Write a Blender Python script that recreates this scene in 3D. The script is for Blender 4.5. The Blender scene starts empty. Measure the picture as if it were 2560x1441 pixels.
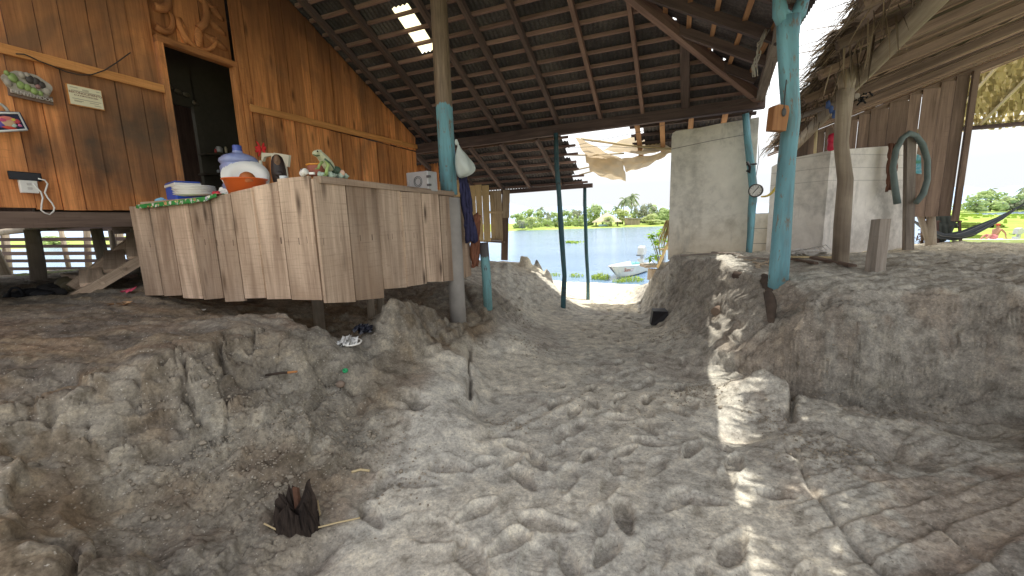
import bpy, bmesh, math, random
import numpy as np
from mathutils import Vector, Matrix

random.seed(7)
rng = np.random.default_rng(11)
SC = bpy.context.scene
COL = SC.collection

# ------------------------------------------------------------------ camera geometry
FPX, PITCH, ROLL, EYE = 1000.0, 9.2, -1.8, 1.5


def _rx(a):
    c, s = math.cos(a), math.sin(a)
    return np.array([[1, 0, 0], [0, c, -s], [0, s, c]])


def _rz(a):
    c, s = math.cos(a), math.sin(a)
    return np.array([[c, -s, 0], [s, c, 0], [0, 0, 1]])


RC = _rx(math.radians(90 - PITCH)) @ _rz(math.radians(ROLL))
CP = np.array([0.0, 0.0, EYE])
PHI = math.radians(22.3)                      # heading of the porch axis
AV = np.array([math.sin(PHI), math.cos(PHI), 0.0])   # into the porch, towards the lake
BV = np.array([math.cos(PHI), -math.sin(PHI), 0.0])  # across the porch
ZV = np.array([0, 0, 1.0])


def ray(px, py):
    return RC @ np.array([(px - 1280) / FPX, -(py - 720.5) / FPX, -1.0])


def onz(px, py, z):
    d = ray(px, py)
    return CP + d * ((z - EYE) / d[2])


def aty(px, py, y):
    d = ray(px, py)
    return CP + d * (y / d[1])


def onp(px, py, p):
    d = ray(px, py)
    return CP + d * (p / (d @ BV))


def onq(px, py, q):
    d = ray(px, py)
    return CP + d * (q / (d @ AV))


def PQ(p, q, z):
    return p * BV + q * AV + np.array([0, 0, z])


def pq_of(P):
    return float(P @ BV), float(P @ AV)


def V(*a):
    return np.array(a, float)


def unit(v):
    v = np.asarray(v, float)
    return v / (np.linalg.norm(v) + 1e-12)


# ------------------------------------------------------------------ numpy noise
_TAB = np.random.default_rng(5).random((256, 256))


def vnoise(x, y, seed=0):
    x = x + seed * 17.31
    y = y + seed * 9.77
    xi = np.floor(x).astype(int)
    yi = np.floor(y).astype(int)
    fx, fy = x - xi, y - yi
    fx = fx * fx * fx * (fx * (fx * 6 - 15) + 10)
    fy = fy * fy * fy * (fy * (fy * 6 - 15) + 10)
    x0, x1, y0, y1 = xi & 255, (xi + 1) & 255, yi & 255, (yi + 1) & 255
    a = _TAB[x0, y0] * (1 - fx) + _TAB[x1, y0] * fx
    b = _TAB[x0, y1] * (1 - fx) + _TAB[x1, y1] * fx
    return (a * (1 - fy) + b * fy) * 2 - 1


def fbm(x, y, oct=4, seed=0, gain=0.5):
    s, amp, f = 0, 1.0, 1.0
    for i in range(oct):
        s = s + amp * vnoise(x * f + i * 3.7, y * f - i * 5.1, seed + i)
        amp *= gain
        f *= 2.03
    return s


def worley(x, y, seed=0):
    xi, yi = np.floor(x).astype(int), np.floor(y).astype(int)
    f1 = np.full(x.shape, 9.0)
    f2 = np.full(x.shape, 9.0)
    idv = np.zeros(x.shape)
    for dx in (-1, 0, 1):
        for dy in (-1, 0, 1):
            cx, cy = xi + dx, yi + dy
            rx = _TAB[(cx + seed * 31) & 255, (cy + seed * 57) & 255]
            ry = _TAB[(cx + 97 + seed * 13) & 255, (cy + 41 + seed * 7) & 255]
            d = np.hypot(cx + rx - x, cy + ry - y)
            m = d < f1
            f2 = np.where(m, f1, np.minimum(f2, d))
            idv = np.where(m, rx, idv)
            f1 = np.where(m, d, f1)
    return f1, f2, idv


def sstep(a, b, x):
    t = np.clip((x - a) / (b - a), 0, 1)
    return t * t * (3 - 2 * t)


# ------------------------------------------------------------------ mesh builder
class MB:
    """collects pieces of one part; uv = (across, along the grain), rnd = one number per piece"""

    def __init__(self):
        self.v, self.f, self.uv, self.rnd, self.sm = [], [], [], [], []

    def _add(self, vs, fs, uvs, smooth=False, r=None):
        o = len(self.v)
        r = random.random() if r is None else r
        self.v.extend([tuple(map(float, x)) for x in vs])
        for f in fs:
            self.f.append([o + i for i in f])
            self.uv.extend([uvs[i] for i in f])
            self.rnd.append(r)
            self.sm.append(smooth)
        return self

    def box(self, c, dims, ax=V(1, 0, 0), ay=V(0, 1, 0), az=None, grain=2, jit=0.0, r=None, taper=1.0):
        ax, ay = unit(ax), unit(ay)
        az = unit(np.cross(ax, ay)) if az is None else unit(az)
        hx, hy, hz = [d / 2 for d in dims]
        vs, loc = [], []
        for k in (-1, 1):
            t = taper if k > 0 else 1.0
            for i, j in ((-1, -1), (1, -1), (1, 1), (-1, 1)):
                l = V(i * hx * t, j * hy * t, k * hz)
                if jit:
                    l = l + V(*[random.uniform(-jit, jit) for _ in range(3)])
                loc.append(l)
                vs.append(np.asarray(c) + ax * l[0] + ay * l[1] + az * l[2])
        fs = [(0, 3, 2, 1), (4, 5, 6, 7), (0, 1, 5, 4), (1, 2, 6, 5), (2, 3, 7, 6), (3, 0, 4, 7)]
        o = [i for i in range(3) if i != grain]
        uo = random.uniform(0, 50)
        uvs = [(l[o[0]] + l[o[1]] + uo, l[grain] + uo * 1.7) for l in loc]
        return self._add(vs, fs, uvs, False, r)

    def bar(self, p0, p1, w, h, up=ZV, jit=0.0, r=None):
        """a squared timber from p0 to p1: w across, h along up"""
        p0, p1 = np.asarray(p0, float), np.asarray(p1, float)
        d = unit(p1 - p0)
        side = unit(np.cross(d, up))
        u = unit(np.cross(side, d))
        return self.box((p0 + p1) / 2, (w, h, np.linalg.norm(p1 - p0)), side, u, d, 2, jit, r)

    def tube(self, pts, rad, n=10, cap=True, r=None, wob=0.0):
        pts = [np.asarray(p, float) for p in pts]
        if np.isscalar(rad):
            rad = [rad] * len(pts)
        m = len(pts)
        vs, uvs = [], []
        ref = ZV if abs(unit(pts[-1] - pts[0])[2]) < 0.9 else V(1, 0, 0)
        acc = 0
        uo = random.uniform(0, 50)
        for i in range(m):
            t = unit(pts[min(i + 1, m - 1)] - pts[max(i - 1, 0)])
            s = unit(np.cross(ref, t))
            u = np.cross(t, s)
            ref = u if abs(t @ u) < 0.9 else ref
            if i:
                acc += np.linalg.norm(pts[i] - pts[i - 1])
            for k in range(n):
                a = 2 * math.pi * k / n
                rr = rad[i] * (1 + (random.uniform(-wob, wob) if wob else 0))
                vs.append(pts[i] + (s * math.cos(a) + u * math.sin(a)) * rr)
                uvs.append((abs(k / n - .5) * 2 * math.pi * rad[i] + uo, acc + uo))
        fs = []
        for i in range(m - 1):
            for k in range(n):
                k2 = (k + 1) % n
                fs.append((i * n + k, i * n + k2, (i + 1) * n + k2, (i + 1) * n + k))
        self._add(vs, fs, uvs, True, r)
        if cap:
            o = len(self.v) - len(vs)
            for ring, rev in ((0, True), (m - 1, False)):
                ids = [o + ring * n + k for k in range(n)]
                if rev:
                    ids = ids[::-1]
                self.f.append(ids)
                self.uv.extend([(uo + 0.01 * i, uo) for i in range(n)])
                self.rnd.append(self.rnd[-1])
                self.sm.append(False)
        return self

    def lathe(self, prof, c, n=24, axis=ZV, sx=1.0, r=None, arc=1.0, rot=0.0):
        """prof: list of (radius, height) from the bottom up"""
        axis = unit(axis)
        s = unit(np.cross(axis, V(0.13, 0.99, 0.02) if abs(axis[2]) > .5 else ZV))
        u = np.cross(axis, s)
        vs, uvs, fs = [], [], []
        full = arc >= 0.999
        nn = n if full else n + 1
        for rr, h in prof:
            for k in range(nn):
                a = 2 * math.pi * arc * k / n + rot
                vs.append(np.asarray(c) + axis * h + (s * math.cos(a) * sx + u * math.sin(a)) * max(rr, 1e-4))
                uvs.append((k / n, h))
        for i in range(len(prof) - 1):
            for k in range(n):
                k2 = (k + 1) % nn
                fs.append((i * nn + k, i * nn + k2, (i + 1) * nn + k2, (i + 1) * nn + k))
        return self._add(vs, fs, uvs, True, r)

    def blob(self, c, rad, n=10, m=7, rough=0.0, r=None, ax=V(1, 0, 0), ay=V(0, 1, 0), az=V(0, 0, 1), smooth=True):
        """an ellipsoid with bumps"""
        rad = [rad] * 3 if np.isscalar(rad) else rad
        vs, uvs, fs = [], [], []
        for i in range(m + 1):
            th = math.pi * i / m
            for k in range(n):
                ph = 2 * math.pi * k / n
                q = 1 + random.uniform(-rough, rough)
                if i in (0, m):
                    q = 1
                l = V(math.sin(th) * math.cos(ph), math.sin(th) * math.sin(ph), math.cos(th)) * q
                vs.append(np.asarray(c) + unit(ax) * l[0] * rad[0] + unit(ay) * l[1] * rad[1] + unit(az) * l[2] * rad[2])
                uvs.append((ph * .1, th * .1))
        for i in range(m):
            for k in range(n):
                k2 = (k + 1) % n
                fs.append((i * n + k, (i + 1) * n + k, (i + 1) * n + k2, i * n + k2))
        return self._add(vs, fs, uvs, smooth, r)

    def sheet(self, fn, nu, nv, thick=0.0, smooth=True, r=None, keep=None):
        """fn(u,v) -> point, u,v in 0..1"""
        vs, uvs, fs = [], [], []
        for j in range(nv + 1):
            for i in range(nu + 1):
                P = fn(i / nu, j / nv)
                vs.append(P)
                uvs.append((i / nu, j / nv))
        for j in range(nv):
            for i in range(nu):
                if keep and not keep((i + .5) / nu, (j + .5) / nv):
                    continue
                a = j * (nu + 1) + i
                fs.append((a, a + 1, a + nu + 2, a + nu + 1))
        return self._add(vs, fs, uvs, smooth, r)

    def poly(self, pts, r=None, smooth=False):
        return self._add(pts, [tuple(range(len(pts)))], [(p[0], p[2]) for p in pts], smooth, r)

    def prism(self, pts, off, r=None):
        """flat outline pts, extruded by off"""
        n = len(pts)
        a = [np.asarray(p, float) for p in pts]
        b = [p + off for p in a]
        fs = [tuple(range(n))[::-1], tuple(range(n, 2 * n))] + [(i, (i + 1) % n, n + (i + 1) % n, n + i) for i in range(n)]
        return self._add(a + b, fs, [(p[0], p[2]) for p in a + b], False, r)


def obj(name, mb, m, parent=None, loc=None, solid=0.0, bevel=0.0, sub=0):
    """link the collected shapes as ONE mesh object; vertices are given in world space"""
    me = bpy.data.meshes.new(name)
    arr = np.array(mb.v, float)
    if parent is not None:
        org = np.array(parent['_o'])
    elif loc is not None:
        org = np.asarray(loc, float)
    else:
        org = np.array([(arr[:, 0].min() + arr[:, 0].max()) / 2, (arr[:, 1].min() + arr[:, 1].max()) / 2, arr[:, 2].min()])
    arr = arr - org
    me.from_pydata([tuple(x) for x in arr], [], mb.f)
    uvl = me.uv_layers.new(name='UVMap')
    uvl.data.foreach_set('uv', np.array(mb.uv, np.float32).ravel())
    at = me.attributes.new('rnd', 'FLOAT', 'FACE')
    at.data.foreach_set('value', np.array(mb.rnd, np.float32))
    me.polygons.foreach_set('use_smooth', mb.sm)
    me.materials.append(m)
    me.update()
    o = bpy.data.objects.new(name, me)
    COL.objects.link(o)
    if parent is not None:
        o.parent = parent
        o['_o'] = list(org)
    else:
        o.location = org
        o['_o'] = list(org)
    if solid:
        md = o.modifiers.new('solid', 'SOLIDIFY')
        md.thickness = solid
        md.offset = 0
    if bevel:
        md = o.modifiers.new('bevel', 'BEVEL')
        md.width = bevel
        md.segments = 2
        md.limit_method = 'ANGLE'
    if sub:
        md = o.modifiers.new('sub', 'SUBSURF')
        md.levels = md.render_levels = sub
    return o


def tag(o, label, cat, group=None):
    o['label'] = label
    o['category'] = cat
    if group:
        o['group'] = group
    return o


def thing(name, label, cat, loc, group=None):
    o = bpy.data.objects.new(name, None)
    o.empty_display_size = 0.2
    COL.objects.link(o)
    o.location = loc
    o['_o'] = [float(x) for x in loc]
    return tag(o, label, cat, group)


def struct(o):
    o['kind'] = 'structure'
    return o


def dup(root, loc, rotz=0.0, scale=1.0, label=None, group=None):
    """copy of a thing with copies of its parts and their sub-parts"""
    r = root.copy()
    COL.objects.link(r)
    r.location = loc
    r.rotation_euler = (0, 0, rotz)
    r.scale = (scale,) * 3 if np.isscalar(scale) else scale
    if label:
        r['label'] = label
    if group:
        r['group'] = group
    for ch in list(root.children):
        c = ch.copy()
        COL.objects.link(c)
        c.parent = r
        for g in list(ch.children):
            d = g.copy()
            COL.objects.link(d)
            d.parent = c
    return r


def text_mb(s, size, extr, org, ux, uy, align='CENTER', shear=0.0):
    """lettering as mesh faces, laid in the plane ux, uy"""
    cu = bpy.data.curves.new('t', 'FONT')
    cu.body = s
    cu.size = size
    cu.extrude = extr
    cu.align_x = align
    cu.align_y = 'CENTER'
    cu.shear = shear
    cu.resolution_u = 3
    ob = bpy.data.objects.new('t', cu)
    COL.objects.link(ob)
    dg = bpy.context.evaluated_depsgraph_get()
    me = bpy.data.meshes.new_from_object(ob.evaluated_get(dg))
    ux, uy = unit(ux), unit(uy)
    un = np.cross(ux, uy)
    mb = MB()
    vs = [np.asarray(org) + ux * v.co[0] + uy * v.co[1] + un * v.co[2] for v in me.vertices]
    mb._add(vs, [tuple(p.vertices) for p in me.polygons], [(v.co[0], v.co[1]) for v in me.vertices])
    bpy.data.objects.remove(ob)
    bpy.data.meshes.remove(me)
    bpy.data.curves.remove(cu)
    return mb


# ------------------------------------------------------------------ materials
class NT:
    def __init__(self, name, disp=False):
        self.m = bpy.data.materials.new(name)
        self.m.use_nodes = True
        self.t = self.m.node_tree
        self.b = self.t.nodes['Principled BSDF']
        self.out = self.t.nodes['Material Output']

    def n(self, typ, **kw):
        nd = self.t.nodes.new(typ)
        for k, v in kw.items():
            if k in nd.inputs.keys() if hasattr(nd.inputs, 'keys') else False:
                nd.inputs[k].default_value = v
            else:
                setattr(nd, k, v)
        return nd

    def l(self, a, b):
        self.t.links.new(a, b)

    def val(self, x):
        nd = self.t.nodes.new('ShaderNodeValue')
        nd.outputs[0].default_value = x
        return nd.outputs[0]

    def math(self, op, a, b=None, clamp=False):
        nd = self.t.nodes.new('ShaderNodeMath')
        nd.operation = op
        nd.use_clamp = clamp
        for i, x in enumerate((a, b)):
            if x is None:
                continue
            if hasattr(x, 'links'):
                self.l(x, nd.inputs[i])
            else:
                nd.inputs[i].default_value = x
        return nd.outputs[0]

    def noise(self, vec, scale, detail=4, rough=0.55, dist=0.0):
        nd = self.t.nodes.new('ShaderNodeTexNoise')
        nd.inputs['Scale'].default_value = scale
        nd.inputs['Detail'].default_value = detail
        nd.inputs['Roughness'].default_value = rough
        nd.inputs['Distortion'].default_value = dist
        if vec is not None:
            self.l(vec, nd.inputs['Vector'])
        return nd.outputs['Fac']

    def ramp(self, fac, stops):
        nd = self.t.nodes.new('ShaderNodeValToRGB')
        cr = nd.color_ramp
        cr.elements[0].position, cr.elements[0].color = stops[0][0], (*stops[0][1], 1)
        cr.elements[1].position, cr.elements[1].color = stops[-1][0], (*stops[-1][1], 1)
        for p, c in stops[1:-1]:
            e = cr.elements.new(p)
            e.color = (*c, 1)
        self.l(fac, nd.inputs[0])
        return nd.outputs[0]

    def mix(self, fac, a, b, mode='MIX'):
        nd = self.t.nodes.new('ShaderNodeMix')
        nd.data_type = 'RGBA'
        nd.blend_type = mode
        for x, i in ((fac, 0), (a, 6), (b, 7)):
            if hasattr(x, 'links'):
                self.l(x, nd.inputs[i])
            elif i == 0:
                nd.inputs[0].default_value = x
            else:
                nd.inputs[i].default_value = (*x, 1)
        return nd.outputs[2]

    def coord(self, which='Object'):
        return self.t.nodes.new('ShaderNodeTexCoord').outputs[which]

    def pos(self):
        return self.t.nodes.new('ShaderNodeNewGeometry').outputs['Position']

    def attr(self, name, out='Fac'):
        nd = self.t.nodes.new('ShaderNodeAttribute')
        nd.attribute_name = name
        return nd.outputs[out]

    def mapping(self, vec, scale=(1, 1, 1), rot=(0, 0, 0), loc=(0, 0, 0)):
        nd = self.t.nodes.new('ShaderNodeMapping')
        nd.inputs['Scale'].default_value = scale
        nd.inputs['Rotation'].default_value = rot
        nd.inputs['Location'].default_value = loc
        self.l(vec, nd.inputs['Vector'])
        return nd.outputs[0]

    def bump(self, h, strength=0.3, dist=0.01):
        nd = self.t.nodes.new('ShaderNodeBump')
        nd.inputs['Strength'].default_value = strength
        nd.inputs['Distance'].default_value = dist
        self.l(h, nd.inputs['Height'])
        self.l(nd.outputs[0], self.b.inputs['Normal'])

    def col(self, c):
        if hasattr(c, 'links'):
            self.l(c, self.b.inputs['Base Color'])
        else:
            self.b.inputs['Base Color'].default_value = (*c, 1)

    def rough(self, r, spec=0.3):
        self.b.inputs['Roughness'].default_value = r
        self.b.inputs['Specular IOR Level'].default_value = spec


def scalec(c, k):
    return tuple(min(1.0, x * k) for x in c)


def plain(name, c, rough=0.6, var=0.18, scale=14, spec=0.3, bump=0.15, metal=0.0, trans=0.0):
    t = NT(name)
    co = t.coord('Object')
    f = t.noise(co, scale, 5)
    f2 = t.noise(co, scale * .23, 3)
    s = t.math('MULTIPLY', t.math('ADD', f, f2), 0.5)
    t.col(t.ramp(s, [(0.3, scalec(c, 1 - var)), (0.52, c), (0.72, scalec(c, 1 + var))]))
    t.rough(rough, spec)
    t.b.inputs['Metallic'].default_value = metal
    if bump:
        t.bump(f, bump, 0.004)
    if trans:
        tr = t.t.nodes.new('ShaderNodeBsdfTranslucent')
        tr.inputs[0].default_value = (*c, 1)
        mx = t.t.nodes.new('ShaderNodeMixShader')
        mx.inputs[0].default_value = trans
        t.l(t.b.outputs[0], mx.inputs[1])
        t.l(tr.outputs[0], mx.inputs[2])
        t.l(mx.outputs[0], t.out.inputs['Surface'])
    return t.m


def wood(name, dark, light, rough=0.75, gs=1.0, rndamt=0.45, knots=0.5, stain=None, stain_amt=0.0, bump=0.35, worn=None, topdark=None, nails=None, smudge=None):
    """boards with grain along uv.v; every piece gets its own tone from rnd"""
    t = NT(name)
    uv = t.coord('UV')
    rnd = t.attr('rnd')
    comb = t.t.nodes.new('ShaderNodeCombineXYZ')
    sep = t.t.nodes.new('ShaderNodeSeparateXYZ')
    t.l(uv, sep.inputs[0])
    t.l(sep.outputs[0], comb.inputs[0])
    t.l(sep.outputs[1], comb.inputs[1])
    t.l(t.math('MULTIPLY', rnd, 31.0), comb.inputs[2])
    base = comb.outputs[0]
    g1 = t.noise(t.mapping(base, (16 * gs, 0.9 * gs, 1)), 1.0, 5, 0.6, 0.8)
    g2 = t.noise(t.mapping(base, (110 * gs, 3.0 * gs, 1)), 1.0, 4, 0.7)
    g3 = t.noise(t.mapping(base, (3.0, 1.3, 1)), 1.0, 3, 0.5)
    s = t.math('ADD', t.math('MULTIPLY', g1, 0.5), t.math('MULTIPLY', g2, 0.25))
    s = t.math('ADD', s, t.math('MULTIPLY', g3, 0.25))
    mid = tuple((a + b) / 2 for a, b in zip(dark, light))
    c = t.ramp(s, [(0.36, dark), (0.5, mid), (0.64, light)])
    if knots:
        vo = t.t.nodes.new('ShaderNodeTexVoronoi')
        vo.inputs['Scale'].default_value = 1.0
        t.l(t.mapping(base, (5.5, 1.5, 1)), vo.inputs['Vector'])
        k = t.ramp(vo.outputs['Distance'], [(0.04, (1, 1, 1)), (0.2, (0, 0, 0))])
        c = t.mix(t.math('MULTIPLY', k, knots), c, scalec(dark, 0.35))
    # nail streaks / saw marks
    w = t.noise(t.mapping(base, (10, 60, 1)), 1.0, 2, 0.5)
    c = t.mix(t.math('MULTIPLY', t.ramp(w, [(0.6, (0, 0, 0)), (0.75, (1, 1, 1))]), 0.22), c, scalec(dark, 0.6))
    if worn:
        wn = t.noise(t.mapping(base, (7, 1.1, 1)), 1.0, 5, 0.65)
        c = t.mix(t.ramp(wn, [(0.52, (0, 0, 0)), (0.66, (1, 1, 1))]), c, worn)
    if nails:
        sp = t.t.nodes.new('ShaderNodeSeparateXYZ')
        t.l(t.pos(), sp.inputs[0])
        nn_ = t.noise(t.mapping(base, (42, 0.01, 1)), 1.0, 1, 0.5)
        jz = t.math('MULTIPLY', t.math('SUBTRACT', t.noise(t.mapping(base, (9, .01, 1)), 1.0, 1), .5), .10)
        for zc in nails:
            dz = t.math('ABSOLUTE', t.math('ADD', t.math('SUBTRACT', sp.outputs[2], zc), jz))
            on = t.math('LESS_THAN', dz, 0.026)
            c = t.mix(t.math('MULTIPLY', t.math('MULTIPLY', on, t.ramp(nn_, [(.64, (0, 0, 0)), (.68, (1, 1, 1))])), .75), c, (.05, .03, .028))
        saw = t.noise(t.mapping(base, (2.5, 95, 1)), 1.0, 3, .6)
        c = t.mix(t.math('MULTIPLY', t.ramp(saw, [(.55, (0, 0, 0)), (.68, (1, 1, 1))]), .30), c, scalec(dark, .7))
    for (P_, r_, a_) in smudge or ():
        ds = t.t.nodes.new('ShaderNodeVectorMath')
        ds.operation = 'DISTANCE'
        t.l(t.pos(), ds.inputs[0])
        ds.inputs[1].default_value = tuple(P_)
        k_ = t.math('SUBTRACT', 1.0, t.math('DIVIDE', ds.outputs['Value'], r_), True)
        nz_ = t.noise(t.pos(), 5.0, 5, .65)
        k_ = t.math('MULTIPLY', t.math('MULTIPLY', k_, t.math('MULTIPLY', nz_, 2.6)), a_, True)
        c = t.mix(k_, c, (.085, .068, .05))
    br = t.math('ADD', t.math('MULTIPLY', t.math('SUBTRACT', rnd, 0.5), rndamt), 1.0)
    bc = t.t.nodes.new('ShaderNodeCombineColor')
    for i in range(3):
        t.l(br, bc.inputs[i])
    c = t.mix(1.0, c, bc.outputs[0], 'MULTIPLY')
    if stain:
        sn = t.noise(t.pos(), 0.75, 4, 0.6, 0.4)
        c = t.mix(t.math('MULTIPLY', t.ramp(sn, [(0.5, (0, 0, 0)), (0.66, (1, 1, 1))]), stain_amt), c, stain)
    if topdark:  # smoke stain and roof shade put into the colour towards the top
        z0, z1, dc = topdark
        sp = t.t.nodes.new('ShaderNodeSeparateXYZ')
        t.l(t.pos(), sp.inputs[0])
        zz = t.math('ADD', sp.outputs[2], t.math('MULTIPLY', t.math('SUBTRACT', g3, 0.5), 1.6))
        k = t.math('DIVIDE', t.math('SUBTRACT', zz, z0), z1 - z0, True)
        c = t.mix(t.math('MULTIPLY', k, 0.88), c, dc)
    t.col(c)
    t.rough(rough, 0.25)
    t.bump(t.math('ADD', t.math('MULTIPLY', g1, .6), g2), bump, 0.006)
    return t.m


M = {}
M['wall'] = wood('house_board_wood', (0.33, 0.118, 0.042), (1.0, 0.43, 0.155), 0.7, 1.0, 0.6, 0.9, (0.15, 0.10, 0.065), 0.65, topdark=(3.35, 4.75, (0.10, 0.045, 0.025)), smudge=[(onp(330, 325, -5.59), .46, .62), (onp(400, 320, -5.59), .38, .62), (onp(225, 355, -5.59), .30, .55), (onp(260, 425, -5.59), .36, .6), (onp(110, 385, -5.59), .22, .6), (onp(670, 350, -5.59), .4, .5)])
M['rail'] = wood('batten_wood', (0.42, 0.17, 0.05), (0.80, 0.39, 0.14), 0.6, 1.0, 0.2, 0.4)
M['counter'] = wood('weathered_counter_wood', (0.235, 0.16, 0.112), (0.72, 0.56, 0.42), 0.85, 0.62, 0.6, 1.0, (0.30, 0.20, 0.13), 0.6, 0.5, nails=(1.41,))
M['dark'] = wood('smoked_shaded_wood', (0.065, 0.047, 0.047), (0.17, 0.122, 0.112), 0.8, 1.0, 0.4, 0.3)
M['purlin'] = wood('purlin_wood', (0.15, 0.093, 0.082), (0.33, 0.215, 0.18), 0.8, 1.0, 0.4, 0.2)
M['purlin_lit'] = wood('lit_purlin_wood', (0.30, 0.15, 0.075), (0.56, 0.32, 0.17), 0.8, 1.0, 0.3, 0.2)  # brighter copy of the purlin wood, warm lit look put into the colour
M['plank'] = wood('ceiling_plank_wood', (0.12, 0.083, 0.064), (0.30, 0.215, 0.165), 0.85, 1.0, 0.9, 0.2)
M['greywood'] = wood('grey_weathered_wood', (0.17, 0.14, 0.12), (0.40, 0.35, 0.30), 0.9, 1.3, 0.3, 0.3, bump=0.6)
M['logwood'] = wood('bare_log_wood', (0.26, 0.21, 0.16), (0.52, 0.44, 0.34), 0.9, 1.0, 0.2, 0.3, (0.12, 0.09, 0.07), 0.6, 0.6)
M['cream'] = wood('cream_board_wood', (0.50, 0.36, 0.17), (0.78, 0.61, 0.33), 0.8, 1.0, 0.2, 0.3)
M['oldboard'] = wood('old_shutter_wood', (0.24, 0.18, 0.12), (0.55, 0.45, 0.32), 0.9, 1.2, 0.3, 0.5, bump=0.5)
M['brownboard'] = wood('brown_board_wood', (0.11, 0.075, 0.06), (0.25, 0.18, 0.14), 0.9, 1.2, 0.3, 0.3)
M['darkdoor'] = wood('dark_door_wood', (0.035, 0.03, 0.022), (0.10, 0.085, 0.06), 0.6, 1.0, 0.2, 0.2)
M['char'] = wood('charred_wood', (0.008, 0.006, 0.006), (0.085, 0.062, 0.050), 0.95, 2.2, 0.5, 0.0, bump=1.0)
M['bamboo'] = wood('pale_stick_wood', (0.44, 0.34, 0.18), (0.70, 0.58, 0.36), 0.7, 1.0, 0.3, 0.1)


def blue_paint(name, zt=None, c=(0.17, 0.375, 0.44), bare=M and (0.30, 0.22, 0.15)):
    """blue painted timber, worn through in places; above zt the wood is bare"""
    t = NT(name)
    uv = t.coord('UV')
    g = t.noise(t.mapping(uv, (40, 2.5, 1)), 1.0, 5, 0.65)
    g2 = t.noise(t.mapping(uv, (6, 0.7, 1)), 1.0, 4, 0.6)
    blue = t.ramp(g2, [(0.3, scalec(c, 0.62)), (0.5, c), (0.7, scalec(c, 1.5))])
    wd = t.ramp(g, [(0.3, scalec(bare, 0.4)), (0.7, bare)])
    chip = t.noise(t.mapping(uv, (26, 5, 1)), 1.0, 6, 0.7)
    fac = t.ramp(chip, [(0.57, (0, 0, 0)), (0.63, (.9, .9, .9))])
    dirt = t.noise(t.mapping(uv, (14, 1.6, 1)), 1.0, 5, .7)
    blue = t.mix(t.ramp(dirt, [(.5, (0, 0, 0)), (.7, (.6, .6, .6))]), blue, (.16, .19, .18))
    if zt is not None:
        sp = t.t.nodes.new('ShaderNodeSeparateXYZ')
        t.l(t.pos(), sp.inputs[0])
        e = t.noise(t.mapping(uv, (9, .5, 1)), 1.0, 3)
        z = t.math('ADD', sp.outputs[2], t.math('MULTIPLY', t.math('SUBTRACT', e, 0.5), 0.25))
        top = t.math('MULTIPLY', t.math('SUBTRACT', z, zt), 80.0, True)
        fac = t.math('MAXIMUM', fac, top)
    t.col(t.mix(fac, blue, wd))
    t.rough(0.6, 0.3)
    t.bump(t.math('SUBTRACT', g, t.math('MULTIPLY', fac, 0.5)), 0.4, 0.004)
    return t.m


M['blue'] = blue_paint('blue_painted_wood')
M['blue_half'] = blue_paint('half_painted_wood', 2.88)
M['blue_mid'] = blue_paint('dark_half_painted_wood', 9.0, (0.05, 0.125, 0.15), (0.09, 0.065, 0.05))


def corrug_mat():
    t = NT('corrugated_sheet_underside')
    uv = t.coord('UV')
    p = t.pos()
    a = t.noise(p, 1.6, 4)
    b = t.noise(p, 34, 5, 0.7)
    c = t.ramp(t.math('ADD', t.math('MULTIPLY', a, .6), t.math('MULTIPLY', b, .4)),
               [(0.3, (0.036, 0.033, 0.038)), (0.5, (0.082, 0.074, 0.08)), (0.68, (0.19, 0.172, 0.17))])
    d = t.noise(p, 9, 6, 0.75)
    c = t.mix(t.ramp(d, [(0.66, (0, 0, 0)), (0.72, (.6, .6, .6))]), c, (0.26, 0.235, 0.22))
    t.col(c)
    t.rough(0.9, 0.2)
    t.bump(b, 0.4, 0.004)
    return t.m


M['corrug'] = corrug_mat()
M['skylight'] = None


def skylight_mat():
    t = NT('translucent_roof_panel')
    tr = t.t.nodes.new('ShaderNodeBsdfTranslucent')
    tr.inputs[0].default_value = (0.92, 0.83, 0.52, 1)
    mx = t.t.nodes.new('ShaderNodeMixShader')
    mx.inputs[0].default_value = 0.85
    t.col((0.8, 0.72, 0.45))
    t.l(t.b.outputs[0], mx.inputs[1])
    t.l(tr.outputs[0], mx.inputs[2])
    t.l(mx.outputs[0], t.out.inputs['Surface'])
    return t.m


M['skylight'] = skylight_mat()


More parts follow.
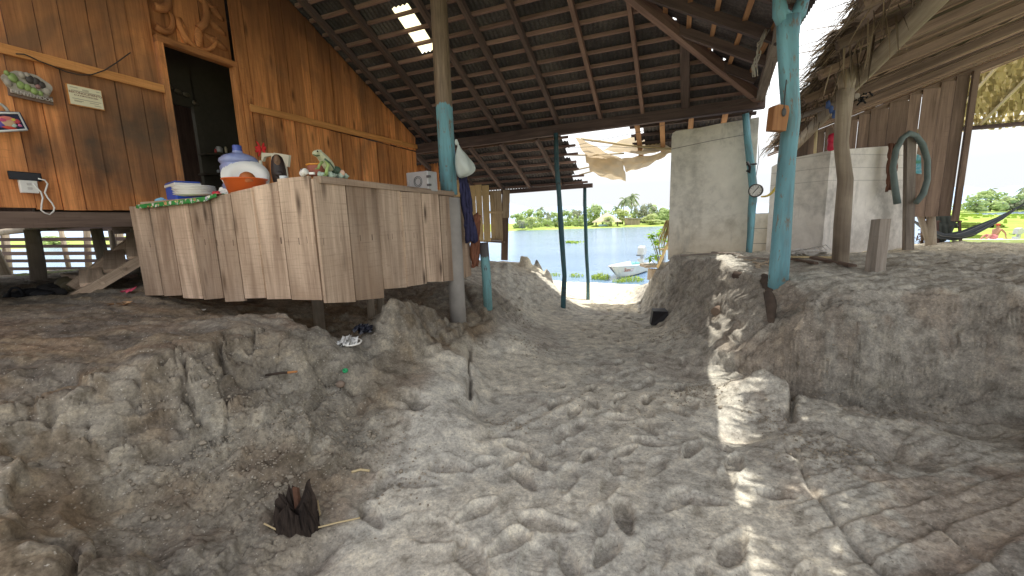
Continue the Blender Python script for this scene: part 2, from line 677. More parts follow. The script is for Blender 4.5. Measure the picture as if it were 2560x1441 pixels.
def plaster_mat(name, base, stain, blocks=False):
    t = NT(name)
    p = t.pos()
    a = t.noise(p, 1.1, 5, 0.6)
    b = t.noise(p, 7, 6, 0.65)
    c = t.ramp(t.math('ADD', t.math('MULTIPLY', a, .65), t.math('MULTIPLY', b, .35)),
               [(0.33, scalec(base, 0.52)), (0.5, base), (0.66, scalec(base, 1.17))])
    sp = t.t.nodes.new('ShaderNodeSeparateXYZ')
    t.l(p, sp.inputs[0])
    z = t.math('ADD', sp.outputs[2], t.math('MULTIPLY', t.math('SUBTRACT', b, .5), .5))
    low = t.math('DIVIDE', t.math('SUBTRACT', 1.55, z), 0.9, True)
    c = t.mix(t.math('MULTIPLY', low, 0.6), c, stain)
    d = t.noise(t.mapping(p, (3.5, 3.5, 0.8)), 1.0, 5, 0.7)
    c = t.mix(t.math('MULTIPLY', t.ramp(d, [(0.56, (0, 0, 0)), (0.72, (1, 1, 1))]), 0.6), c, scalec(base, 0.42))
    if blocks:
        pl = t.math('FRACT', t.math('MULTIPLY', sp.outputs[2], 1 / 0.20))
        ln = t.math('LESS_THAN', pl, 0.07)
        up = t.math('MULTIPLY', t.math('SUBTRACT', sp.outputs[2], 1.95), 20.0, True)
        c = t.mix(t.math('MULTIPLY', t.math('MULTIPLY', ln, up), .45), c, scalec(base, 0.5))
    t.col(c)
    t.rough(0.9, 0.2)
    t.bump(t.noise(p, 45, 6, 0.7), 0.35, 0.006)
    return t.m


M['plaster'] = plaster_mat('stained_cement_plaster', (0.76, 0.73, 0.65), (0.60, 0.48, 0.32))
M['white'] = plaster_mat('whitewashed_block', (0.84, 0.80, 0.75), (0.42, 0.37, 0.32), True)
M['cistern'] = plaster_mat('pale_cement_block', (0.78, 0.74, 0.66), (0.60, 0.52, 0.40))
# ------------------------------------------------------------------ the sand ground
ZW = -0.65                                    # lake level
ctrl = []


def cpx(*pts):                                # control points read as (column, row, height)
    for x, y, z in pts:
        P = onz(x, y, z)
        ctrl.append((P[0], P[1], z))


def cline(pts, step=0.22):
    W = [np.append(onz(x, y, z)[:2], z) for x, y, z in pts]
    for a, b in zip(W[:-1], W[1:]):
        n = max(1, int(np.linalg.norm((b - a)[:2]) / step))
        for i in range(n):
            ctrl.append(tuple(a + (b - a) * i / n))
    ctrl.append(tuple(W[-1]))


def cpq(*pts):
    for p, q, z in pts:
        P = PQ(p, q, z)
        ctrl.append((P[0], P[1], z))


# channel floor
cline([(1300, 1440, 0), (1350, 1200, 0.0), (1420, 1000, 0), (1460, 870, -.08), (1490, 800, -.24), (1500, 752, -.45), (1500, 712, -.58)])
cline([(1100, 1430, 0.0), (1130, 1250, 0.02), (1250, 1100, .02), (1370, 930, -.02), (1430, 820, -.18)])
cline([(1650, 1430, 0.0), (1680, 1200, 0), (1660, 1050, 0), (1610, 920, -.03), (1580, 830, -.16), (1560, 760, -.4)])
cpq((-.5, -.5, 0), (-1.0, .2, 0.02), (.5, 0, .02), (0, -1.5, 0))
# left terrace and its lip
cline([(0, 740, .88), (350, 748, .87)])
cline([(0, 850, .85), (300, 850, .83), (500, 835, .82)])
cline([(400, 800, .84), (640, 796, .80), (720, 805, .76), (800, 832, .68), (890, 905, .48)], .15)
cline([(0, 995, .74), (240, 955, .74), (400, 925, .75), (470, 920, .74), (560, 868, .78), (640, 832, .79), (700, 836, .76)], .12)
cline([(100, 1060, .55), (250, 1040, .56), (440, 1010, .54), (520, 985, .53), (600, 915, .62), (690, 890, .64), (760, 900, .58)], .15)
cpx((870, 965, .34), (820, 1000, .27), (740, 960, .45), (700, 930, .55), (900, 1010, .2), (850, 930, .45))
cpx((400, 1100, .42), (560, 1080, .38), (650, 1050, .38), (300, 1180, .36), (500, 1200, .24), (620, 1180, .2), (700, 1120, .25), (800, 1080, .2))
cpx((0, 1190, .52), (100, 1150, .47), (0, 1330, .46), (150, 1350, .40), (0, 1436, .42), (165, 1430, .36), (230, 1330, .24), (330, 1400, .20), (450, 1370, .19), (250, 1280, .27))
cpx((600, 1350, .1), (745, 1330, .06), (850, 1250, .05), (900, 1130, .10), (950, 1400, .0), (700, 1430, .03), (500, 1430, .12))
cpq((-3.6, .2, .75), (-3.2, -1, .7), (-5, -1, .85), (-2.2, -1, .4), (-8, 0, .88), (-1.2, -.6, .15))
# hollow below the counter, and the wedge of sand at its corner
cpq((-3.2, 3.1, .32), (-3.5, 3.0, .42), (-4.2, 2.9, .62), (-4.9, 2.65, .82), (-3.0, 3.35, .27), (-3.4, 4.0, .36), (-2.95, 2.75, .42), (-3.3, 2.55, .5), (-2.7, 2.55, .40))
cline([(985, 748, .86), (1040, 760, .72), (1100, 785, .5), (1180, 832, .21)], .15)
cpq((-2.75, 2.98, .60), (-2.60, 2.80, .56), (-2.58, 3.4, .62), (-2.85, 3.6, .3), (-2.5, 3.9, .35), (-3.0, 4.4, .4), (-4.2, 4.0, .62), (-4.4, 5.5, .7))
cpx((1000, 872, .40), (1090, 860, .30), (1180, 845, .2))
# the shelf beside the channel
cline([(885, 925, .44), (950, 900, .41), (1000, 895, .38), (1165, 895, .25)], .15)
cpx((1000, 965, .29), (1090, 960, .25), (1155, 960, .21), (1160, 1040, .16), (1030, 1030, .2), (960, 1000, .24), (1000, 1080, .12), (1120, 1085, .12))
cline([(1195, 890, .07), (1215, 950, .03), (1205, 1050, .0)], .15)
cpx((1300, 885, 0), (1280, 960, .0), (1380, 905, .02), (1290, 1040, .02))
cpx((1280, 852, .14), (1195, 852, .19), (1270, 885, .03), (1360, 850, -.02))
# left bank towards the lake
cpx((1222, 757, .42), (1270, 790, .20), (1300, 815, .04), (1240, 720, .52), (1380, 742, -.25), (1335, 775, -.12), (1345, 800, -.12), (1400, 760, -.36), (1300, 745, .12), (1320, 790, -.02))
cline([(1230, 672, .62), (1290, 668, .55), (1330, 662, .52), (1372, 688, .34)], .2)
cpq((-5.6, 1.2, .88), (-5.6, 3, .88), (-5.6, 5, .84), (-5.6, 7, .76), (-4.3, 7, .66), (-4, 9, .5), (-5.5, 9, .6), (-4, 11, .0), (-3.1, 10.8, -.38), (-6, 12, -.1), (-6, 14, -.7), (-3.5, 13, -.52))
cpq((-8, 3, .88), (-10, 5, .86), (-12, 4, .8), (-9, 8, .7), (-9, 11, .1), (-12, 9, .2), (-14, 6, -.2), (-13, 1, .5), (-16, 8, -.8), (-10, 14, -.8), (-18, 2, -.6))
# right terrace, its edge and the foot of the bank
cline([(1680, 645, .79), (1760, 665, .80), (1830, 690, .79), (1900, 700, .80), (1950, 706, .81), (2020, 715, .81), (2100, 727, .81), (2300, 727, .81), (2560, 742, .82)], .14)
cline([(1690, 640, .80), (1850, 665, .81), (1960, 690, .82), (2110, 700, .83), (2300, 705, .83), (2560, 715, .83)], .3)
cpx((2000, 655, .82), (2200, 640, .83), (2500, 640, .84), (2450, 613, .84), (2300, 615, .84), (2350, 670, .83))
cline([(1590, 738, -.36), (1640, 805, -.17), (1662, 850, -.05), (1712, 890, .0), (1780, 922, .0), (1870, 945, .01), (1985, 968, .02), (2120, 985, .0), (2250, 1000, .0), (2400, 1015, .0), (2560, 1040, .0)], .14)
cline([(1720, 730, .38), (1800, 790, .35), (1900, 830, .41), (2000, 850, .43), (2150, 860, .43), (2350, 870, .41), (2560, 890, .39)], .2)
cpx((1645, 690, .22), (1660, 740, .1))
cpq((-.34, 8.6, .58), (.4, 8.6, .72), (1.2, 8.6, .8), (-.38, 9.5, .38), (-.2, 10.2, .3), (1.2, 10, .6), (-1.0, 10.6, -.3), (.3, 12, -.15), (2, 12, -.1), (-1, 12.5, -.52), (1.5, 13.5, -.6), (4, 12, .1), (5.5, 11.4, .45), (4, 10, .8), (6, 10.2, .78), (4, 14, -.75), (8, 12, -.3), (9, 10, .4), (7, 13.5, -.75), (10, 12, -.75))
cpq((3, 3, .8), (4, 2, .75), (5, 6, .83), (3.5, 0, .6), (8, 5, .83), (3, -1, .4), (2, -1, .2), (6, -2, .7))
# pit, mound and the layered sand at lower right
cpx((1800, 1098, -.03), (1860, 1096, -.05), (1890, 1060, -.02), (1780, 1060, .0), (1830, 1020, .03))
cpx((1900, 935, .17), (1945, 958, .15), (1850, 950, .11), (1930, 990, .10), (1955, 1040, .03), (1992, 1000, .01), (1880, 1000, .06))
cpx((1770, 1120, .01), (1950, 1105, .03), (2000, 1185, .03), (2230, 1430, .04), (2060, 1010, .05), (2150, 1040, .04), (2300, 1070, .04), (2250, 1150, -.02), (2450, 1120, .05), (2560, 1180, .07), (2560, 1430, .13), (2400, 1430, .08), (2350, 1280, .06), (2120, 1120, .03))
cpx((1900, 1250, .01), (2000, 1350, .015), (2100, 1430, .02), (1800, 1300, .0), (1750, 1000, .0), (1700, 960, -.02))
# lake bed
cpq((-4, 15.5, -.85), (-2, 14.4, -.70), (0, 15.5, -.9), (3, 17, -1.1), (-3, 18, -1.3), (0, 22, -1.6), (8, 18, -1.6), (-10, 20, -1.6), (14, 16, -1.5), (-20, 14, -1.5), (16, 10, -.9), (20, 4, .3), (-18, -4, .5))

CT = np.array(ctrl)
# drop near-duplicates
keep = []
for i, c in enumerate(CT):
    if all(np.hypot(*(CT[k][:2] - c[:2])) > 0.05 for k in keep):
        keep.append(i)
CT = CT[keep]
nC = len(CT)
Dm = np.hypot(CT[:, None, 0] - CT[None, :, 0], CT[:, None, 1] - CT[None, :, 1])
Km = np.zeros((nC + 1, nC + 1))
Km[:nC, :nC] = -Dm
Km[np.arange(nC), np.arange(nC)] -= 0.012     # a little smoothing
Km[:nC, nC] = 1
Km[nC, :nC] = 1
WR = np.linalg.solve(Km, np.append(CT[:, 2], 0))
GX0, GX1, GY0, GY1, GS = -24., 24., -6., 24., 0.05
gx = np.arange(GX0, GX1 + 1e-6, GS)
gy = np.arange(GY0, GY1 + 1e-6, GS)
GH = np.empty((len(gy), len(gx)))
for j in range(0, len(gy), 8):
    yy = gy[j:j + 8]
    d = np.hypot(gx[None, :, None] - CT[None, None, :, 0], yy[:, None, None] - CT[None, None, :, 1])
    GH[j:j + 8] = -(d @ WR[:nC]) + WR[nC]


def base_h(x, y):
    x = np.clip(np.asarray(x, float), GX0, GX1 - 1e-4)
    y = np.clip(np.asarray(y, float), GY0, GY1 - 1e-4)
    u, v = (x - GX0) / GS, (y - GY0) / GS
    i, j = u.astype(int), v.astype(int)
    i = np.minimum(i, len(gx) - 2)
    j = np.minimum(j, len(gy) - 2)
    fu, fv = u - i, v - j
    return (GH[j, i] * (1 - fu) + GH[j, i + 1] * fu) * (1 - fv) + (GH[j + 1, i] * (1 - fu) + GH[j + 1, i + 1] * fu) * fv


def G(px, py, lift=0.0):
    """where a line of sight meets the sand"""
    d = ray(px, py)
    ts = np.linspace(0.8, 22, 2600)
    P = CP[None] + d[None] * ts[:, None]
    below = P[:, 2] < base_h(P[:, 0], P[:, 1])
    k = int(np.argmax(below)) if below.any() else len(ts) - 1
    Q = P[k].copy()
    Q[2] = float(base_h(Q[0], Q[1])) + lift
    return Q


def gz(P):
    return float(base_h(P[0], P[1]))


# fine grid: rows get wider apart with distance, columns fan out
ys = [-6.0]
while ys[-1] < 0.75:
    ys.append(ys[-1] + (0.35 if ys[-1] < -.6 else 0.09 if ys[-1] < .5 else .03))
while ys[-1] < 16:
    ys.append(ys[-1] + max(0.0065, 0.0052 * ys[-1]))
while ys[-1] < 24:
    ys.append(ys[-1] + 0.5)
ys = np.array(ys)
us = list(np.linspace(-1.42, 1.42, 980))
k = 1.42
st = 0.003
while k < 26:
    st *= 1.16
    k += st
    us.append(k)
    us.insert(0, -k)
us = np.array(us)
UU, YY = np.meshgrid(us, ys)
XX = UU * (np.maximum(YY, 0) + 1.0)
XX = np.clip(XX, -60, 60)
HH = base_h(XX, YY)
PP = XX * BV[0] + YY * BV[1]
QQ = XX * AV[0] + YY * AV[1]
eps = 0.06
gxs = (base_h(XX + eps, YY) - base_h(XX - eps, YY)) / (2 * eps)
gys = (base_h(XX, YY + eps) - base_h(XX, YY - eps)) / (2 * eps)
slope = np.hypot(gxs, gys)
H0 = HH.copy()


def gauss(cx, cy, r):
    return np.exp(-((XX - cx) ** 2 + (YY - cy) ** 2) / (r * r))


def mask_px(lst):
    m = np.zeros_like(XX)
    for x, y, r, a in lst:
        P = G(x, y)
        m = np.maximum(m, a * gauss(P[0], P[1], r))
    return m


near = (YY > 0.5) & (YY < 15)
right = sstep(-0.1, 0.5, PP - np.interp(QQ, [1, 2.5, 3, 5, 7, 10], [.55, .5, .25, .0, -.45, -.9]))
left = sstep(0.0, 0.35, -PP + np.interp(QQ, [1, 2, 3, 4.2, 5.5, 7.5, 10], [-1.3, -1.55, -1.85, -1.9, -2.0, -2.4, -2.9]))
path = np.clip(1 - right - left, 0, 1)
bank = sstep(0.28, 0.8, slope)
rub = mask_px([(600, 1120, .32, .9), (850, 1130, .30, 1), (740, 1030, .28, .9), (950, 1080, .25, .7), (450, 1180, .35, .8), (300, 1120, .3, .6),
               (1000, 1200, .25, .5), (700, 1230, .22, .6), (850, 1000, .2, .6), (200, 1280, .2, .5),
               (2100, 1020, .36, 1), (1930, 1040, .18, .7), (2260, 1060, .3, .8), (1740, 985, .26, .9), (2080, 1130, .28, .9), (2000, 1160, .2, .6), (2300, 1130, .25, .6),
               (1300, 800, .35, .8), (1260, 770, .35, .9), (1340, 870, .3, .6), (1700, 840, .4, 1), (1740, 800, .35, .8), (1780, 730, .3, .5), (900, 820, .3, .5)])

# broad swells, then crumbs
smo = 1 - .75 * mask_px([(950, 920, .25, 1), (1080, 930, .28, 1), (1150, 960, .16, .9), (1050, 800, .25, .8), (700, 860, .3, .8), (830, 880, .2, .9), (560, 830, .3, .6), (2300, 1300, .5, .8), (2480, 1230, .5, .8), (2150, 1280, .3, .8), (2380, 1420, .4, .8)])
rid = 1 - np.abs(fbm(XX * 3.1 + .4 * fbm(XX * 5, YY * 5, 2, 41), YY * 3.1, 4, 42))       # creased clay
HH += near * (0.026 * fbm(XX * 1.7, YY * 1.7, 4, 1) * (0.25 + 0.75 * (1 - path)) + (1 - path) * (1 - .6 * sstep(.62, .76, H0)) * .015 * (rid - .6)) * smo
HH += near * (0.006 * fbm(XX * 7, YY * 7, 4, 2, .6) * (.4 + 1.1 * (1 - path)) * smo + .0035 * fbm(XX * 31, YY * 31, 3, 3, .65) * (.35 + .9 * (1 - path)))
k1, k2, idk = worley(XX * 11 + .5 * fbm(XX * 9, YY * 9, 2, 43), YY * 11 + .5 * fbm(XX * 9, YY * 9, 2, 44), 7)
crk = np.clip(1 - (k2 - k1) / .10, 0, 1)
HH += near * left * (1 - sstep(.7, .8, H0)) * sstep(5.5, 4, QQ) * sstep(-.25, .3, fbm(XX * 1.6, YY * 1.6, 3, 45)) * (.012 * (idk - .5) - .016 * crk)
# erosion flutes running down the banks and thin sand layers along them
fl = fbm(QQ * 5.5 + 0.35 * fbm(XX * 2, YY * 2, 2, 4), PP * 1.1, 4, 5)
fl_l = fbm(PP * 6 + QQ * 2.2, QQ * 1.0, 4, 6)
HH += near * bank * right * (0.065 * fl - 0.03 * np.abs(fl))
HH += near * bank * left * 0.03 * fl_l
led = H0 / .115 + .75 * fbm(XX * 1.25, YY * 1.25, 3, 71) + .12 * fbm(XX * 6, YY * 6, 3, 72)
lfr = led - np.floor(led)
HH += near * left * sstep(5.5, 4.5, QQ) * sstep(.16, .4, slope) * (1 - sstep(.74, .82, H0)) * (.35 + .65 * smo) * .052 * (sstep(0, .13, lfr) - lfr)
HH += near * right * sstep(.25, .5, slope) * sstep(8, 7, QQ) * .03 * (sstep(0, .15, lfr) - lfr)
lay = np.sin((H0 + 0.02 * fbm(XX * 3, YY * 3, 3, 7)) * 2 * np.pi / 0.075)
HH += near * bank * 0.010 * lay
# ripples of dried wash on the terraces, running along the run-off
tr = sstep(.62, .76, H0) * (1 - bank)
HH += near * tr * (0.016 * fbm(QQ * 2.2 + PP * 1.1, (PP * .42 - QQ) * 9, 4, 8) + 0.02 * fbm(XX * 1.3, YY * 1.3, 3, 21))
# layered slabs at lower right
ms = mask_px([(2300, 1300, .55, 1), (2150, 1300, .35, 1), (2500, 1250, .5, 1), (2350, 1420, .4, 1)])
ms = sstep(.3, .75, ms)
rz = (PP * 0.55 - (QQ - 2.2) * .75)
st_ = rz * 6.5 + 0.16 * fbm(XX * 2.3, YY * 2.3, 4, 9)
fr = st_ - np.floor(st_)
HH += near * ms * (0.020 * (sstep(0, .14, fr) - fr) + .006 * fbm(rz * 16, (PP + QQ) * 1.6, 3, 10))
# clods
f1, f2, idv = worley(XX * 17, YY * 17, 1)
cl = np.clip(1 - f1 / 0.62, 0, 1) ** .6 * (idv > .35)
g1, g2, idg = worley(XX * 8, YY * 8, 3)
cg = np.clip(1 - g1 / 0.6, 0, 1) ** .6 * (idg > .62)
HH += near * rub * (.55 + .45 * right) * (0.020 * cl * (0.4 + idv) + 0.045 * cg * (0.4 + idg) + 0.012 * fbm(XX * 14, YY * 14, 3, 11))
# broken slabs on the left slope: tilted plates with cracks between
pm = mask_px([(560, 960, .36, 1), (640, 900, .3, 1), (450, 1020, .3, .8), (700, 930, .25, .8), (300, 1000, .3, .7), (150, 1070, .3, .6), (1230, 860, .2, .8)])
h1, h2, idh = worley(XX * 4.2 + .25 * fbm(XX * 6, YY * 6, 2, 12), YY * 4.2 + .25 * fbm(XX * 6, YY * 6, 2, 13), 5)
edge = h2 - h1
HH += near * pm * (0.07 * (idh - .5) - 0.075 * np.exp(-(edge / .045) ** 2) * (.3 + idh))


def groove(pts, width, depth, rim=0.0):
    """a crack: narrow trench along a line seen on the sand"""
    W = [G(x, y)[:2] for x, y in pts]
    dmin = np.full(XX.shape, 9.)
    for a, b in zip(W[:-1], W[1:]):
        ab = b - a
        t = np.clip(((XX - a[0]) * ab[0] + (YY - a[1]) * ab[1]) / (ab @ ab + 1e-9), 0, 1)
        dmin = np.minimum(dmin, np.hypot(XX - a[0] - ab[0] * t, YY - a[1] - ab[1] * t))
    w = width * (1 + 0.6 * vnoise(XX * 9, YY * 9, 15))
    return -depth * np.exp(-(dmin / w) ** 2) + rim * np.exp(-((dmin - 2.2 * width) / width) ** 2)


for g in ([(405, 905), (440, 885), (470, 925), (458, 965), (480, 1010), (500, 1060)], .014, .10), \
         ([(550, 860), (556, 905), (590, 935), (640, 950)], .016, .11), ([(636, 828), (634, 862), (620, 880)], .012, .07), \
         ([(345, 945), (352, 985), (335, 1010)], .01, .05), ([(130, 1010), (125, 1050)], .012, .07), ([(700, 1000), (660, 960), (560, 1000)], .01, .04), \
         ([(1175, 868), (1170, 905), (1176, 950), (1172, 990)], .014, .08), ([(1005, 1002), (1030, 998), (1060, 1004)], .022, .10), \
         ([(1975, 980), (1982, 1012), (1970, 1040)], .022, .12), ([(2065, 745), (2050, 800), (2058, 850), (2010, 905), (1995, 940)], .03, .06), \
         ([(1960, 1110), (1995, 1150), (2012, 1200), (2060, 1270), (2120, 1340), (2215, 1436)], .016, .035), \
         ([(2330, 1310), (2420, 1370), (2520, 1438)], .014, .03), ([(2430, 760), (2380, 850), (2300, 900)], .04, .05), \
         ([(1720, 905), (1800, 915), (1880, 935), (1930, 950)], .03, .05), ([(780, 930), (830, 968), (880, 985)], .02, .06), \
         ([(1420, 1000), (1200, 1095)], .03, .01, .012), ([(750, 1440), (800, 1375), (860, 1330)], .03, .04), ([(170, 1441), (185, 1390), (150, 1345), (60, 1335)], .016, .09), \
         ([(1150, 712), (1180, 760), (1210, 800)], .03, .05):
    HH += near * groove(*g)

# bore-like hollows
for x, y, r, dpt in [(1040, 1010, .06, .09), (2260, 1140, .12, .06), (2240, 1120, .05, .05), (350, 1370, .14, .03), (1830, 1090, .12, .05), (1200, 1030, .06, .04),
                     (1080, 1170, .09, .02), (800, 1390, .1, .03), (2440, 940, .1, .08), (2490, 870, .1, .05), (1890, 715, .09, .03)]:
    P = G(x, y)
    HH -= near * dpt * gauss(P[0], P[1], r)
for x, y, r, dpt in [(1905, 940, .12, .05), (1320, 900, .2, .02), (2340, 880, .25, .05), (2150, 880, .2, .05), (2000, 800, .18, .06), (770, 950, .13, .05), (90, 1230, .15, .05), (760, 1090, .14, .05), (1110, 930, .15, .03)]:
    P = G(x, y)
    HH += near * dpt * gauss(P[0], P[1], r)

for x, y, z, r, dpt in [(1268, 668, .60, .10, .10), (1312, 664, .56, .13, .20), (1350, 664, .50, .12, .24), (1372, 690, .32, .08, .1)]:
    P = onz(x, y, z)
    d_ = np.hypot(XX - P[0], YY - P[1]) / r
    HH += near * dpt * (1 - sstep(.55, 1.25, d_ + .25 * vnoise(XX * 14, YY * 14, 51)))

# ------------------------------------------------------------ footprints
prints = []
for x, y, ang, s in [(1690, 1250, .9, 1.05), (1755, 1250, -1.2, .95), (1420, 1200, .35, 1.05), (1310, 1195, -.5, 1), (1130, 1165, -1.45, 1.1), (1040, 1205, -1.35, 1),
                     (1360, 1310, -1.3, 1.15), (1090, 1330, -1.3, 1.3), (1560, 1295, .1, 1), (1500, 1310, .2, .8), (1710, 1090, -1.35, .9), (1625, 1105, -1.2, 1), (1300, 1120, -1, .9),
                     (1550, 1045, -1.3, .9), (1400, 1090, .3, .9), (1440, 1070, .6, 1), (1520, 1220, .5, .9), (1940, 1240, -1.2, .7), (1330, 1430, .2, 1.1), (1180, 1400, -.6, 1.1), (1640, 1380, .3, 1), (930, 1290, -.8, .8), (1190, 1280, .9, .9), (1820, 1200, .4, .8)]:
    P = G(x, y)
    prints.append((P[0], P[1], ang, s))
tries = 0
while len(prints) < 190 and tries < 5000:
    tries += 1
    q = random.uniform(1.4, 11)
    cw = np.interp(q, [1.4, 3, 5, 7, 11], [-.35, -.30, -.35, -.75, -1.7])
    hw = np.interp(q, [1.4, 3, 5, 7, 11], [.9, .62, .55, .55, .7])
    p = cw + random.gauss(0, .5) * hw
    P = PQ(p, q, 0)
    if any((P[0] - a) ** 2 + (P[1] - b) ** 2 < .17 ** 2 for a, b, *_ in prints):
        continue
    prints.append((P[0], P[1], PHI + random.gauss(0, .4) + (math.pi if random.random() < .4 else 0), random.uniform(.7, .98)))
for x, y, ang, s in prints:
    j0, j1 = np.searchsorted(ys, [y - .3, y + .3])
    u0, u1 = (x - .35) / (max(y, 0) + 1 + .3), (x + .35) / (max(y, 0) + 1 - .3)
    i0, i1 = np.searchsorted(us, [min(u0, (x - .35) / (y + .7)), max(u1, (x + .35) / (y + .7))])
    sl = (slice(j0, j1), slice(i0, i1))
    dx, dy = XX[sl] - x, YY[sl] - y
    l = dx * math.sin(ang) + dy * math.cos(ang)
    w = dx * math.cos(ang) - dy * math.sin(ang)
    L, Wd = .135 * s, .052 * s
    wid = Wd * (1 + .22 * np.sin(l / L * 2.2 + .3))
    d = np.sqrt((l / L) ** 2 + (w / wid) ** 2) + .10 * vnoise(XX[sl] * 26, YY[sl] * 26, 17)
    dep = random.choice((.012, .020, .028, .036)) * random.uniform(.85, 1.15) * (1.1 if y < 3 else 1.25)
    tread = .002 * np.sin(l * 260) * (d < .85)
    HH[sl] += -dep * (1 - sstep(.80, 1.02, d)) * (1 + .25 * l / L) + random.uniform(.003, .009) * np.exp(-((d - 1.22) / .17) ** 2) * (1 + .8 * vnoise(XX[sl] * 12, YY[sl] * 12, 19)) + tread
# trampled sand
HH += near * path * (0.003 * fbm(XX * 9, YY * 9, 3, 22) + .003 * np.clip(fbm(XX * 15, YY * 15, 2, 23), 0, 1))

# far ground smooth
HH = np.where(near, HH, H0)

# ------------------------------------------------------------ sand tone per vertex (dry, damp, brown)
n1 = fbm(XX * 1.3, YY * 1.3, 4, 31)
n2 = fbm(XX * 4.1, YY * 4.1, 4, 32)
n3 = fbm(QQ * 2.0 + PP, (PP * .42 - QQ) * 6, 4, 33)
grey = np.array([.362, .347, .310])
brown = np.array([.325, .255, .175])
pale = np.array([.50, .465, .395])
damp = np.array([.19, .17, .15])
rust = np.array([.27, .19, .135])
dry = np.array([.58, .52, .40])
tone = np.ones(XX.shape + (3,)) * grey


def blend(c, m):
    global tone
    tone = tone * (1 - m[..., None]) + c * m[..., None]


blend(brown, np.clip(left * (.75 + .5 * n1), 0, 1) * sstep(7, 4, QQ))
blend(rust, np.clip(left * sstep(.2, .7, n3 + .3 * n2) * tr * 1.0, 0, .5))
blend(damp, np.clip(left * tr * sstep(.25, .8, -n3 + .4 * n1), 0, .7))
blend(pale * .95, np.clip(left * sstep(.25, .8, n2 + .5 * n1) * (1 - tr) * sstep(5, 3.5, QQ), 0, .55))
blend(rust * .85, np.clip(left * sstep(.3, .8, -n2 + .4 * n1) * (1 - tr) * sstep(5, 3.5, QQ), 0, .35))
blend(pale, np.clip(rub * left * (.55 + .5 * n2), 0, .8))
blend(np.array([.35, .325, .285]), np.clip(right * bank * (.8 + .5 * n1), 0, .95))
blend(rust * 1.0, np.clip(right * bank * sstep(.3, .9, n2 + .5 * n1) * sstep(6, 4, QQ), 0, .3))
blend(damp * 1.2, np.clip(rub * right * .5, 0, .6))
blend(pale * .93, np.clip(path * sstep(.0, .8, n1 + .5 * n2), 0, .6))
blend(damp * 1.35, np.clip(path * sstep(.35, .9, -n1 + .5 * n2), 0, .55))
blend(damp * 1.15, np.clip(ms * sstep(.1, .6, vnoise(rz * 5, PP, 35) + .3 * n2), 0, .7))
blend(rust, np.clip(ms * sstep(.35, .7, vnoise(rz * 4 + 9, PP, 36) + .3 * n2), 0, .35))
hol = np.clip((H0 - HH) * 14, 0, .45)          # hollows are toned darker with depth
blend(damp * 1.25, hol * near)
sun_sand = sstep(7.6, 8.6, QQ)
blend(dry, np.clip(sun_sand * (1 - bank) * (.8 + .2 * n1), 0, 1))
grassy = sstep(.1, .5, n1 + .4 * n2) * sstep(-8.5, -10.5, PP) * (HH > ZW - .05)
blend(np.array([.16, .22, .05]), np.clip(grassy * 1.2, 0, .9))
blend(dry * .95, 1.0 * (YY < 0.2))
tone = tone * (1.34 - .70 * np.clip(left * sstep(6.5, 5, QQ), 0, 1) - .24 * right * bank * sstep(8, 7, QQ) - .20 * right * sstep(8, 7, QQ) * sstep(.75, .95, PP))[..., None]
tone = np.clip(tone, 0.02, 0.85)

nr, nc = XX.shape
# the bank faces stand in and out in crumbling layers
gr_x, gr_y = gxs / (slope + 1e-6), gys / (slope + 1e-6)
bk = near * sstep(.55, 1.1, slope) * (right + .3 * left)
rel = .035 * fbm(QQ * 2.6 + PP, HH * 7, 4, 61) + .05 * fbm(QQ * 1.1, HH * 2.2, 3, 62) + .012 * np.sin(HH * 2 * np.pi / .13 + 1.5 * fbm(XX * 2.5, YY * 2.5, 3, 63))
XX = XX - gr_x * bk * rel
YY = YY - gr_y * bk * rel
co = np.stack([XX, YY, HH], -1).reshape(-1, 3).astype(np.float32)
me = bpy.data.meshes.new('sand_ground')
idx = np.arange(nr * nc).reshape(nr, nc)
quads = np.stack([idx[:-1, :-1], idx[:-1, 1:], idx[1:, 1:], idx[1:, :-1]], -1).reshape(-1, 4)
me.vertices.add(len(co))
me.vertices.foreach_set('co', co.ravel())
me.loops.add(quads.size)
me.loops.foreach_set('vertex_index', quads.ravel().astype(np.int32))
me.polygons.add(len(quads))
me.polygons.foreach_set('loop_start', np.arange(0, quads.size, 4, dtype=np.int32))
me.polygons.foreach_set('loop_total', np.full(len(quads), 4, np.int32))
me.polygons.foreach_set('use_smooth', np.ones(len(quads), bool))
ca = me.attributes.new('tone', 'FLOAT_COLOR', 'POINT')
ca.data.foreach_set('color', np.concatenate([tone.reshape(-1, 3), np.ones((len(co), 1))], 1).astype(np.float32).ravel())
me.update(calc_edges=True)


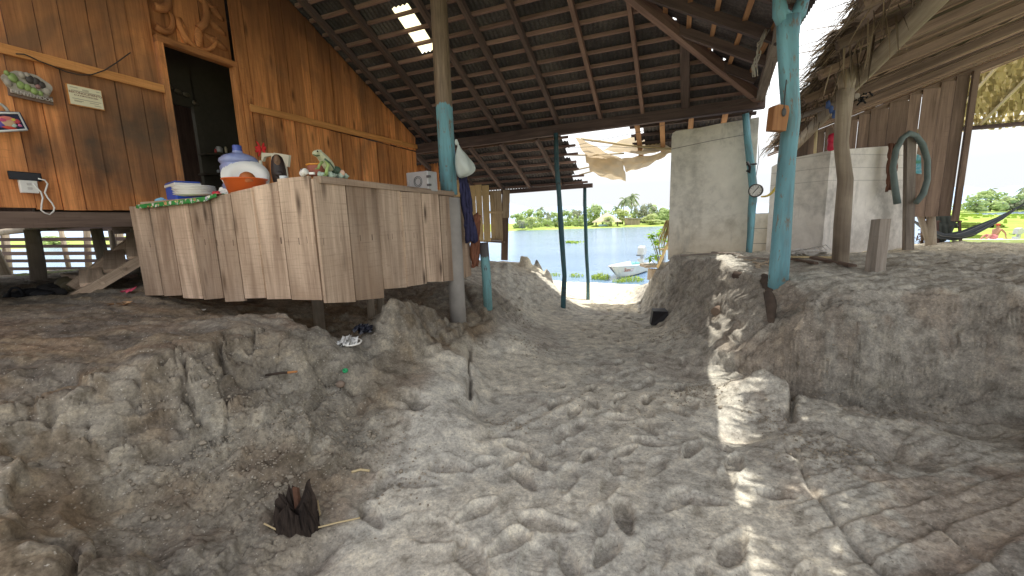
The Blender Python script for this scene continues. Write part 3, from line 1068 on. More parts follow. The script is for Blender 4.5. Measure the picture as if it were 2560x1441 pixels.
def sand_mat():
    t = NT('eroded_sand')
    p = t.pos()
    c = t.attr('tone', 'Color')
    g = t.noise(p, 120, 2, 0.6)
    g2 = t.noise(p, 30, 3, 0.65)
    g3 = t.noise(p, 9, 5, 0.65)
    k = t.math('ADD', t.math('MULTIPLY', g, .55), t.math('MULTIPLY', g2, .45))
    c = t.mix(1.0, c, t.ramp(k, [(0.34, (.84, .84, .84)), (0.5, (1, 1, 1)), (0.64, (1.15, 1.145, 1.13))]), 'MULTIPLY')
    g4 = t.noise(p, 55, 2, 0.6)
    c = t.mix(1.0, c, t.ramp(g4, [(0.36, (.84, .83, .82)), (0.5, (1, 1, 1)), (0.64, (1.14, 1.13, 1.11))]), 'MULTIPLY')
    c = t.mix(1.0, c, t.ramp(g3, [(0.32, (.60, .585, .56)), (0.5, (1, 1, 1)), (0.66, (1.32, 1.3, 1.24))]), 'MULTIPLY')
    sp = t.noise(p, 75, 1, 0.5)
    c = t.mix(t.ramp(sp, [(0.70, (0, 0, 0)), (0.76, (.6, .6, .6))]), c, (.62, .58, .50))
    c = t.mix(t.ramp(sp, [(0.24, (.6, .6, .6)), (0.31, (0, 0, 0))]), c, (.09, .08, .07))
    t.col(c)
    t.rough(0.95, 0.15)
    vr = t.t.nodes.new('ShaderNodeTexVoronoi')
    vr.inputs['Scale'].default_value = 48
    t.l(t.mapping(p), vr.inputs['Vector'])
    hgt_ = t.math('ADD', t.math('ADD', t.math('MULTIPLY', g2, 1.0), t.math('MULTIPLY', g4, .6)), t.math('MULTIPLY', vr.outputs['Distance'], -.2))
    t.bump(hgt_, 0.55, 0.007)
    return t.m


M['sand'] = sand_mat()
me.materials.append(M['sand'])
ground = bpy.data.objects.new('sand_ground', me)
COL.objects.link(ground)
struct(ground)

_flat = HH


def fine_z(x, y):
    """height of the finished sand at a point"""
    j = int(np.clip(np.searchsorted(ys, y), 1, nr - 1))
    row = XX[j]
    i = int(np.clip(np.searchsorted(row, x), 1, nc - 1))
    return float(max(HH[j, i], HH[j - 1, i], HH[j, i - 1]))


def GF(px, py, lift=0.0):
    Q = G(px, py)
    Q[2] = fine_z(Q[0], Q[1]) + lift
    return Q
# ------------------------------------------------------------------ the wooden house on stilts
PW = -5.6                                     # plane of its front wall
EAVE_Q, EAVE_Z, SL = 8.11, 3.37, 0.477        # underside of the rafters, main slope
RIDGE_Q = 2.6
RIDGE_Z = EAVE_Z + SL * (EAVE_Q - RIDGE_Q)
SH = 0.54                                     # hip slope
HIP_P = 1.24


def zmain(q):
    return EAVE_Z + SL * (EAVE_Q - q) if q >= RIDGE_Q else RIDGE_Z - SL * (RIDGE_Q - q)


def zhip(p):
    return EAVE_Z + SH * (HIP_P - p)


ZF = 1.77
house = thing('wooden_house', 'orange-brown plank house on stilts with a carved panel above its dark doorway', 'house', PQ(PW, 3, .88))


def board_wall(mb, q0, q1, zb, ztf, p=PW, th=.025, wmin=.15, wmax=.27, skip=None, jit=.004):
    q = q0
    while q < q1 - 1e-3:
        w = min(random.uniform(wmin, wmax), q1 - q)
        if q1 - q - w < .06:
            w = q1 - q
        zt0, zt1 = ztf(q), ztf(q + w)
        dp = random.uniform(-.012, .012)
        qa, qb = q + .002, q + w - random.uniform(.002, .011)
        zb2 = zb + random.uniform(-.012, .012)
        uo = random.uniform(0, 40)
        vs = []
        for pp in (p + dp + th / 2, p + dp - th / 2):
            for (qq, zz) in ((qa, zb2), (qb, zb2), (qb, zt1), (qa, zt0)):
                vs.append(PQ(pp, qq, zz))
        uvs = [(qq - qa + uo, zz + uo) for _ in (0, 1) for (qq, zz) in ((qa, zb2), (qb, zb2), (qb, zt1), (qa, zt0))]
        mb._add(vs, [(0, 1, 2, 3), (7, 6, 5, 4), (0, 4, 5, 1), (1, 5, 6, 2), (2, 6, 7, 3), (3, 7, 4, 0)], uvs)
        q += w


w = MB()
DQ0, DQ1, DZT = 3.10, 4.02, 3.68
topf = lambda q: max(zmain(q) + .10, 3.3)
board_wall(w, -2.0, DQ0, ZF, lambda q: 3.15)
board_wall(w, -2.0, 3.085, 3.17, topf, p=PW + .018)
board_wall(w, DQ1, 8.06, ZF, lambda q: 3.18)
board_wall(w, DQ1, 8.06, 3.20, topf, p=PW + .016)
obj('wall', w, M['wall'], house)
w = MB()
board_wall(w, 2.98, DQ1 + .0, DZT + .08, topf, p=PW - .06, wmin=.3, wmax=.4)
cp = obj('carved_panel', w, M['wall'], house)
# carved leaves and flowers in relief
w = MB()


def curl(pts, r0, r1):
    w.tube([PQ(PW - .035 + .01 * math.sin(i), q, z) for i, (q, z) in enumerate(pts)], list(np.linspace(r0, r1, len(pts))), 8)


def arc(cq, cz, r, a0, a1, n=9):
    return [(cq + r * math.cos(math.radians(a0 + (a1 - a0) * i / n)), cz + r * 1.2 * math.sin(math.radians(a0 + (a1 - a0) * i / n))) for i in range(n + 1)]


curl(arc(3.50, 4.30, .26, -60, 150), .045, .03)
curl(arc(3.62, 4.05, .22, 180, 350), .04, .02)
curl(arc(3.20, 4.55, .16, -90, 60), .05, .03)
curl(arc(3.20, 4.25, .14, -100, 70), .05, .03)
curl(arc(3.22, 4.0, .13, -120, 40), .045, .02)
curl(arc(3.80, 4.6, .2, 100, 300), .04, .02)
for (q, z, a, l) in [(3.45, 3.93, 1.7, .16), (3.62, 3.93, 1.4, .15), (3.85, 4.35, 2.5, .17), (3.86, 4.15, 2.6, .15), (3.83, 3.95, 2.8, .16), (3.3, 4.8, 2.2, .2), (3.6, 4.9, 1.0, .2), (3.85, 4.8, 2.4, .18), (3.42, 5.15, 1.4, .16), (3.72, 5.2, 1.9, .2)]:
    w.blob(PQ(PW - .04, q, z), (.035, l, .05), 10, 6, 0, ax=BV, ay=AV * math.cos(a) + ZV * math.sin(a), az=np.cross(BV, AV * math.cos(a) + ZV * math.sin(a)))
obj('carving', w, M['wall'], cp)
w = MB()
w.box(PQ(PW + .045, (-2 + DQ0) / 2, 3.16), (.03, DQ0 + 2 - .01, .085), BV, AV, ZV, 1)
obj('batten', w, M['rail'], house)
w = MB()
qs = [DQ1 + .1, 5.15, 6.45, 7.5, 8.12]
for i in range(4):
    w.bar(PQ(PW + .05 + .003 * i, qs[i], 3.20 + .022 * i), PQ(PW + .05 + .003 * i, qs[i + 1] + .01, 3.205 + .022 * (i + 1)), .035, .095, ZV)
obj('batten', w, M['rail'], house)
w = MB()
w.box(PQ(PW + .01, DQ0 + .03, (ZF + DZT) / 2), (.09, .055, DZT - ZF), BV, AV, ZV)
w.box(PQ(PW + .01, DQ1 - .03, (ZF + DZT) / 2), (.09, .06, DZT - ZF), BV, AV, ZV)
w.box(PQ(PW + .01, (DQ0 + DQ1) / 2, DZT + .035), (.10, DQ1 - DQ0, .07), BV, AV, ZV, 1)
w.box(PQ(PW + .02, DQ1 + .055, DZT / 2 + 1.65), (.05, .075, 3.2), BV, AV, ZV)
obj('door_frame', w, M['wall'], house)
# door leaf swung inwards, and the dark room
w = MB()
dd = unit(-BV * .94 + AV * .34)
dn = np.cross(ZV, dd)
w.box(PQ(PW - .03, DQ0 + .09, (ZF + DZT) / 2 + .02) + dd * .40, (.80, .035, DZT - ZF - .08), dd, dn, ZV)
dl = obj('door', w, M['darkdoor'], house)
for zz in (2.2, 3.0, 3.45):
    w = MB()
    w.box(PQ(PW - .03, DQ0 + .09, zz) + dd * .40 - dn * -.03, (.74, .02, .09), dd, dn, ZV, 0)
    obj('door_rail', w, M['darkdoor'], dl)
w = MB()
w.blob(PQ(PW - .03, DQ0 + .09, 2.45) + dd * .72 + dn * .05, (.02, .02, .05), 8, 6)
obj('handle', w, plain('dull_brass', (.35, .28, .15), .4, metal=.6), dl)
# inner partition with its own doorway, carved head
w = MB()
PI_ = PW - 1.0
for a, b, z0, z1 in [(2.2, 4.05, 3.30, 4.6), (2.2, 3.36, ZF, 3.30), (4.02, 4.9, ZF, 4.6)]:
    w.box(PQ(PI_, (a + b) / 2, (z0 + z1) / 2), (.05, b - a, z1 - z0), BV, AV, ZV)
for q in (3.36, 4.02):
    w.box(PQ(PI_ + .05, q, 2.55), (.07, .09, 1.55), BV, AV, ZV)
ip = obj('inner_partition', w, plain('grey_green_panel', (.085, .08, .06), .6), house)
w = MB()
for i in range(7):
    a = i / 6
    w.blob(PQ(PI_ + .07, 3.4 + .62 * a, 3.36 + .12 * math.sin(a * 3.1) + .03 * (i % 2)), (.02, .07, .035), 8, 5)
obj('carved_head', w, plain('worn_carving', (.17, .155, .11), .5), ip)
# shell of the house behind the wall
w = MB()
pback = -10.2
w.box(PQ((PW + pback) / 2 - .03, 3.02, ZF - .06), (PW - pback - .06, 10.0, .06), BV, AV, ZV, 1)
obj('floor', w, M['brownboard'], house)
w = MB()
w.box(PQ(pback, 3.02, 3.5), (.05, 10.0, 3.4), BV, AV, ZV)
for q in (-1.95, 8.04):
    for i in range(18):
        pa = PW - .03 - (PW - pback - .06) * (i + .5) / 18
        zt = zmain(max(q, -2)) + .1
        w.box(PQ(pa, q, (ZF + zt) / 2), ((PW - pback - .06) / 18 - .004, .03, zt - ZF), BV, AV, ZV)
obj('outer_wall', w, M['brownboard'], house)
# girders and stilts
w = MB()
w.box(PQ(PW - .02, 3.0, ZF - .10), (.10, 10.1, .15), BV, AV, ZV, 1)
for q in (-.8, .6, 4.4, 6.3, 7.8):
    w.box(PQ(-7.9, q, ZF - .17), (4.4, .10, .14), BV, AV, ZV, 0)
obj('floor_joists', w, M['brownboard'], house)
w = MB()
w.tube([onz(-60, 585, 1.66) + V(0, 0, -.04), onz(80, 572, 1.66), onz(270, 552, 1.66) + V(0, 0, .02)], .062, 10)
obj('log_beam', w, M['logwood'], house)
for (x0, y0, x1, y1, Y, r) in [(76, 560, 97, 704, 5.7, .085), (236, 548, 260, 668, 6.4, .075), (-40, 560, 20, 700, 6.9, .07), (335, 552, 346, 640, 7.6, .08), (272, 550, 277, 600, 8.0, .05)]:
    a, b = aty(x1, y1, Y), aty(x0, y0, Y)
    b[2] = ZF - .15
    a[2] = min(a[2], gz(a)) - .05
    w = MB()
    w.tube([a, a * .6 + b * .4 + V(.01, 0, 0), b], [r * 1.06, r, r * .95], 12, wob=.05)
    obj('stilt', w, M['logwood'], house)
for (p, q) in [(-5.75, 5.4), (-5.75, 7.7), (-8, 7.6), (-9.8, 5), (-9.8, 2.2)]:
    w = MB()
    w.tube([PQ(p, q, gz(PQ(p, q, 0)) - .1), PQ(p, q, ZF - .15)], .08, 10, wob=.04)
    obj('stilt', w, M['logwood'], house)

# wooden steps
PA = pq_of(G(212, 735))[0]
PB_ = PA - .45
A0, A1 = onp(196, 742, PA), onp(352, 650, PA)
B0, B1 = onp(190, 712, PB_), onp(350, 588, PB_)
steps = thing('wooden_steps', 'short rough wooden steps rising beside the counter to the raised house', 'steps', A0)
for a, b in ((A0, A1), (B0, B1)):
    d = unit(b - a)
    w = MB()
    w.bar(a - d * .05, b + d * .05, .045, .11, ZV, .004)
    obj('stringer', w, M['counter'], steps)
for t in (.22, .58, .95):
    a, b = A0 + (A1 - A0) * t, B0 + (B1 - B0) * t
    w = MB()
    w.bar(a + V(0, 0, .045), b + V(0, 0, .045), .19, .035, ZV, .006)
    obj('tread', w, M['counter'], steps)

# slat fence behind the stilts
fence = thing('slat_fence', 'low fence of shade-darkened horizontal slats seen under the house', 'fence', aty(150, 690, 9.2))
for y, sg in [(573, 0), (598, 2), (616, 1), (634, 1), (653, 0), (671, 2), (690, 3)]:
    a, b = aty(-90, y + sg, 9.2), aty(420, y - 1, 9.0)
    w = MB()
    w.bar(a, b, .03, .075 if y > 580 else .10, ZV, .006)
    obj('slat', w, M['dark'], fence)  # dark wood tone stands in for the shade on the slats
for x, r in [(8, .07), (160, .045), (215, .06), (285, .05), (300, .05)]:
    a, b = aty(x + (18 if x == 160 else 6), 700, 9.4), aty(x - (14 if x == 160 else 0), 545, 9.4)
    a[2] = gz(a) - .1
    w = MB()
    w.tube([a, b], r, 8, wob=.06)
    obj('fence_post', w, M['logwood'], fence)

# ------------------------------------------------------------------ porch roof
roof = thing('porch_roof', 'dark corrugated hipped roof over the sandy passage, on smoke-stained rafters', 'roof', PQ(-1, 5, 4.2))
PEDGE = 1.20                                  # ragged right edge
WAVE = 0.076


def hip_q(p):                                 # where the two slopes meet
    return EAVE_Q - (HIP_P - p) * SH / SL


def corr_sheet(p0, p1, q0, q1, zf, off, along='q', keep=None, step=None, amp=.011):
    """corrugations run along the slope; rows of sheets overlap"""
    mb = MB()
    if along == 'q':
        n = int((p1 - p0) / WAVE * 6)
        rows = max(1, int(round((q1 - q0) / .98)))
        for r_ in range(rows):
            a, b = q0 + (q1 - q0) * r_ / rows, q0 + (q1 - q0) * (r_ + 1) / rows
            nv = 5 if step is None else step

            def fn(u, v, a=a, b=b, r_=r_):
                p = p0 + (p1 - p0) * u
                q = a - .06 + (b - a + .06) * v
                return PQ(p, q, zf(p, q) + off + amp * math.sin(2 * math.pi * p / WAVE + r_ * .9) + .012 * (1 - v) + .008 * math.sin(p * 3.1 + r_ * 2))
            mb.sheet(fn, n, nv, keep=(lambda u, v, a=a, b=b: keep(p0 + (p1 - p0) * u, a - .06 + (b - a + .06) * v)) if keep else None)
    else:
        n = int((q1 - q0) / WAVE * 6)
        rows = max(1, int(round((p1 - p0) / .98)))
        for r_ in range(rows):
            a, b = p0 + (p1 - p0) * r_ / rows, p0 + (p1 - p0) * (r_ + 1) / rows

            def fn(u, v, a=a, b=b, r_=r_):
                q = q0 + (q1 - q0) * u
                p = a - .06 + (b - a + .06) * v
                return PQ(p, q, zf(p, q) + off + amp * math.sin(2 * math.pi * q / WAVE + r_ * .9) + .012 * (1 - v))
            mb.sheet(fn, n, 5, keep=(lambda u, v, a=a, b=b: keep(a - .06 + (b - a + .06) * v, q0 + (q1 - q0) * u)) if keep else None)
    return mb


SKY = (-4.09, -3.79, 5.42, 6.24)
OFF = .155
ROOF_BACK = 0.9
zm = lambda p, q: zmain(q)
zh = lambda p, q: zhip(p)
insky = lambda p, q: SKY[0] < p < SKY[1] and SKY[2] < q < SKY[3]
obj('roofing_sheet', corr_sheet(-10.4, PEDGE, RIDGE_Q, 8.42, zm, OFF, 'q', lambda p, q: q > hip_q(p) - .03 and not insky(p, q)), M['corrug'], roof)
obj('roofing_sheet', corr_sheet(-10.4, 1.1, ROOF_BACK, RIDGE_Q, zm, OFF, 'q', lambda p, q: zmain(q) < zhip(p) + .03), M['corrug'], roof)
obj('roofing_sheet', corr_sheet(-4.2, PEDGE, ROOF_BACK, 8.4, zh, OFF, 'p', lambda p, q: q < hip_q(p) + .03 and zhip(p) < zmain(q) + .03), M['corrug'], roof)
w = MB()
w.sheet(lambda u, v: PQ(SKY[0] - .03 + (SKY[1] - SKY[0] + .06) * u, SKY[2] - .05 + (SKY[3] - SKY[2] + .1) * v, zmain(SKY[2] - .05 + (SKY[3] - SKY[2] + .1) * v) + OFF + .02 + .008 * math.sin(2 * math.pi * u * 3)), 24, 3)
obj('translucent_panel', w, M['skylight'], roof)


def timber(name, a, b, wd, h, m, par):
    w = MB()
    w.bar(a, b, wd, h, ZV, .004)
    obj(name, w, m, par)


# purlins of the main slope
q = 8.30
while q > 2.7:
    pe = min(1.0, HIP_P - (EAVE_Q - q) * SL / SH)
    timber('purlin', PQ(PW + .05, q, zmain(q) + .115), PQ(pe, q, zmain(q) + .115), .05, .045, M['purlin'], roof)
    q -= .245 + random.uniform(-.012, .012)
# rafters of the main slope
for p, wd in [(-5.28, .07), (-4.62, .08), (-3.52, .075), (-2.9, .075), (-2.22, .07), (-1.38, .06), (-.62, .06), (.1, .13)]:
    qa = max(RIDGE_Q, hip_q(p) + .02)
    timber('rafter', PQ(p - .06, qa, zmain(qa) + .045), PQ(p, 8.25, zmain(8.25) + .045), wd, .095, M['dark'] if wd != .06 else M['purlin'], roof)
ha, hb = PQ(-3.5, hip_q(-3.5), zhip(-3.5) + .0), PQ(1.22, hip_q(1.22), zhip(1.22) + .02)
timber('hip_rafter', ha, hb, .10, .15, M['purlin'], roof)
# hip slope: jack rafters across and purlins along
for q in (7.35, 6.62, 5.88, 5.05, 4.2, 3.3, 2.3, 1.2):
    pa = HIP_P - (EAVE_Q - q) * SL / SH if q > 2.6 else -3.0
    timber('jack_rafter', PQ(max(pa, -3.3) + .02, q, zhip(max(pa, -3.3)) + .04), PQ(1.05, q, zhip(1.05) + .04), .065, .12, M['dark'], roof)
p = .98
while p > -3.4:
    qe = min(7.9, hip_q(p) - .05)
    timber('purlin', PQ(p, ROOF_BACK, zhip(p) + .122), PQ(p, qe, zhip(p) + .122), .055, .04, M['purlin_lit'], roof)
    p -= .30
# beams
timber('eave_beam', PQ(-6.0, 8.10, 3.24), PQ(1.30, 8.10, 3.345), .10, .19, M['dark'], roof)
timber('side_beam', PQ(1.25, 8.35, 3.42), PQ(.75, 2.6, 3.74), .12, .16, M['greywood'], roof)
# lower lean-to towards the lake
LE = 9.85
zl = lambda p, q: 3.12 - (3.12 - 2.30) * (q - 8.2) / (9.8 - 8.2)
obj('lean_to_sheet', corr_sheet(-6.2, -2.12, 8.12, LE + .1, zl, .15, 'q', lambda p, q: p < -2.2 + .12 * math.sin(q * 9)), M['corrug'], roof)
for k_ in range(7):
    q = 8.3 + .25 * k_
    timber('lean_to_purlin', PQ(-6.1, q, zl(0, q) + .115), PQ(-2.1 + random.uniform(0, .12), q, zl(0, q) + .115), .045, .045, M['purlin'], roof)
for p in (-5.6, -4.9, -4.15, -3.4, -2.6):
    timber('lean_to_rafter', PQ(p - .1, 8.15, zl(0, 8.15) + .04), PQ(p, 9.82, zl(0, 9.82) + .04), .065, .085, M['dark'], roof)
timber('lean_to_beam', PQ(-6.2, 9.76, 2.28), PQ(-1.86, 9.76, 2.325), .10, .10, M['dark'], roof)
# overhang above the plaster wall
zo = lambda p, q: 3.30 - .36 * (q - 8.2)
obj('overhang_sheet', corr_sheet(-.85, 1.2, 8.45, 9.6, zo, .15, 'q', lambda p, q: p > -.75 + .1 * math.sin(q * 11)), M['corrug'], roof)
for q in (8.55, 8.85, 9.15, 9.45):
    timber('overhang_purlin', PQ(-.9, q, zo(0, q) + .11), PQ(1.25, q, zo(0, q) + .11), .07, .05, M['dark'], roof)
for p in (-.75, -.3, .2, .75):
    timber('overhang_rafter', PQ(p, 8.3, zo(0, 8.3) + .04), PQ(p, 9.55, zo(0, 9.55) + .04), .09, .06, M['purlin_lit'], roof)

# ------------------------------------------------------------------ the counter
CQ, CPR = 2.32, -2.47
counter = thing('wooden_counter', 'L-shaped bar counter of weathered vertical boards hanging over a washed-out hollow', 'counter', PQ(CPR, CQ, .4))


def px_of(P):
    l = RC.T @ (np.asarray(P) - CP)
    return 1280 + FPX * l[0] / -l[2], 720.5 - FPX * l[1] / -l[2]


def zrow(x, y, P0):
    """height at plan point P0 that appears on row y"""
    lo, hi = 0.2, 3.0
    for _ in range(40):
        m = (lo + hi) / 2
        if px_of((P0[0], P0[1], m))[1] > y:
            lo = m
        else:
            hi = m
    return m


def face_boards(cols, tops, bots, plane):
    w = MB()
    for (x0, x1), (ya, yb), (yc, yd) in zip(zip(cols[:-1], cols[1:]), tops, bots):
        dq = random.uniform(-.013, .013)
        yc, yd = yc + random.uniform(-3, 3), yd + random.uniform(-3, 3)
        if plane == 'q':
            P0, P1 = onq(x0 + 1.0, 640, CQ + dq), onq(x1 - 1.7, 640, CQ + dq)
            back = AV * .024
        else:
            P0, P1 = onp(x0 + 1.0, 620, CPR + dq), onp(x1 - 1.7, 620, CPR + dq)
            back = -BV * .024
        z = [zrow(0, yc, P0), zrow(0, yd, P1), zrow(0, yb, P1), zrow(0, ya, P0)]
        j = random.uniform(-.004, .004)
        a = [np.array([P[0], P[1], zz]) for P, zz in zip((P0, P1, P1 + AV * j, P0 + AV * j), z)]
        wd = np.linalg.norm(P1 - P0)
        uo = random.uniform(0, 40)
        uv = [(uo, uo + z[0]), (uo + wd, uo + z[1]), (uo + wd, uo + z[2]), (uo, uo + z[3])]
        b = [p + back for p in a]
        w._add(a + b, [(0, 1, 2, 3), (7, 6, 5, 4), (0, 4, 5, 1), (1, 5, 6, 2), (2, 6, 7, 3), (3, 7, 4, 0)], uv + uv)
    return w


cols = [345, 393, 440, 492, 545, 597, 652, 716, 795]
tops = [(517, 515), (513, 511), (508, 504), (502, 494), (492, 484), (482, 470), (468, 455), (448, 440)]
bots = [(742, 741), (741, 741), (747, 747), (748, 748), (752, 751), (748, 748), (748, 749), (750, 752)]
obj('front_boards', face_boards(cols, tops, bots, 'q'), M['counter'], counter)
cols = [800, 878, 952, 1012, 1062, 1105, 1150, 1177]
tops = [(447, 452), (456, 462), (472, 477), (480, 482), (484, 486), (489, 492), (492, 496)]
bots = [(756, 753), (753, 744), (724, 718), (718, 711), (708, 704), (704, 698), (696, 690)]
obj('side_boards', face_boards(cols, tops, bots, 'p'), M['counter'], counter)
w = MB()
w.box(PQ(-3.72, CQ + .30, 1.80), (2.35, .52, .035), BV, AV, ZV, 0)
w.box(PQ(CPR - .30, 3.32, 1.858), (.56, 1.92, .032), BV, AV, ZV, 1)
w.box(PQ(CPR - .02, 3.3, 1.866), (.07, 1.98, .05), BV, AV, ZV, 1)
obj('counter_top', w, M['counter'], counter)
w = MB()
w.box(PQ(-3.7, CQ + .05, 1.45), (2.3, .05, .06), BV, AV, ZV, 0)
w.box(PQ(CPR - .05, 3.3, 1.4), (.05, 1.9, .06), BV, AV, ZV, 1)
w.box(PQ(-3.7, CQ + .05, .99), (2.3, .05, .06), BV, AV, ZV, 0)
w.box(PQ(CPR - .05, 3.3, 1.0), (.05, 1.9, .06), BV, AV, ZV, 1)
obj('inner_rails', w, M['counter'], counter)
for (x0, y0, x1, y1, z, r) in [(800, 820, 770, 700, .45, .055), (935, 863, 925, 720, .26, .036), (955, 806, 938, 700, .33, .045)]:
    a = onz(x0, y0, z)
    a[2] = gz(a) - .06
    b = np.array([a[0] - .02, a[1] + .02, 1.75])
    w = MB()
    w.tube([a, (a + b) / 2 + V(.012, 0, 0), b], [r * 1.08, r, r], 10, wob=.06)
    obj('leg', w, M['logwood'], counter)

# ------------------------------------------------------------------ posts


def post(name, label, mat, pts, rad, n=14, wob=.02, cat='post'):
    w = MB()
    w.tube(pts, rad, n, wob=wob)
    o = obj(name, w, mat, loc=pts[0])
    return tag(o, label, cat)


b0 = PQ(-2.62, 4.36, gz(PQ(-2.62, 4.36, 0)) - .1)
tp = aty(1095, -40, 4.95)
tp[2] = 4.3
m1 = aty(1123, 486, 4.95)
post('round_post', 'thick round post at the counter end, bare wood above and sky blue paint below', M['blue_half'],
     [np.array([m1[0], m1[1], 1.86]), aty(1108, 230, 4.95), tp + V(0, 0, .05)], [.098, .098, .094], 18)
a = onz(1150, 800, .3)
cl = PQ(-2.50, 4.28, gz(PQ(-2.50, 4.28, 0)) - .15)
post('concrete_pillar', 'short grey round cement pillar under the right end of the counter', plain('grey_cement', (.33, .31, .285), .9, .25, 6, bump=.4),
     [cl, cl + V(0, 0, .5), np.array([cl[0], cl[1], 1.82])], [.105, .10, .10], 20, .01, 'pillar')
a = onz(1220, 757, .45)
tb = aty(1209, 607, a[1])
post('stub_post', 'short sawn-off post with faded blue paint in the left bank', blue_paint('faded_blue_paint', 1.05, (.17, .36, .38), (.16, .15, .15)),
     [a + V(0, 0, -.15), (a + tb) / 2 + V(.005, 0, 0), tb], [.060, .062, .062], 14)
# forked blue post
a = onz(1945, 706, .81)
Yp = a[1]
pts = [a + V(0, 0, -.1), aty(1950, 640, Yp), aty(1958, 520, Yp), aty(1967, 400, Yp), aty(1978, 300, Yp), aty(1972, 200, Yp), aty(1969, 100, Yp), aty(1972, 45, Yp)]
fork = thing('forked_post', 'thick sky blue post with a forked top at the edge of the right terrace', 'post', a)
w = MB()
w.tube(pts, [.092, .088, .082, .078, .076, .082, .088, .10], 18, wob=.025)
obj('trunk', w, M['blue'], fork)
for x1, y1 in ((1946, -14), (2010, -8)):
    w = MB()
    w.tube([aty(1971, 62, Yp), aty((1971 + x1) / 2 + (6 if x1 > 1980 else -8), 34, Yp), aty(x1, y1, Yp)], [.085, .066, .05], 12)
    obj('fork_arm', w, M['blue'], fork)
# thin crooked blue post by the plaster wall
a = onq(1871, 641, 7.98)
post('crooked_post', 'thin crooked blue pole standing against the plaster wall', M['blue'],
     [a + V(0, 0, -.08), onq(1876, 590, 7.98), onq(1880, 520, 7.98), onq(1884, 480, 7.98), onq(1879, 430, 7.98), onq(1869, 350, 7.98), onq(1864, 285, 7.98)],
     [.05, .052, .062, .066, .062, .054, .05], 12)
# the two crooked poles in the passage
a = onz(1407, 786, -.29)
Yp = a[1]
post('crooked_pole', 'crooked pole in the middle of the passage, faded blue at the top', M['blue_mid'],
     [a + V(0, 0, -.1), aty(1409, 735, Yp), aty(1411, 690, Yp), aty(1406, 620, Yp), aty(1402, 560, Yp), aty(1398, 490, Yp), aty(1392, 420, Yp), aty(1390, 348, Yp) + V(0, 0, .1)],
     [.052, .05, .045, .047, .05, .045, .043, .042], 12, .06)
a = onz(1470, 752, -.47)
Yp = a[1]
post('crooked_pole', 'slender dark crooked pole nearest the lake, under the corner of the lean-to', M['blue_mid'],
     [a + V(0, 0, -.1), aty(1470, 700, Yp), aty(1466, 630, Yp), aty(1464, 560, Yp), aty(1462, 510, Yp), aty(1462, 470, Yp)],
     [.048, .043, .045, .045, .045, .04], 12, .06)
# forked natural trunk
a = onz(2100, 668, .82)
Yp = a[1]
fork = thing('forked_tree_post', 'bare grey forked tree trunk holding the plank roof on the right terrace', 'post', a)
w = MB()
w.tube([a + V(0, 0, -.1), aty(2106, 560, Yp), aty(2113, 450, Yp), aty(2103, 360, Yp), aty(2108, 290, Yp), aty(2115, 225, Yp)], [.088, .085, .078, .072, .078, .088], 14, wob=.05)
obj('trunk', w, M['logwood'], fork)
for x1, y1, r in ((2104, 155, .055), (2140, 150, .045)):
    w = MB()
    w.tube([aty(2114, 240, Yp), aty((2114 + x1) / 2, 195, Yp), aty(x1, y1, Yp)], [.066, .058, r], 12, wob=.05)
    obj('fork_arm', w, M['logwood'], fork)
a = onz(2192, 684, .82)
tb = aty(2196, 548, a[1])
w = MB()
w.box((a + tb) / 2 - V(0, 0, .05), (.125, .11, tb[2] - a[2] + .1), V(1, .15, 0), V(-.15, 1, 0), None, 2, .008)
tag(obj('sawn_post', w, M['greywood'], loc=a), 'short grey squared post standing alone on the right terrace', 'post')

# ------------------------------------------------------------------ walls on the right
w = MB()
zb = .72
out = [(-.12, zb), (1.24, zb), (1.24, 3.13), (.9, 3.105), (.6, 3.09), (.35, 3.06), (.1, 3.055), (-.05, 3.05), (-.105, 3.02), (-.12, 2.96)]
w.prism([PQ(p, 8.13, z) for p, z in out], AV * .14)
pw = obj('plaster_wall', w, M['plaster'], bevel=.012)
tag(pw, 'tall stained grey cement wall panel beneath the roof beam', 'wall')
w = MB()
w.box(PQ(1.66, 8.55, 1.13), (.80, .30, .82), BV, AV, ZV)
cz = obj('block_wall', w, M['cistern'], bevel=.012)
tag(cz, 'low pale wall of big cement blocks between the two blue posts', 'wall')
w = MB()
for z in (1.0, 1.27):
    w.box(PQ(1.66, 8.398, z), (.80, .006, .008), BV, AV, ZV)
obj('mortar_joint', w, plain('mortar', (.25, .23, .2), .9), cz)
w = MB()
L0, C0, R0 = onz(1985, 641, .82), onz(2053, 641, .82), onz(2262, 624, .84)
L0 = C0 + (L0 - C0) * 1.05 + V(-.1, .55, 0)
hgt = lambda x, y, P: zrow(x, y, P)
zl_, zc_, zr_ = 2.32, zrow(0, 376, C0), zrow(0, 360, R0)
th = V(.02, .14, 0)
outl = [np.array([L0[0], L0[1], .7]), np.array([C0[0], C0[1], .7]), np.array([C0[0], C0[1], zc_]), np.array([L0[0] + .15, L0[1] - .1, zl_ + .1]), np.array([L0[0], L0[1], zl_])]
w.prism(outl, V(.12, .02, 0) * 1.0)
outr = [np.array([C0[0], C0[1], .7]), np.array([R0[0], R0[1], .7]), np.array([R0[0], R0[1], zr_]), np.array([C0[0], C0[1], zc_])]
w.prism(outr, V(.01, .13, 0))
ww = obj('whitewashed_wall', w, M['white'])
tag(ww, 'cornered whitewashed block partition behind the forked tree trunk', 'wall')

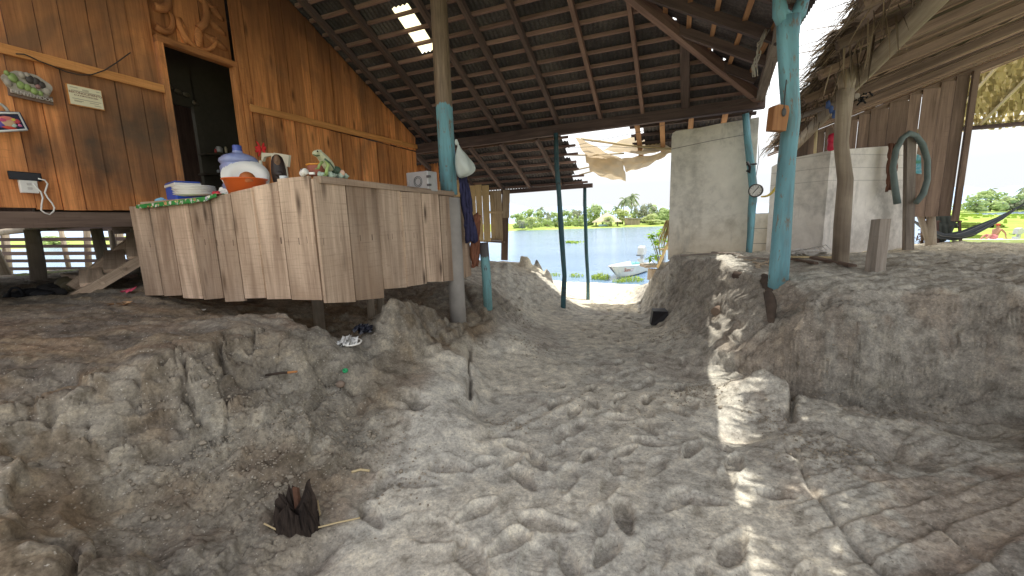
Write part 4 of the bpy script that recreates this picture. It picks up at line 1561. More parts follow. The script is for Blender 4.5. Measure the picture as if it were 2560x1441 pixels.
# ------------------------------------------------------------------ plank-roofed shed on the right
shed = thing('plank_shed', 'neighbouring shed with a brown plank back wall and a sloping plank ceiling', 'shed', PQ(3.4, 9.3, .8))
w = MB()
p = 1.80
topw = lambda p: 3.22 + .36 * (p - 2.0) - .13 * 2.9 + .02
while p < 4.40:
    wd = min(random.uniform(.16, .27), 4.41 - p)
    if wd < .05:
        break
    bz = 1.39 if p > 3.3 else 1.2
    w.box(PQ(p + wd / 2, 9.3 + random.uniform(-.006, .006), (bz + topw(p)) / 2), (wd - random.uniform(.004, .012), .022, topw(p) - bz), BV, AV, ZV, 2, .003)
    p += wd
obj('back_wall', w, M['plank'], shed)
zs = lambda p, q=6.4: 3.22 + .36 * (p - 2.0) - .13 * (q - 6.4)
w = MB()
q = 2.2
while q < 9.95:
    wd = random.uniform(.17, .24)
    pe = 7.2
    off = random.uniform(-.006, .006) + (.026 if int(q * 100) % 2 else 0)
    a, b = PQ(1.78 + random.uniform(-.06, .05), q + wd / 2, zs(1.78, q) + .07 + off), PQ(pe, q + wd / 2, zs(pe, q) + .07 + off)
    w.bar(a, b, wd - random.uniform(.006, .022), .022, ZV, .006)
    w.bar(a + AV * (wd / 2) - ZV * .022, b + AV * (wd / 2) - ZV * .022, .016, .022, ZV, .004, 1.75)  # pale laths added, the lit plank edges put into their tone
    q += wd
obj('plank_ceiling', w, M['plank'], shed)
for q, wd in ((9.35, .10), (8.4, .09), (7.6, .10), (6.8, .09), (6.0, .10), (5.3, .09), (4.6, .10), (3.9, .09), (3.3, .1)):
    timber('rafter', PQ(1.32 + .07 * (q - 3.5), q, zs(1.32 + .07 * (q - 3.5), q) + .0), PQ(7.2, q + .05, zs(7.2, q) + .0), wd, .09, M['plank'], shed)
w = MB()
w.tube([PQ(2.02, 2.2, zs(2, 2.2) - .14), PQ(2.0, 5, zs(2, 5) - .13), PQ(1.99, 7, zs(2, 7) - .12), PQ(2.0, 9.7, zs(2, 9.7) - .13)], [.095, .09, .085, .078], 12, wob=.04)
obj('eave_log', w, M['logwood'], shed)
w = MB()
w.tube([PQ(2.0, 6.4, 2.9), PQ(1.55, 7.6, 2.92)], .035, 8)
obj('brace', w, M['greywood'], shed)
w = MB()
w.box(PQ(4.42, 9.27, 2.5), (.075, .06, 2.4), BV, AV, ZV)
obj('corner_post', w, M['plank'], shed)
w = MB()
w.tube([PQ(4.28, 9.5, .6), PQ(4.2, 9.5, 1.42)], [.09, .06], 10, wob=.05)
w.tube([PQ(4.25, 9.5, .85), PQ(4.05, 9.5, 1.42)], [.05, .045], 10, wob=.05)
obj('stilt', w, M['logwood'], shed)
SUN_B, SUN_A, SUN_E, SKY_S = .24, .12, 5.0, .15


def mpx(P):
    """metres per photo pixel at P"""
    return float(-(RC.T @ (np.asarray(P) - CP))[2]) / FPX


# ------------------------------------------------------------------ lake, far shore, hills
def water_mat():
    t = NT('lake_surface')
    p = t.pos()
    a = t.noise(t.mapping(p, (1.0, 2.6, 1), (0, 0, .25)), 1.1, 4, 0.6)
    b = t.noise(t.mapping(p, (1.0, 3.2, 1), (0, 0, .2)), 5.0, 3, 0.6)
    t.col(t.ramp(t.noise(t.mapping(p, (.03, .22, 1)), 1.0, 4, .6), [(.3, (.13, .23, .40)), (.7, (.20, .31, .49))]))
    t.rough(0.12, 0.5)
    t.b.inputs['IOR'].default_value = 1.33
    t.bump(t.math('ADD', a, t.math('MULTIPLY', b, .35)), 0.55, 0.10)
    return t.m


M['water'] = water_mat()
w = MB()
w.poly([V(-600, 7, ZW), V(600, 7, ZW), V(1400, 900, ZW), V(-1400, 900, ZW)])
struct(obj('lake_water', w, M['water']))


def grass_mat(name, a, b, sc=.6):
    t = NT(name)
    p = t.pos()
    n = t.noise(p, sc, 5, .7)
    t.col(t.ramp(n, [(.3, a), (.7, b)]))
    t.rough(.9, .1)
    return t.m


M['marsh'] = grass_mat('green_marsh', (.20, .30, .05), (.42, .54, .11), .3)
M['meadow'] = grass_mat('green_meadow', (.24, .34, .07), (.46, .55, .16), .15)


def shore_pt(px, dz=0.0):
    """far water line as a curve in plan, from left to right"""
    x = np.interp(px, [-400, 0, 1200, 1700, 2000, 2450, 2900], [-150, -110, -8, 48, 95, 225, 380])
    y = np.interp(px, [-400, 0, 1200, 1700, 2000, 2450, 2900], [60, 88, 112, 116, 132, 190, 235])
    return V(x, y, ZW + dz)


w = MB()


def shore_fn(u, v):
    px = -400 + 3300 * u
    P = shore_pt(px)
    n = math.sin(px * .013) * 1.6 + math.sin(px * .047) * .8
    dist = [0, 1.2, 4, 12, 40, 140, 420][int(round(v * 6))]
    hh = [-.25, .12, .35, .55, .8, 1.2, 2.0][int(round(v * 6))]
    d = unit(V(P[0] * .25, P[1], 0))
    return P + d * (dist - n) + V(0, 0, hh + .18 * math.sin(px * .09 + v * 9))


w.sheet(shore_fn, 240, 6)
struct(obj('far_shore', w, M['meadow']))
# reed beds and floating weed lying on the lake
for nm, lab, pts in [('reed_bed', 'bright green reed bed on the lake beyond the hammock', [(2375, 537), (2700, 539), (2700, 520), (2460, 516), (2375, 518)]),
                     ('weed_mat', 'narrow floating mat of green weed between reeds and hammock', [(2310, 572), (2520, 571), (2500, 561), (2410, 558), (2310, 564)]),
                     ('weed_mat', 'green weed patch in the water right beside the far boat', [(2395, 606), (2470, 603), (2450, 592), (2405, 594)]),
                     ('weed_mat', 'long green weed strip glimpsed between the fence slats', [(-60, 622), (330, 612), (330, 604), (-60, 612)])]:
    w = MB()
    P = [onz(x, y, ZW + .0) for x, y in pts]
    c = sum(P) / len(P)
    rr = [np.linalg.norm(p - c) for p in P]
    n = 700 if nm == 'reed_bed' else 260
    hgt = (.55 if nm == 'reed_bed' else .16)
    for i in range(n):
        k = random.randrange(len(P))
        a_, b_ = random.random(), random.random()
        if a_ + b_ > 1:
            a_, b_ = 1 - a_, 1 - b_
        q = c + (P[k] - c) * a_ + (P[(k + 1) % len(P)] - c) * b_
        s = mpx(q) * random.uniform(3, 9)
        h = hgt * random.uniform(.5, 1.2) * (1 if nm == 'reed_bed' else 1)
        t_ = random.uniform(0, 3.14)
        d = V(math.cos(t_), math.sin(t_), 0) * s
        w._add([q - d, q + d, q + d * .6 + V(0, 0, h), q - d * .6 + V(0, 0, h * .9)], [(0, 1, 2, 3)], [(0, 0)] * 4)
    w.poly([p + V(0, 0, .03) for p in P][::-1])
    tag(obj(nm, w, M['marsh'], loc=c), lab, 'water weed', None)


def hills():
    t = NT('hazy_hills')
    t.col((.40, .50, .66))  # bluish distance haze put into the base colour
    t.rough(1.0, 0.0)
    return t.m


w = MB()
prof = [(-1400, 25), (-600, 60), (300, 95), (900, 60), (1200, 75), (1285, 62), (1330, 48), (1380, 30), (1420, 52), (1445, 60), (1470, 50), (1510, 42), (1560, 46), (1650, 40), (1800, 30), (2000, 40), (2250, 55), (2400, 62), (2500, 52), (2600, 60), (3000, 40), (3800, 20)]
D_H = 4200.
xs = np.linspace(-1400, 3800, 300)
hv = np.interp(xs, [a for a, b in prof], [b for a, b in prof])
hv = np.convolve(np.pad(hv, 4, 'edge'), np.ones(9) / 9, 'valid') + 3 * np.sin(xs * .05) + 2 * np.sin(xs * .13)
w.sheet(lambda u, v: (lambda X, h: V(X, D_H + 900 * v - abs(X) * .15, -4 + (h if v > .5 else 0)))((np.interp(-1400 + 5200 * u, [-1400, 3800], [-2700 * D_H / 1000, 2550 * D_H / 1000])), float(np.interp(-1400 + 5200 * u, xs, hv)) * D_H / 1000 * .95), 299, 1)
struct(obj('hills', w, hills()))

# ------------------------------------------------------------------ trees on the far shore


def leaf_mat(name, a, b):
    t = NT(name)
    r = t.attr('rnd')
    oi = t.t.nodes.new('ShaderNodeObjectInfo')
    n = t.noise(t.pos(), .8, 3)
    k = t.math('ADD', t.math('MULTIPLY', r, .6), t.math('MULTIPLY', n, .5))
    c = t.ramp(k, [(.2, a), (.8, b)])
    t.col(c)
    t.rough(.7, .2)
    tr = t.t.nodes.new('ShaderNodeBsdfTranslucent')
    t.l(c, tr.inputs[0])
    mx = t.t.nodes.new('ShaderNodeMixShader')
    mx.inputs[0].default_value = .4
    t.l(t.b.outputs[0], mx.inputs[1])
    t.l(tr.outputs[0], mx.inputs[2])
    t.l(mx.outputs[0], t.out.inputs['Surface'])
    return t.m


M['leaf_g'] = leaf_mat('green_foliage', (.27, .37, .15), (.56, .66, .32))  # far foliage colours paled, distance haze put into them
M['leaf_y'] = leaf_mat('yellow_green_foliage', (.40, .48, .19), (.68, .73, .38))
M['leaf_d'] = leaf_mat('grey_green_foliage', (.26, .30, .20), (.46, .48, .36))
M['leaf_p'] = leaf_mat('palm_foliage', (.16, .21, .12), (.34, .39, .24))
M['leaf_b'] = leaf_mat('bright_foliage', (.22, .42, .05), (.48, .66, .12))
M['bark'] = plain('tree_bark', (.26, .22, .17), .9)


def tree(name, label, loc, mat, seed, group=None, leaves=1100, wide=.5, base=.10):
    rs = random.Random(seed)
    root = thing(name, label, 'tree', loc, group)
    o = np.asarray(loc, float)
    w = MB()
    top = V(rs.uniform(-.04, .04), 0, .55)
    w.tube([o + V(0, 0, -.03), o + V(.02, 0, .25), o + top], [.035, .026, .014], 7)
    for k in range(5):
        a = rs.uniform(0, 6.28)
        w.tube([o + V(0, 0, .2 + .05 * k), o + V(math.cos(a) * .2, math.sin(a) * .2, .5 + .06 * k)], [.016, .006], 5)
    obj('trunk', w, M['bark'], root)
    w = MB()
    cl = [(rs.gauss(0, wide * .42), rs.gauss(0, wide * .42), rs.uniform(base, .86), rs.uniform(.12, .22)) for _ in range(20)]
    cl = [(x * (1.15 - abs(z - .5)), y * (1.15 - abs(z - .5)), z, r) for x, y, z, r in cl]
    for i in range(leaves):
        x, y, z, r = cl[rs.randrange(len(cl))]
        d = unit(V(rs.gauss(0, 1), rs.gauss(0, 1), rs.gauss(0, 1)))
        c = o + V(x, y, z) + d * r * rs.uniform(.55, 1.05)
        c[2] = max(c[2], o[2] + .03)
        s = rs.uniform(.026, .05)
        t1 = unit(np.cross(d, V(rs.uniform(-1, 1), rs.uniform(-1, 1), rs.uniform(-1, 1))))
        t2 = unit(np.cross(d + t1 * .3, t1))
        w._add([c - t1 * s - t2 * s * .6, c + t1 * s - t2 * s * .6, c + t1 * s * .8 + t2 * s, c - t1 * s * .8 + t2 * s], [(0, 1, 2, 3)], [(0, 0)] * 4, False, min(1, max(0, .5 + .3 * d[2] + rs.uniform(-.25, .25))))
    obj('crown', w, mat, root)
    return root


def palm(name, label, loc, seed, group=None, bend=.05, crown=.26):
    rs = random.Random(seed)
    root = thing(name, label, 'palm tree', loc, group)
    o = np.asarray(loc, float)
    w = MB()
    top = o + V(bend, 0, .80)
    w.tube([o + V(0, 0, -.02), o + V(bend * .2, 0, .3), o + V(bend * .6, 0, .6), top], [.020, .014, .012, .012], 8)
    obj('trunk', w, M['bark'], root)
    for k in range(15):
        a = k * 2.4 + rs.uniform(-.2, .2)
        el = rs.uniform(-.5, 1.1)
        h = V(math.cos(a), math.sin(a), 0)
        pts = [top + h * (crown * t * math.cos(el * (1 - .3 * t))) + V(0, 0, crown * (t * math.sin(el) - .75 * t * t)) for t in np.linspace(0, 1, 7)]
        w = MB()
        side = np.cross(h, ZV)
        for i in range(6):
            wd = .035 * math.sin(math.pi * (i + .7) / 6.6) + .006
            for s in (-1, 1):
                m = (pts[i] + pts[i + 1]) / 2
                w._add([pts[i], pts[i + 1], pts[i + 1] + side * s * wd * 1.3 - V(0, 0, wd * 1.0), pts[i] + side * s * wd - V(0, 0, wd * .8)], [(0, 1, 2, 3)], [(0, 0)] * 4, False, rs.random())
        obj('frond', w, M['leaf_p'], root)
    return root


GT = 'trees along the far lake shore'
base_pt = lambda px, back=3.0: shore_pt(px) + unit(V(shore_pt(px)[0], shore_pt(px)[1], 0)) * back + V(0, 0, .5)
protos = {}
kinds = [('leafy_tree', 'leaf_g'), ('broad_tree', 'leaf_y'), ('dry_tree', 'leaf_d')]
TL = [  # column, top row, width in px, kind, metres behind the water line, label
    (1292, 534, 40, 0, 12, 'rounded green tree on the far shore just right of the hanging dark board'),
    (1316, 523, 50, 0, 22, 'tall green tree at the left end of the far tree line'),
    (1326, 543, 34, 1, 5, 'pale yellow-green bush low on the far bank at the left'),
    (1302, 551, 24, 2, 4, 'small grey-green bush at the water edge of the far bank, far left'),
    (1343, 529, 34, 0, 15, 'green tree left of the small palm silhouette on the far shore'),
    (1366, 528, 26, 2, 20, 'greyish tree right of the small lone palm on the far shore'),
    (1386, 531, 36, 0, 10, 'dark green tree on the far shore left of the middle pole'),
    (1418, 528, 34, 0, 16, 'green tree on the far shore just right of the middle pole'),
    (1441, 524, 34, 2, 18, 'dry brownish tree on the far shore between the two poles'),
    (1452, 540, 30, 0, 10, 'low green tree on the far shore behind the slender pole'),
    (1488, 514, 58, 0, 16, 'large round green tree behind the left side of the thatched hut'),
    (1523, 541, 34, 1, 2.0, 'yellow-green bush growing in front of the thatched hut'),
    (1556, 524, 48, 1, 16, 'light green tree between the thatched hut and the plank shack'),
    (1588, 528, 36, 0, 22, 'green tree rising behind the plank shack'),
    (1614, 509, 50, 2, 20, 'mixed green tree right of the plank shack'),
    (1648, 506, 60, 0, 24, 'tallest dense green tree next to the plaster wall edge'),
    (1668, 524, 50, 0, 12, 'lower green tree partly hidden by the plaster wall'),
    (1628, 536, 40, 1, 8, 'yellow-green shrub below the tall trees near the plaster wall'),
    (1400, 545, 26, 1, 8, 'small light green bush behind the middle pole'),
    (1640, 549, 46, 1, 5, 'pale grassy shrub on the bank right of the plank shack'),
    (2405, 487, 60, 0, 10, 'bushy green tree beyond the reeds, next to the shed corner'),
    (2450, 478, 80, 0, 22, 'broad green tree beyond the reeds under the left palm'),
    (2500, 488, 70, 2, 14, 'hazy grey-green tree beyond the reeds right of the left palm'),
    (2545, 480, 80, 0, 20, 'green tree at the right edge beyond the reeds'),
    (2600, 478, 80, 1, 16, 'yellow-green tree beyond the reeds at the frame edge'),
    (100, 590, 60, 0, 8, 'green tree glimpsed far behind the slat fence'),
]
for i, (px, top, wpx, kd, back, lab) in enumerate(TL):
    P = base_pt(px, back)
    lo = px_of(P)
    hh = (lo[1] - top) * mpx(P)
    ww = wpx * mpx(P)
    nm, mt = kinds[kd]
    if kd not in protos or i in (10, 15):
        r = tree(nm, lab, P, M[mt], 40 + i, GT, 1300 if i in (10, 15, 1) else 1000)
        protos.setdefault(kd, r)
        r.scale = (ww / .95, ww / .95, hh / .98)
        r.rotation_euler = (0, 0, i * 1.3)
    else:
        r = dup(protos[kd], P, i * 1.7, (ww / .95, ww / .95, hh / .98), lab, GT)
pp = None
for i, (px, top, back, lab) in enumerate([(1557, 490, 20, 'left one of the two tall palms above the thatched hut'), (1579, 480, 24, 'right and taller one of the two palms above the thatched hut'),
                             (1349, 515, 22, 'small lone palm in the left part of the far tree line'), (1411, 521, 34, 'tiny palm top right of the middle pole'),
                             (1433, 520, 40, 'distant palm above the dry tree between the poles'), (1538, 513, 40, 'leaning dark palm left of the two tall palms'),
                             (2440, 468, 30, 'dark palm above the trees near the shed corner'), (2526, 460, 36, 'palm at the far right above the hazy trees')]):
    P = base_pt(px, back)
    hh = (px_of(P)[1] - top) * mpx(P) / .93
    if pp is None:
        pp = palm('palm_tree', lab, P, 3, 'palms on the far shore')
        r = pp
    else:
        r = dup(pp, P, i * 1.1, 1, lab, 'palms on the far shore')
    f = hh if i < 2 else hh
    r.scale = (f, f, f)

# thatched hut and plank shack
M['thatch_far'] = plain('sunlit_palm_thatch', (.52, .44, .32), .95, .25, 3, bump=.5)
P = base_pt(1516, 6)
s = mpx(P)
hut = thing('thatched_hut', 'open hut with a conical pale palm thatch roof on the far shore', 'hut', P)
w = MB()
w.lathe([(37 * s, 9 * s), (36 * s, 11 * s), (24 * s, 18 * s), (10 * s, 27 * s), (.2 * s, 33 * s)], P, 22)
w.lathe([(37 * s, 9 * s), (20 * s, 14 * s), (.1, 20 * s)], P, 22)
obj('roof', w, M['thatch_far'], hut)
for k in range(8):
    a = k * math.pi / 4 + .2
    w = MB()
    q = P + V(math.cos(a) * 28 * s, math.sin(a) * 28 * s, 0)
    w.tube([q - V(0, 0, .4), q + V(0, 0, 13 * s)], .11, 6)
    obj('pillar', w, M['bark'], hut)
w = MB()
w.box(P + V(-14 * s, -22 * s, 2.2 * s), (22 * s, 1.0, 4.5 * s), grain=0)
obj('railing', w, plain('pale_blue_board', (.45, .58, .68), .7), hut)
P = base_pt(1582, 7)
s = mpx(P)
shk = thing('plank_shack', 'small grey plank shack with a flat lean-to roof right of the thatched hut', 'shack', P)
w = MB()
for i in range(16):
    w.box(P + V((-15.5 + 2 * i) * s, 0, 8 * s - .1 * i * s), (1.9 * s, 2.6, 16 * s - .2 * i * s))
obj('wall', w, M['oldboard'], shk)
w = MB()
w.bar(P + V(-19 * s, 0, 17.4 * s), P + V(19 * s, 0, 14.2 * s), 4.0, .14)
obj('roof', w, plain('weathered_sheet', (.5, .42, .38), .8), shk)

# weed and grass near the landing
M['grass_blade'] = leaf_mat('grass_blade', (.20, .32, .04), (.48, .58, .14))


def grass_clump(label, P, rad, h, n, seed):
    rs = random.Random(seed)
    w = MB()
    for i in range(n):
        a, r = rs.uniform(0, 6.28), rad * math.sqrt(rs.random())
        q = P + V(math.cos(a) * r, math.sin(a) * r, -.05)
        q[2] = max(gz(q), ZW) - .02
        hh = h * rs.uniform(.4, 1.1) * (1.1 - .5 * r / rad)
        t_ = rs.uniform(0, 6.28)
        d = V(math.cos(t_), math.sin(t_), 0)
        wd = np.cross(d, ZV) * rs.uniform(.006, .014)
        m = q + V(0, 0, hh * .6) + d * hh * .12
        e = q + V(0, 0, hh) + d * hh * rs.uniform(.2, .55)
        w._add([q - wd, q + wd, m + wd * .8, m - wd * .8, e], [(0, 1, 2, 3), (3, 2, 4)], [(0, 0)] * 5)
        if rs.random() < .5:
            s = rs.uniform(.02, .045)
            w._add([m - wd * 2 - d * s, m + wd * 3, m + d * s + V(0, 0, s), m - wd * 2 + V(0, 0, s)], [(0, 1, 2, 3)], [(0, 0)] * 4)
    return tag(obj('grass_clump', w, M['grass_blade'], loc=P), label, 'grass', 'grass clumps at the landing')


for i, (px, py, rad, h, n, lab) in enumerate([(1502, 698, .34, .34, 170, 'leafy green weeds at the water edge left of the boat bow'), (1580, 703, .40, .28, 150, 'yellow-green weeds growing against the boat side'),
                                         (1440, 692, .30, .2, 70, 'sparse grass between the two poles at the water edge'), (1385, 690, .3, .2, 60, 'thin dry grass beside the end of the left bank'),
                                         (1545, 706, .22, .18, 60, 'low weeds right under the boat bow')]):
    gp = G(px, py)
    if gp[2] < ZW:
        gp = onz(px, py, ZW)
    grass_clump(lab, gp, rad, h, n, i)
w = MB()
c = onz(1428, 607, ZW)
for i in range(160):
    q = c + V(random.gauss(0, .38), random.gauss(0, .9), 0)
    s = random.uniform(.04, .09)
    a = random.uniform(0, 6.28)
    d = V(math.cos(a), math.sin(a), 0) * s
    w._add([q - d, q + np.cross(d, ZV), q + d + V(0, 0, s * 1.6), q - np.cross(d, ZV) + V(0, 0, s * 2.2)], [(0, 1, 2, 3)], [(0, 0)] * 4)
tag(obj('floating_weed', w, M['marsh'], loc=c), 'small green island of water hyacinth floating in mid lake', 'water weed')

# ------------------------------------------------------------------ boats
M['hull'] = plain('cream_boat_paint', (.72, .68, .55), .45, .12, 5, .4, .05)
M['hull_in'] = plain('white_boat_inside', (.74, .74, .72), .5, .1, 6, .3, .05)
M['greyplastic'] = plain('grey_engine_cover', (.52, .53, .50), .4, .12, 8)


def make_boat(label, P, head, L=3.0, W=.95):
    """P at the keel under the bow, head = horizontal unit vector from bow to stern"""
    root = thing('fishing_boat', label, 'boat', P, 'open fishing boats')
    h = unit(head)
    sd = np.cross(ZV, h)

    def sec(t):                               # keel z, chine half width, gunwale half width, gunwale z
        f = math.sin(min(1, t * 1.5) * math.pi / 2)
        return (.10 * (1 - min(1, t * 3.5)) ** 2, W * .36 * f, W * .5 * (.12 + .88 * f), .42 + .15 * (1 - t) ** 2)
    n = 14
    outer, inner, uvs = [], [], []
    ring_o, ring_i = [], []
    for i in range(n + 1):
        t = i / n
        kz, cw, gw, gzz = sec(t)
        c = P + h * (L * t - .22 * (1 - t) ** 4)
        cb = P + h * (L * t + .30 * (1 - t) ** 3)
        ring_o.append([c - sd * gw + ZV * gzz, cb - sd * cw + ZV * (kz + .10), cb + ZV * kz, cb + sd * cw + ZV * (kz + .10), c + sd * gw + ZV * gzz])
        k = .92
        ring_i.append([c - sd * gw * k + ZV * gzz, cb - sd * cw * k + ZV * (kz + .2), cb + ZV * (kz + .2), cb + sd * cw * k + ZV * (kz + .2), c + sd * gw * k + ZV * gzz])

    def skin(rings, m, name, flip, stern=True):
        w = MB()
        vs = [p for r in rings for p in r]
        fs = []
        for i in range(n):
            for k_ in range(4):
                f = (i * 5 + k_, i * 5 + k_ + 1, (i + 1) * 5 + k_ + 1, (i + 1) * 5 + k_)
                fs.append(f[::-1] if flip else f)
        fs.append(tuple(n * 5 + k_ for k_ in range(5)))
        w._add(vs, fs, [(p[0], p[2]) for p in vs], False)
        return obj(name, w, m, root)
    skin(ring_o, M['hull'], 'hull', False)
    skin(ring_i, M['hull_in'], 'inner_hull', True)
    w = MB()
    for s in (0, 4):
        w.tube([(a[s] + b[s]) / 2 + V(0, 0, .01) for a, b in zip(ring_o, ring_i)], .032, 6)
    obj('gunwale', w, M['hull_in'], root)
    for t in (.36, .68):
        kz, cw, gw, gzz = sec(t)
        w = MB()
        w.box(P + h * L * t + ZV * .33, (.26, gw * 1.86, .05), h, sd, ZV, 1)
        obj('bench', w, M['hull_in'], root)
    w = MB()
    kz, cw, gw, gzz = sec(.13)
    w._add([ring_i[0][0], ring_i[0][4], ring_i[3][4], ring_i[3][0]], [(0, 1, 2, 3)], [(0, 0)] * 4)
    w.v = [(x, y, z + .006) for x, y, z in w.v]
    obj('bow_deck', w, M['hull_in'], root)
    # outboard engine
    e = P + h * (L + .10) - ZV * .22
    w = MB()
    w.prism([e + h * a + ZV * b - sd * .13 for a, b in [(-.22, .95), (-.16, 1.26), (.05, 1.33), (.26, 1.18), (.26, 1.02), (.1, .92)]], sd * .26)
    eng = obj('engine_cover', w, M['greyplastic'], root, bevel=.03)
    w = MB()
    w.box(e + ZV * .6 + h * .08, (.14, .12, .72), h, sd, ZV)
    w.box(e + ZV * .12 + h * .10, (.26, .05, .22), h, sd, ZV)
    w.box(e + ZV * .72 - h * .10, (.2, .22, .14), h, sd, ZV)
    obj('engine_leg', w, plain('pale_grey_metal', (.5, .52, .53), .4), root)
    w = MB()
    w.tube([e - h * .2 + ZV * .92, e - h * .62 + ZV * .98], .022, 6)
    obj('tiller', w, plain('black_rubber', (.05, .05, .05), .6), root)
    return root, h, sd, ring_o


bp = onz(1531, 702, ZW - .02)
bp[2] = ZW - .06
bow_dir = unit(V(.60, .80, 0))
boat, bh, bs, ring = make_boat('cream open boat with an outboard engine moored at the sandy landing', bp, bow_dir)
# the name lettered on the near side of the bow
nq = px_of(ring[3][0])[1] > px_of(ring[3][4])[1]
k0 = 0 if nq else 4
k1 = 1 if nq else 3
pa = (ring[2][k0] * .62 + ring[2][k1] * .38)
pb = (ring[6][k0] * .62 + ring[6][k1] * .38)
ux = unit(pb - pa)
if px_of(pb)[0] < px_of(pa)[0]:
    ux = -ux
uy = unit((ring[4][k0] - ring[4][k1]))
nn = np.cross(ux, uy)
if nn @ (CP - pa) < 0:
    uy = uy
    nn = -nn
tx = text_mb('Sunset', .22, .004, (pa + pb) / 2 + nn * .02, ux, uy, shear=.25)
obj('lettering', tx, plain('dull_red_paint', (.45, .10, .05), .6), boat)
# things lying in the boat
c = bp + bh * 1.2 + ZV * .38
w = MB()
for i in range(5):
    w.blob(c + V(random.uniform(-.12, .12), random.uniform(-.1, .1), random.uniform(0, .08)), (random.uniform(.07, .12), .08, .06), 9, 6, .2)
tag(obj('red_cloth', w, plain('red_cloth', (.62, .07, .05), .9)), 'crumpled red cloth lying in the bow of the moored boat', 'cloth')
c = bp + bh * 1.0 + ZV * .38 - bs * .15
w = MB()
for i in range(5):
    w.blob(c + V(random.uniform(-.14, .1), random.uniform(-.1, .1), random.uniform(0, .06)), (random.uniform(.06, .11), .08, .06), 9, 6, .2)
tag(obj('blue_bag', w, plain('blue_white_plastic', (.28, .48, .75), .5)), 'pale blue plastic bag beside the red cloth in the moored boat', 'bag')
w = MB()
c = bp + bh * 2.35 + ZV * .25
w.lathe([(.14, 0), (.17, .22), (.18, .23), (.15, .23), (.12, .03), (0, .03)], c, 16)
tag(obj('bucket', w, plain('turquoise_plastic', (.25, .6, .62), .4)), 'turquoise plastic bucket near the engine of the moored boat', 'bucket')
w = MB()
a = bp + bh * .0 + ZV * .5
e = G(1610, 700, .02)
w.tube([a * (1 - t) + e * t - V(0, 0, .35 * t * (1 - t)) for t in np.linspace(0, 1, 9)], .009, 5)
tag(obj('mooring_rope', w, plain('pale_rope', (.7, .63, .48), .9)), 'pale mooring rope from the boat bow to the sand', 'rope')

# far boat with a person sitting in it
b2 = onz(2392, 611, ZW + .1)
b2[2] = ZW - .16
boat2, h2, s2, ring2 = make_boat('white open boat with a seated person far right behind the sand terrace', b2 + V(-.2, 0, 0), unit(V(1, .10, 0)), 4.2, 1.2)


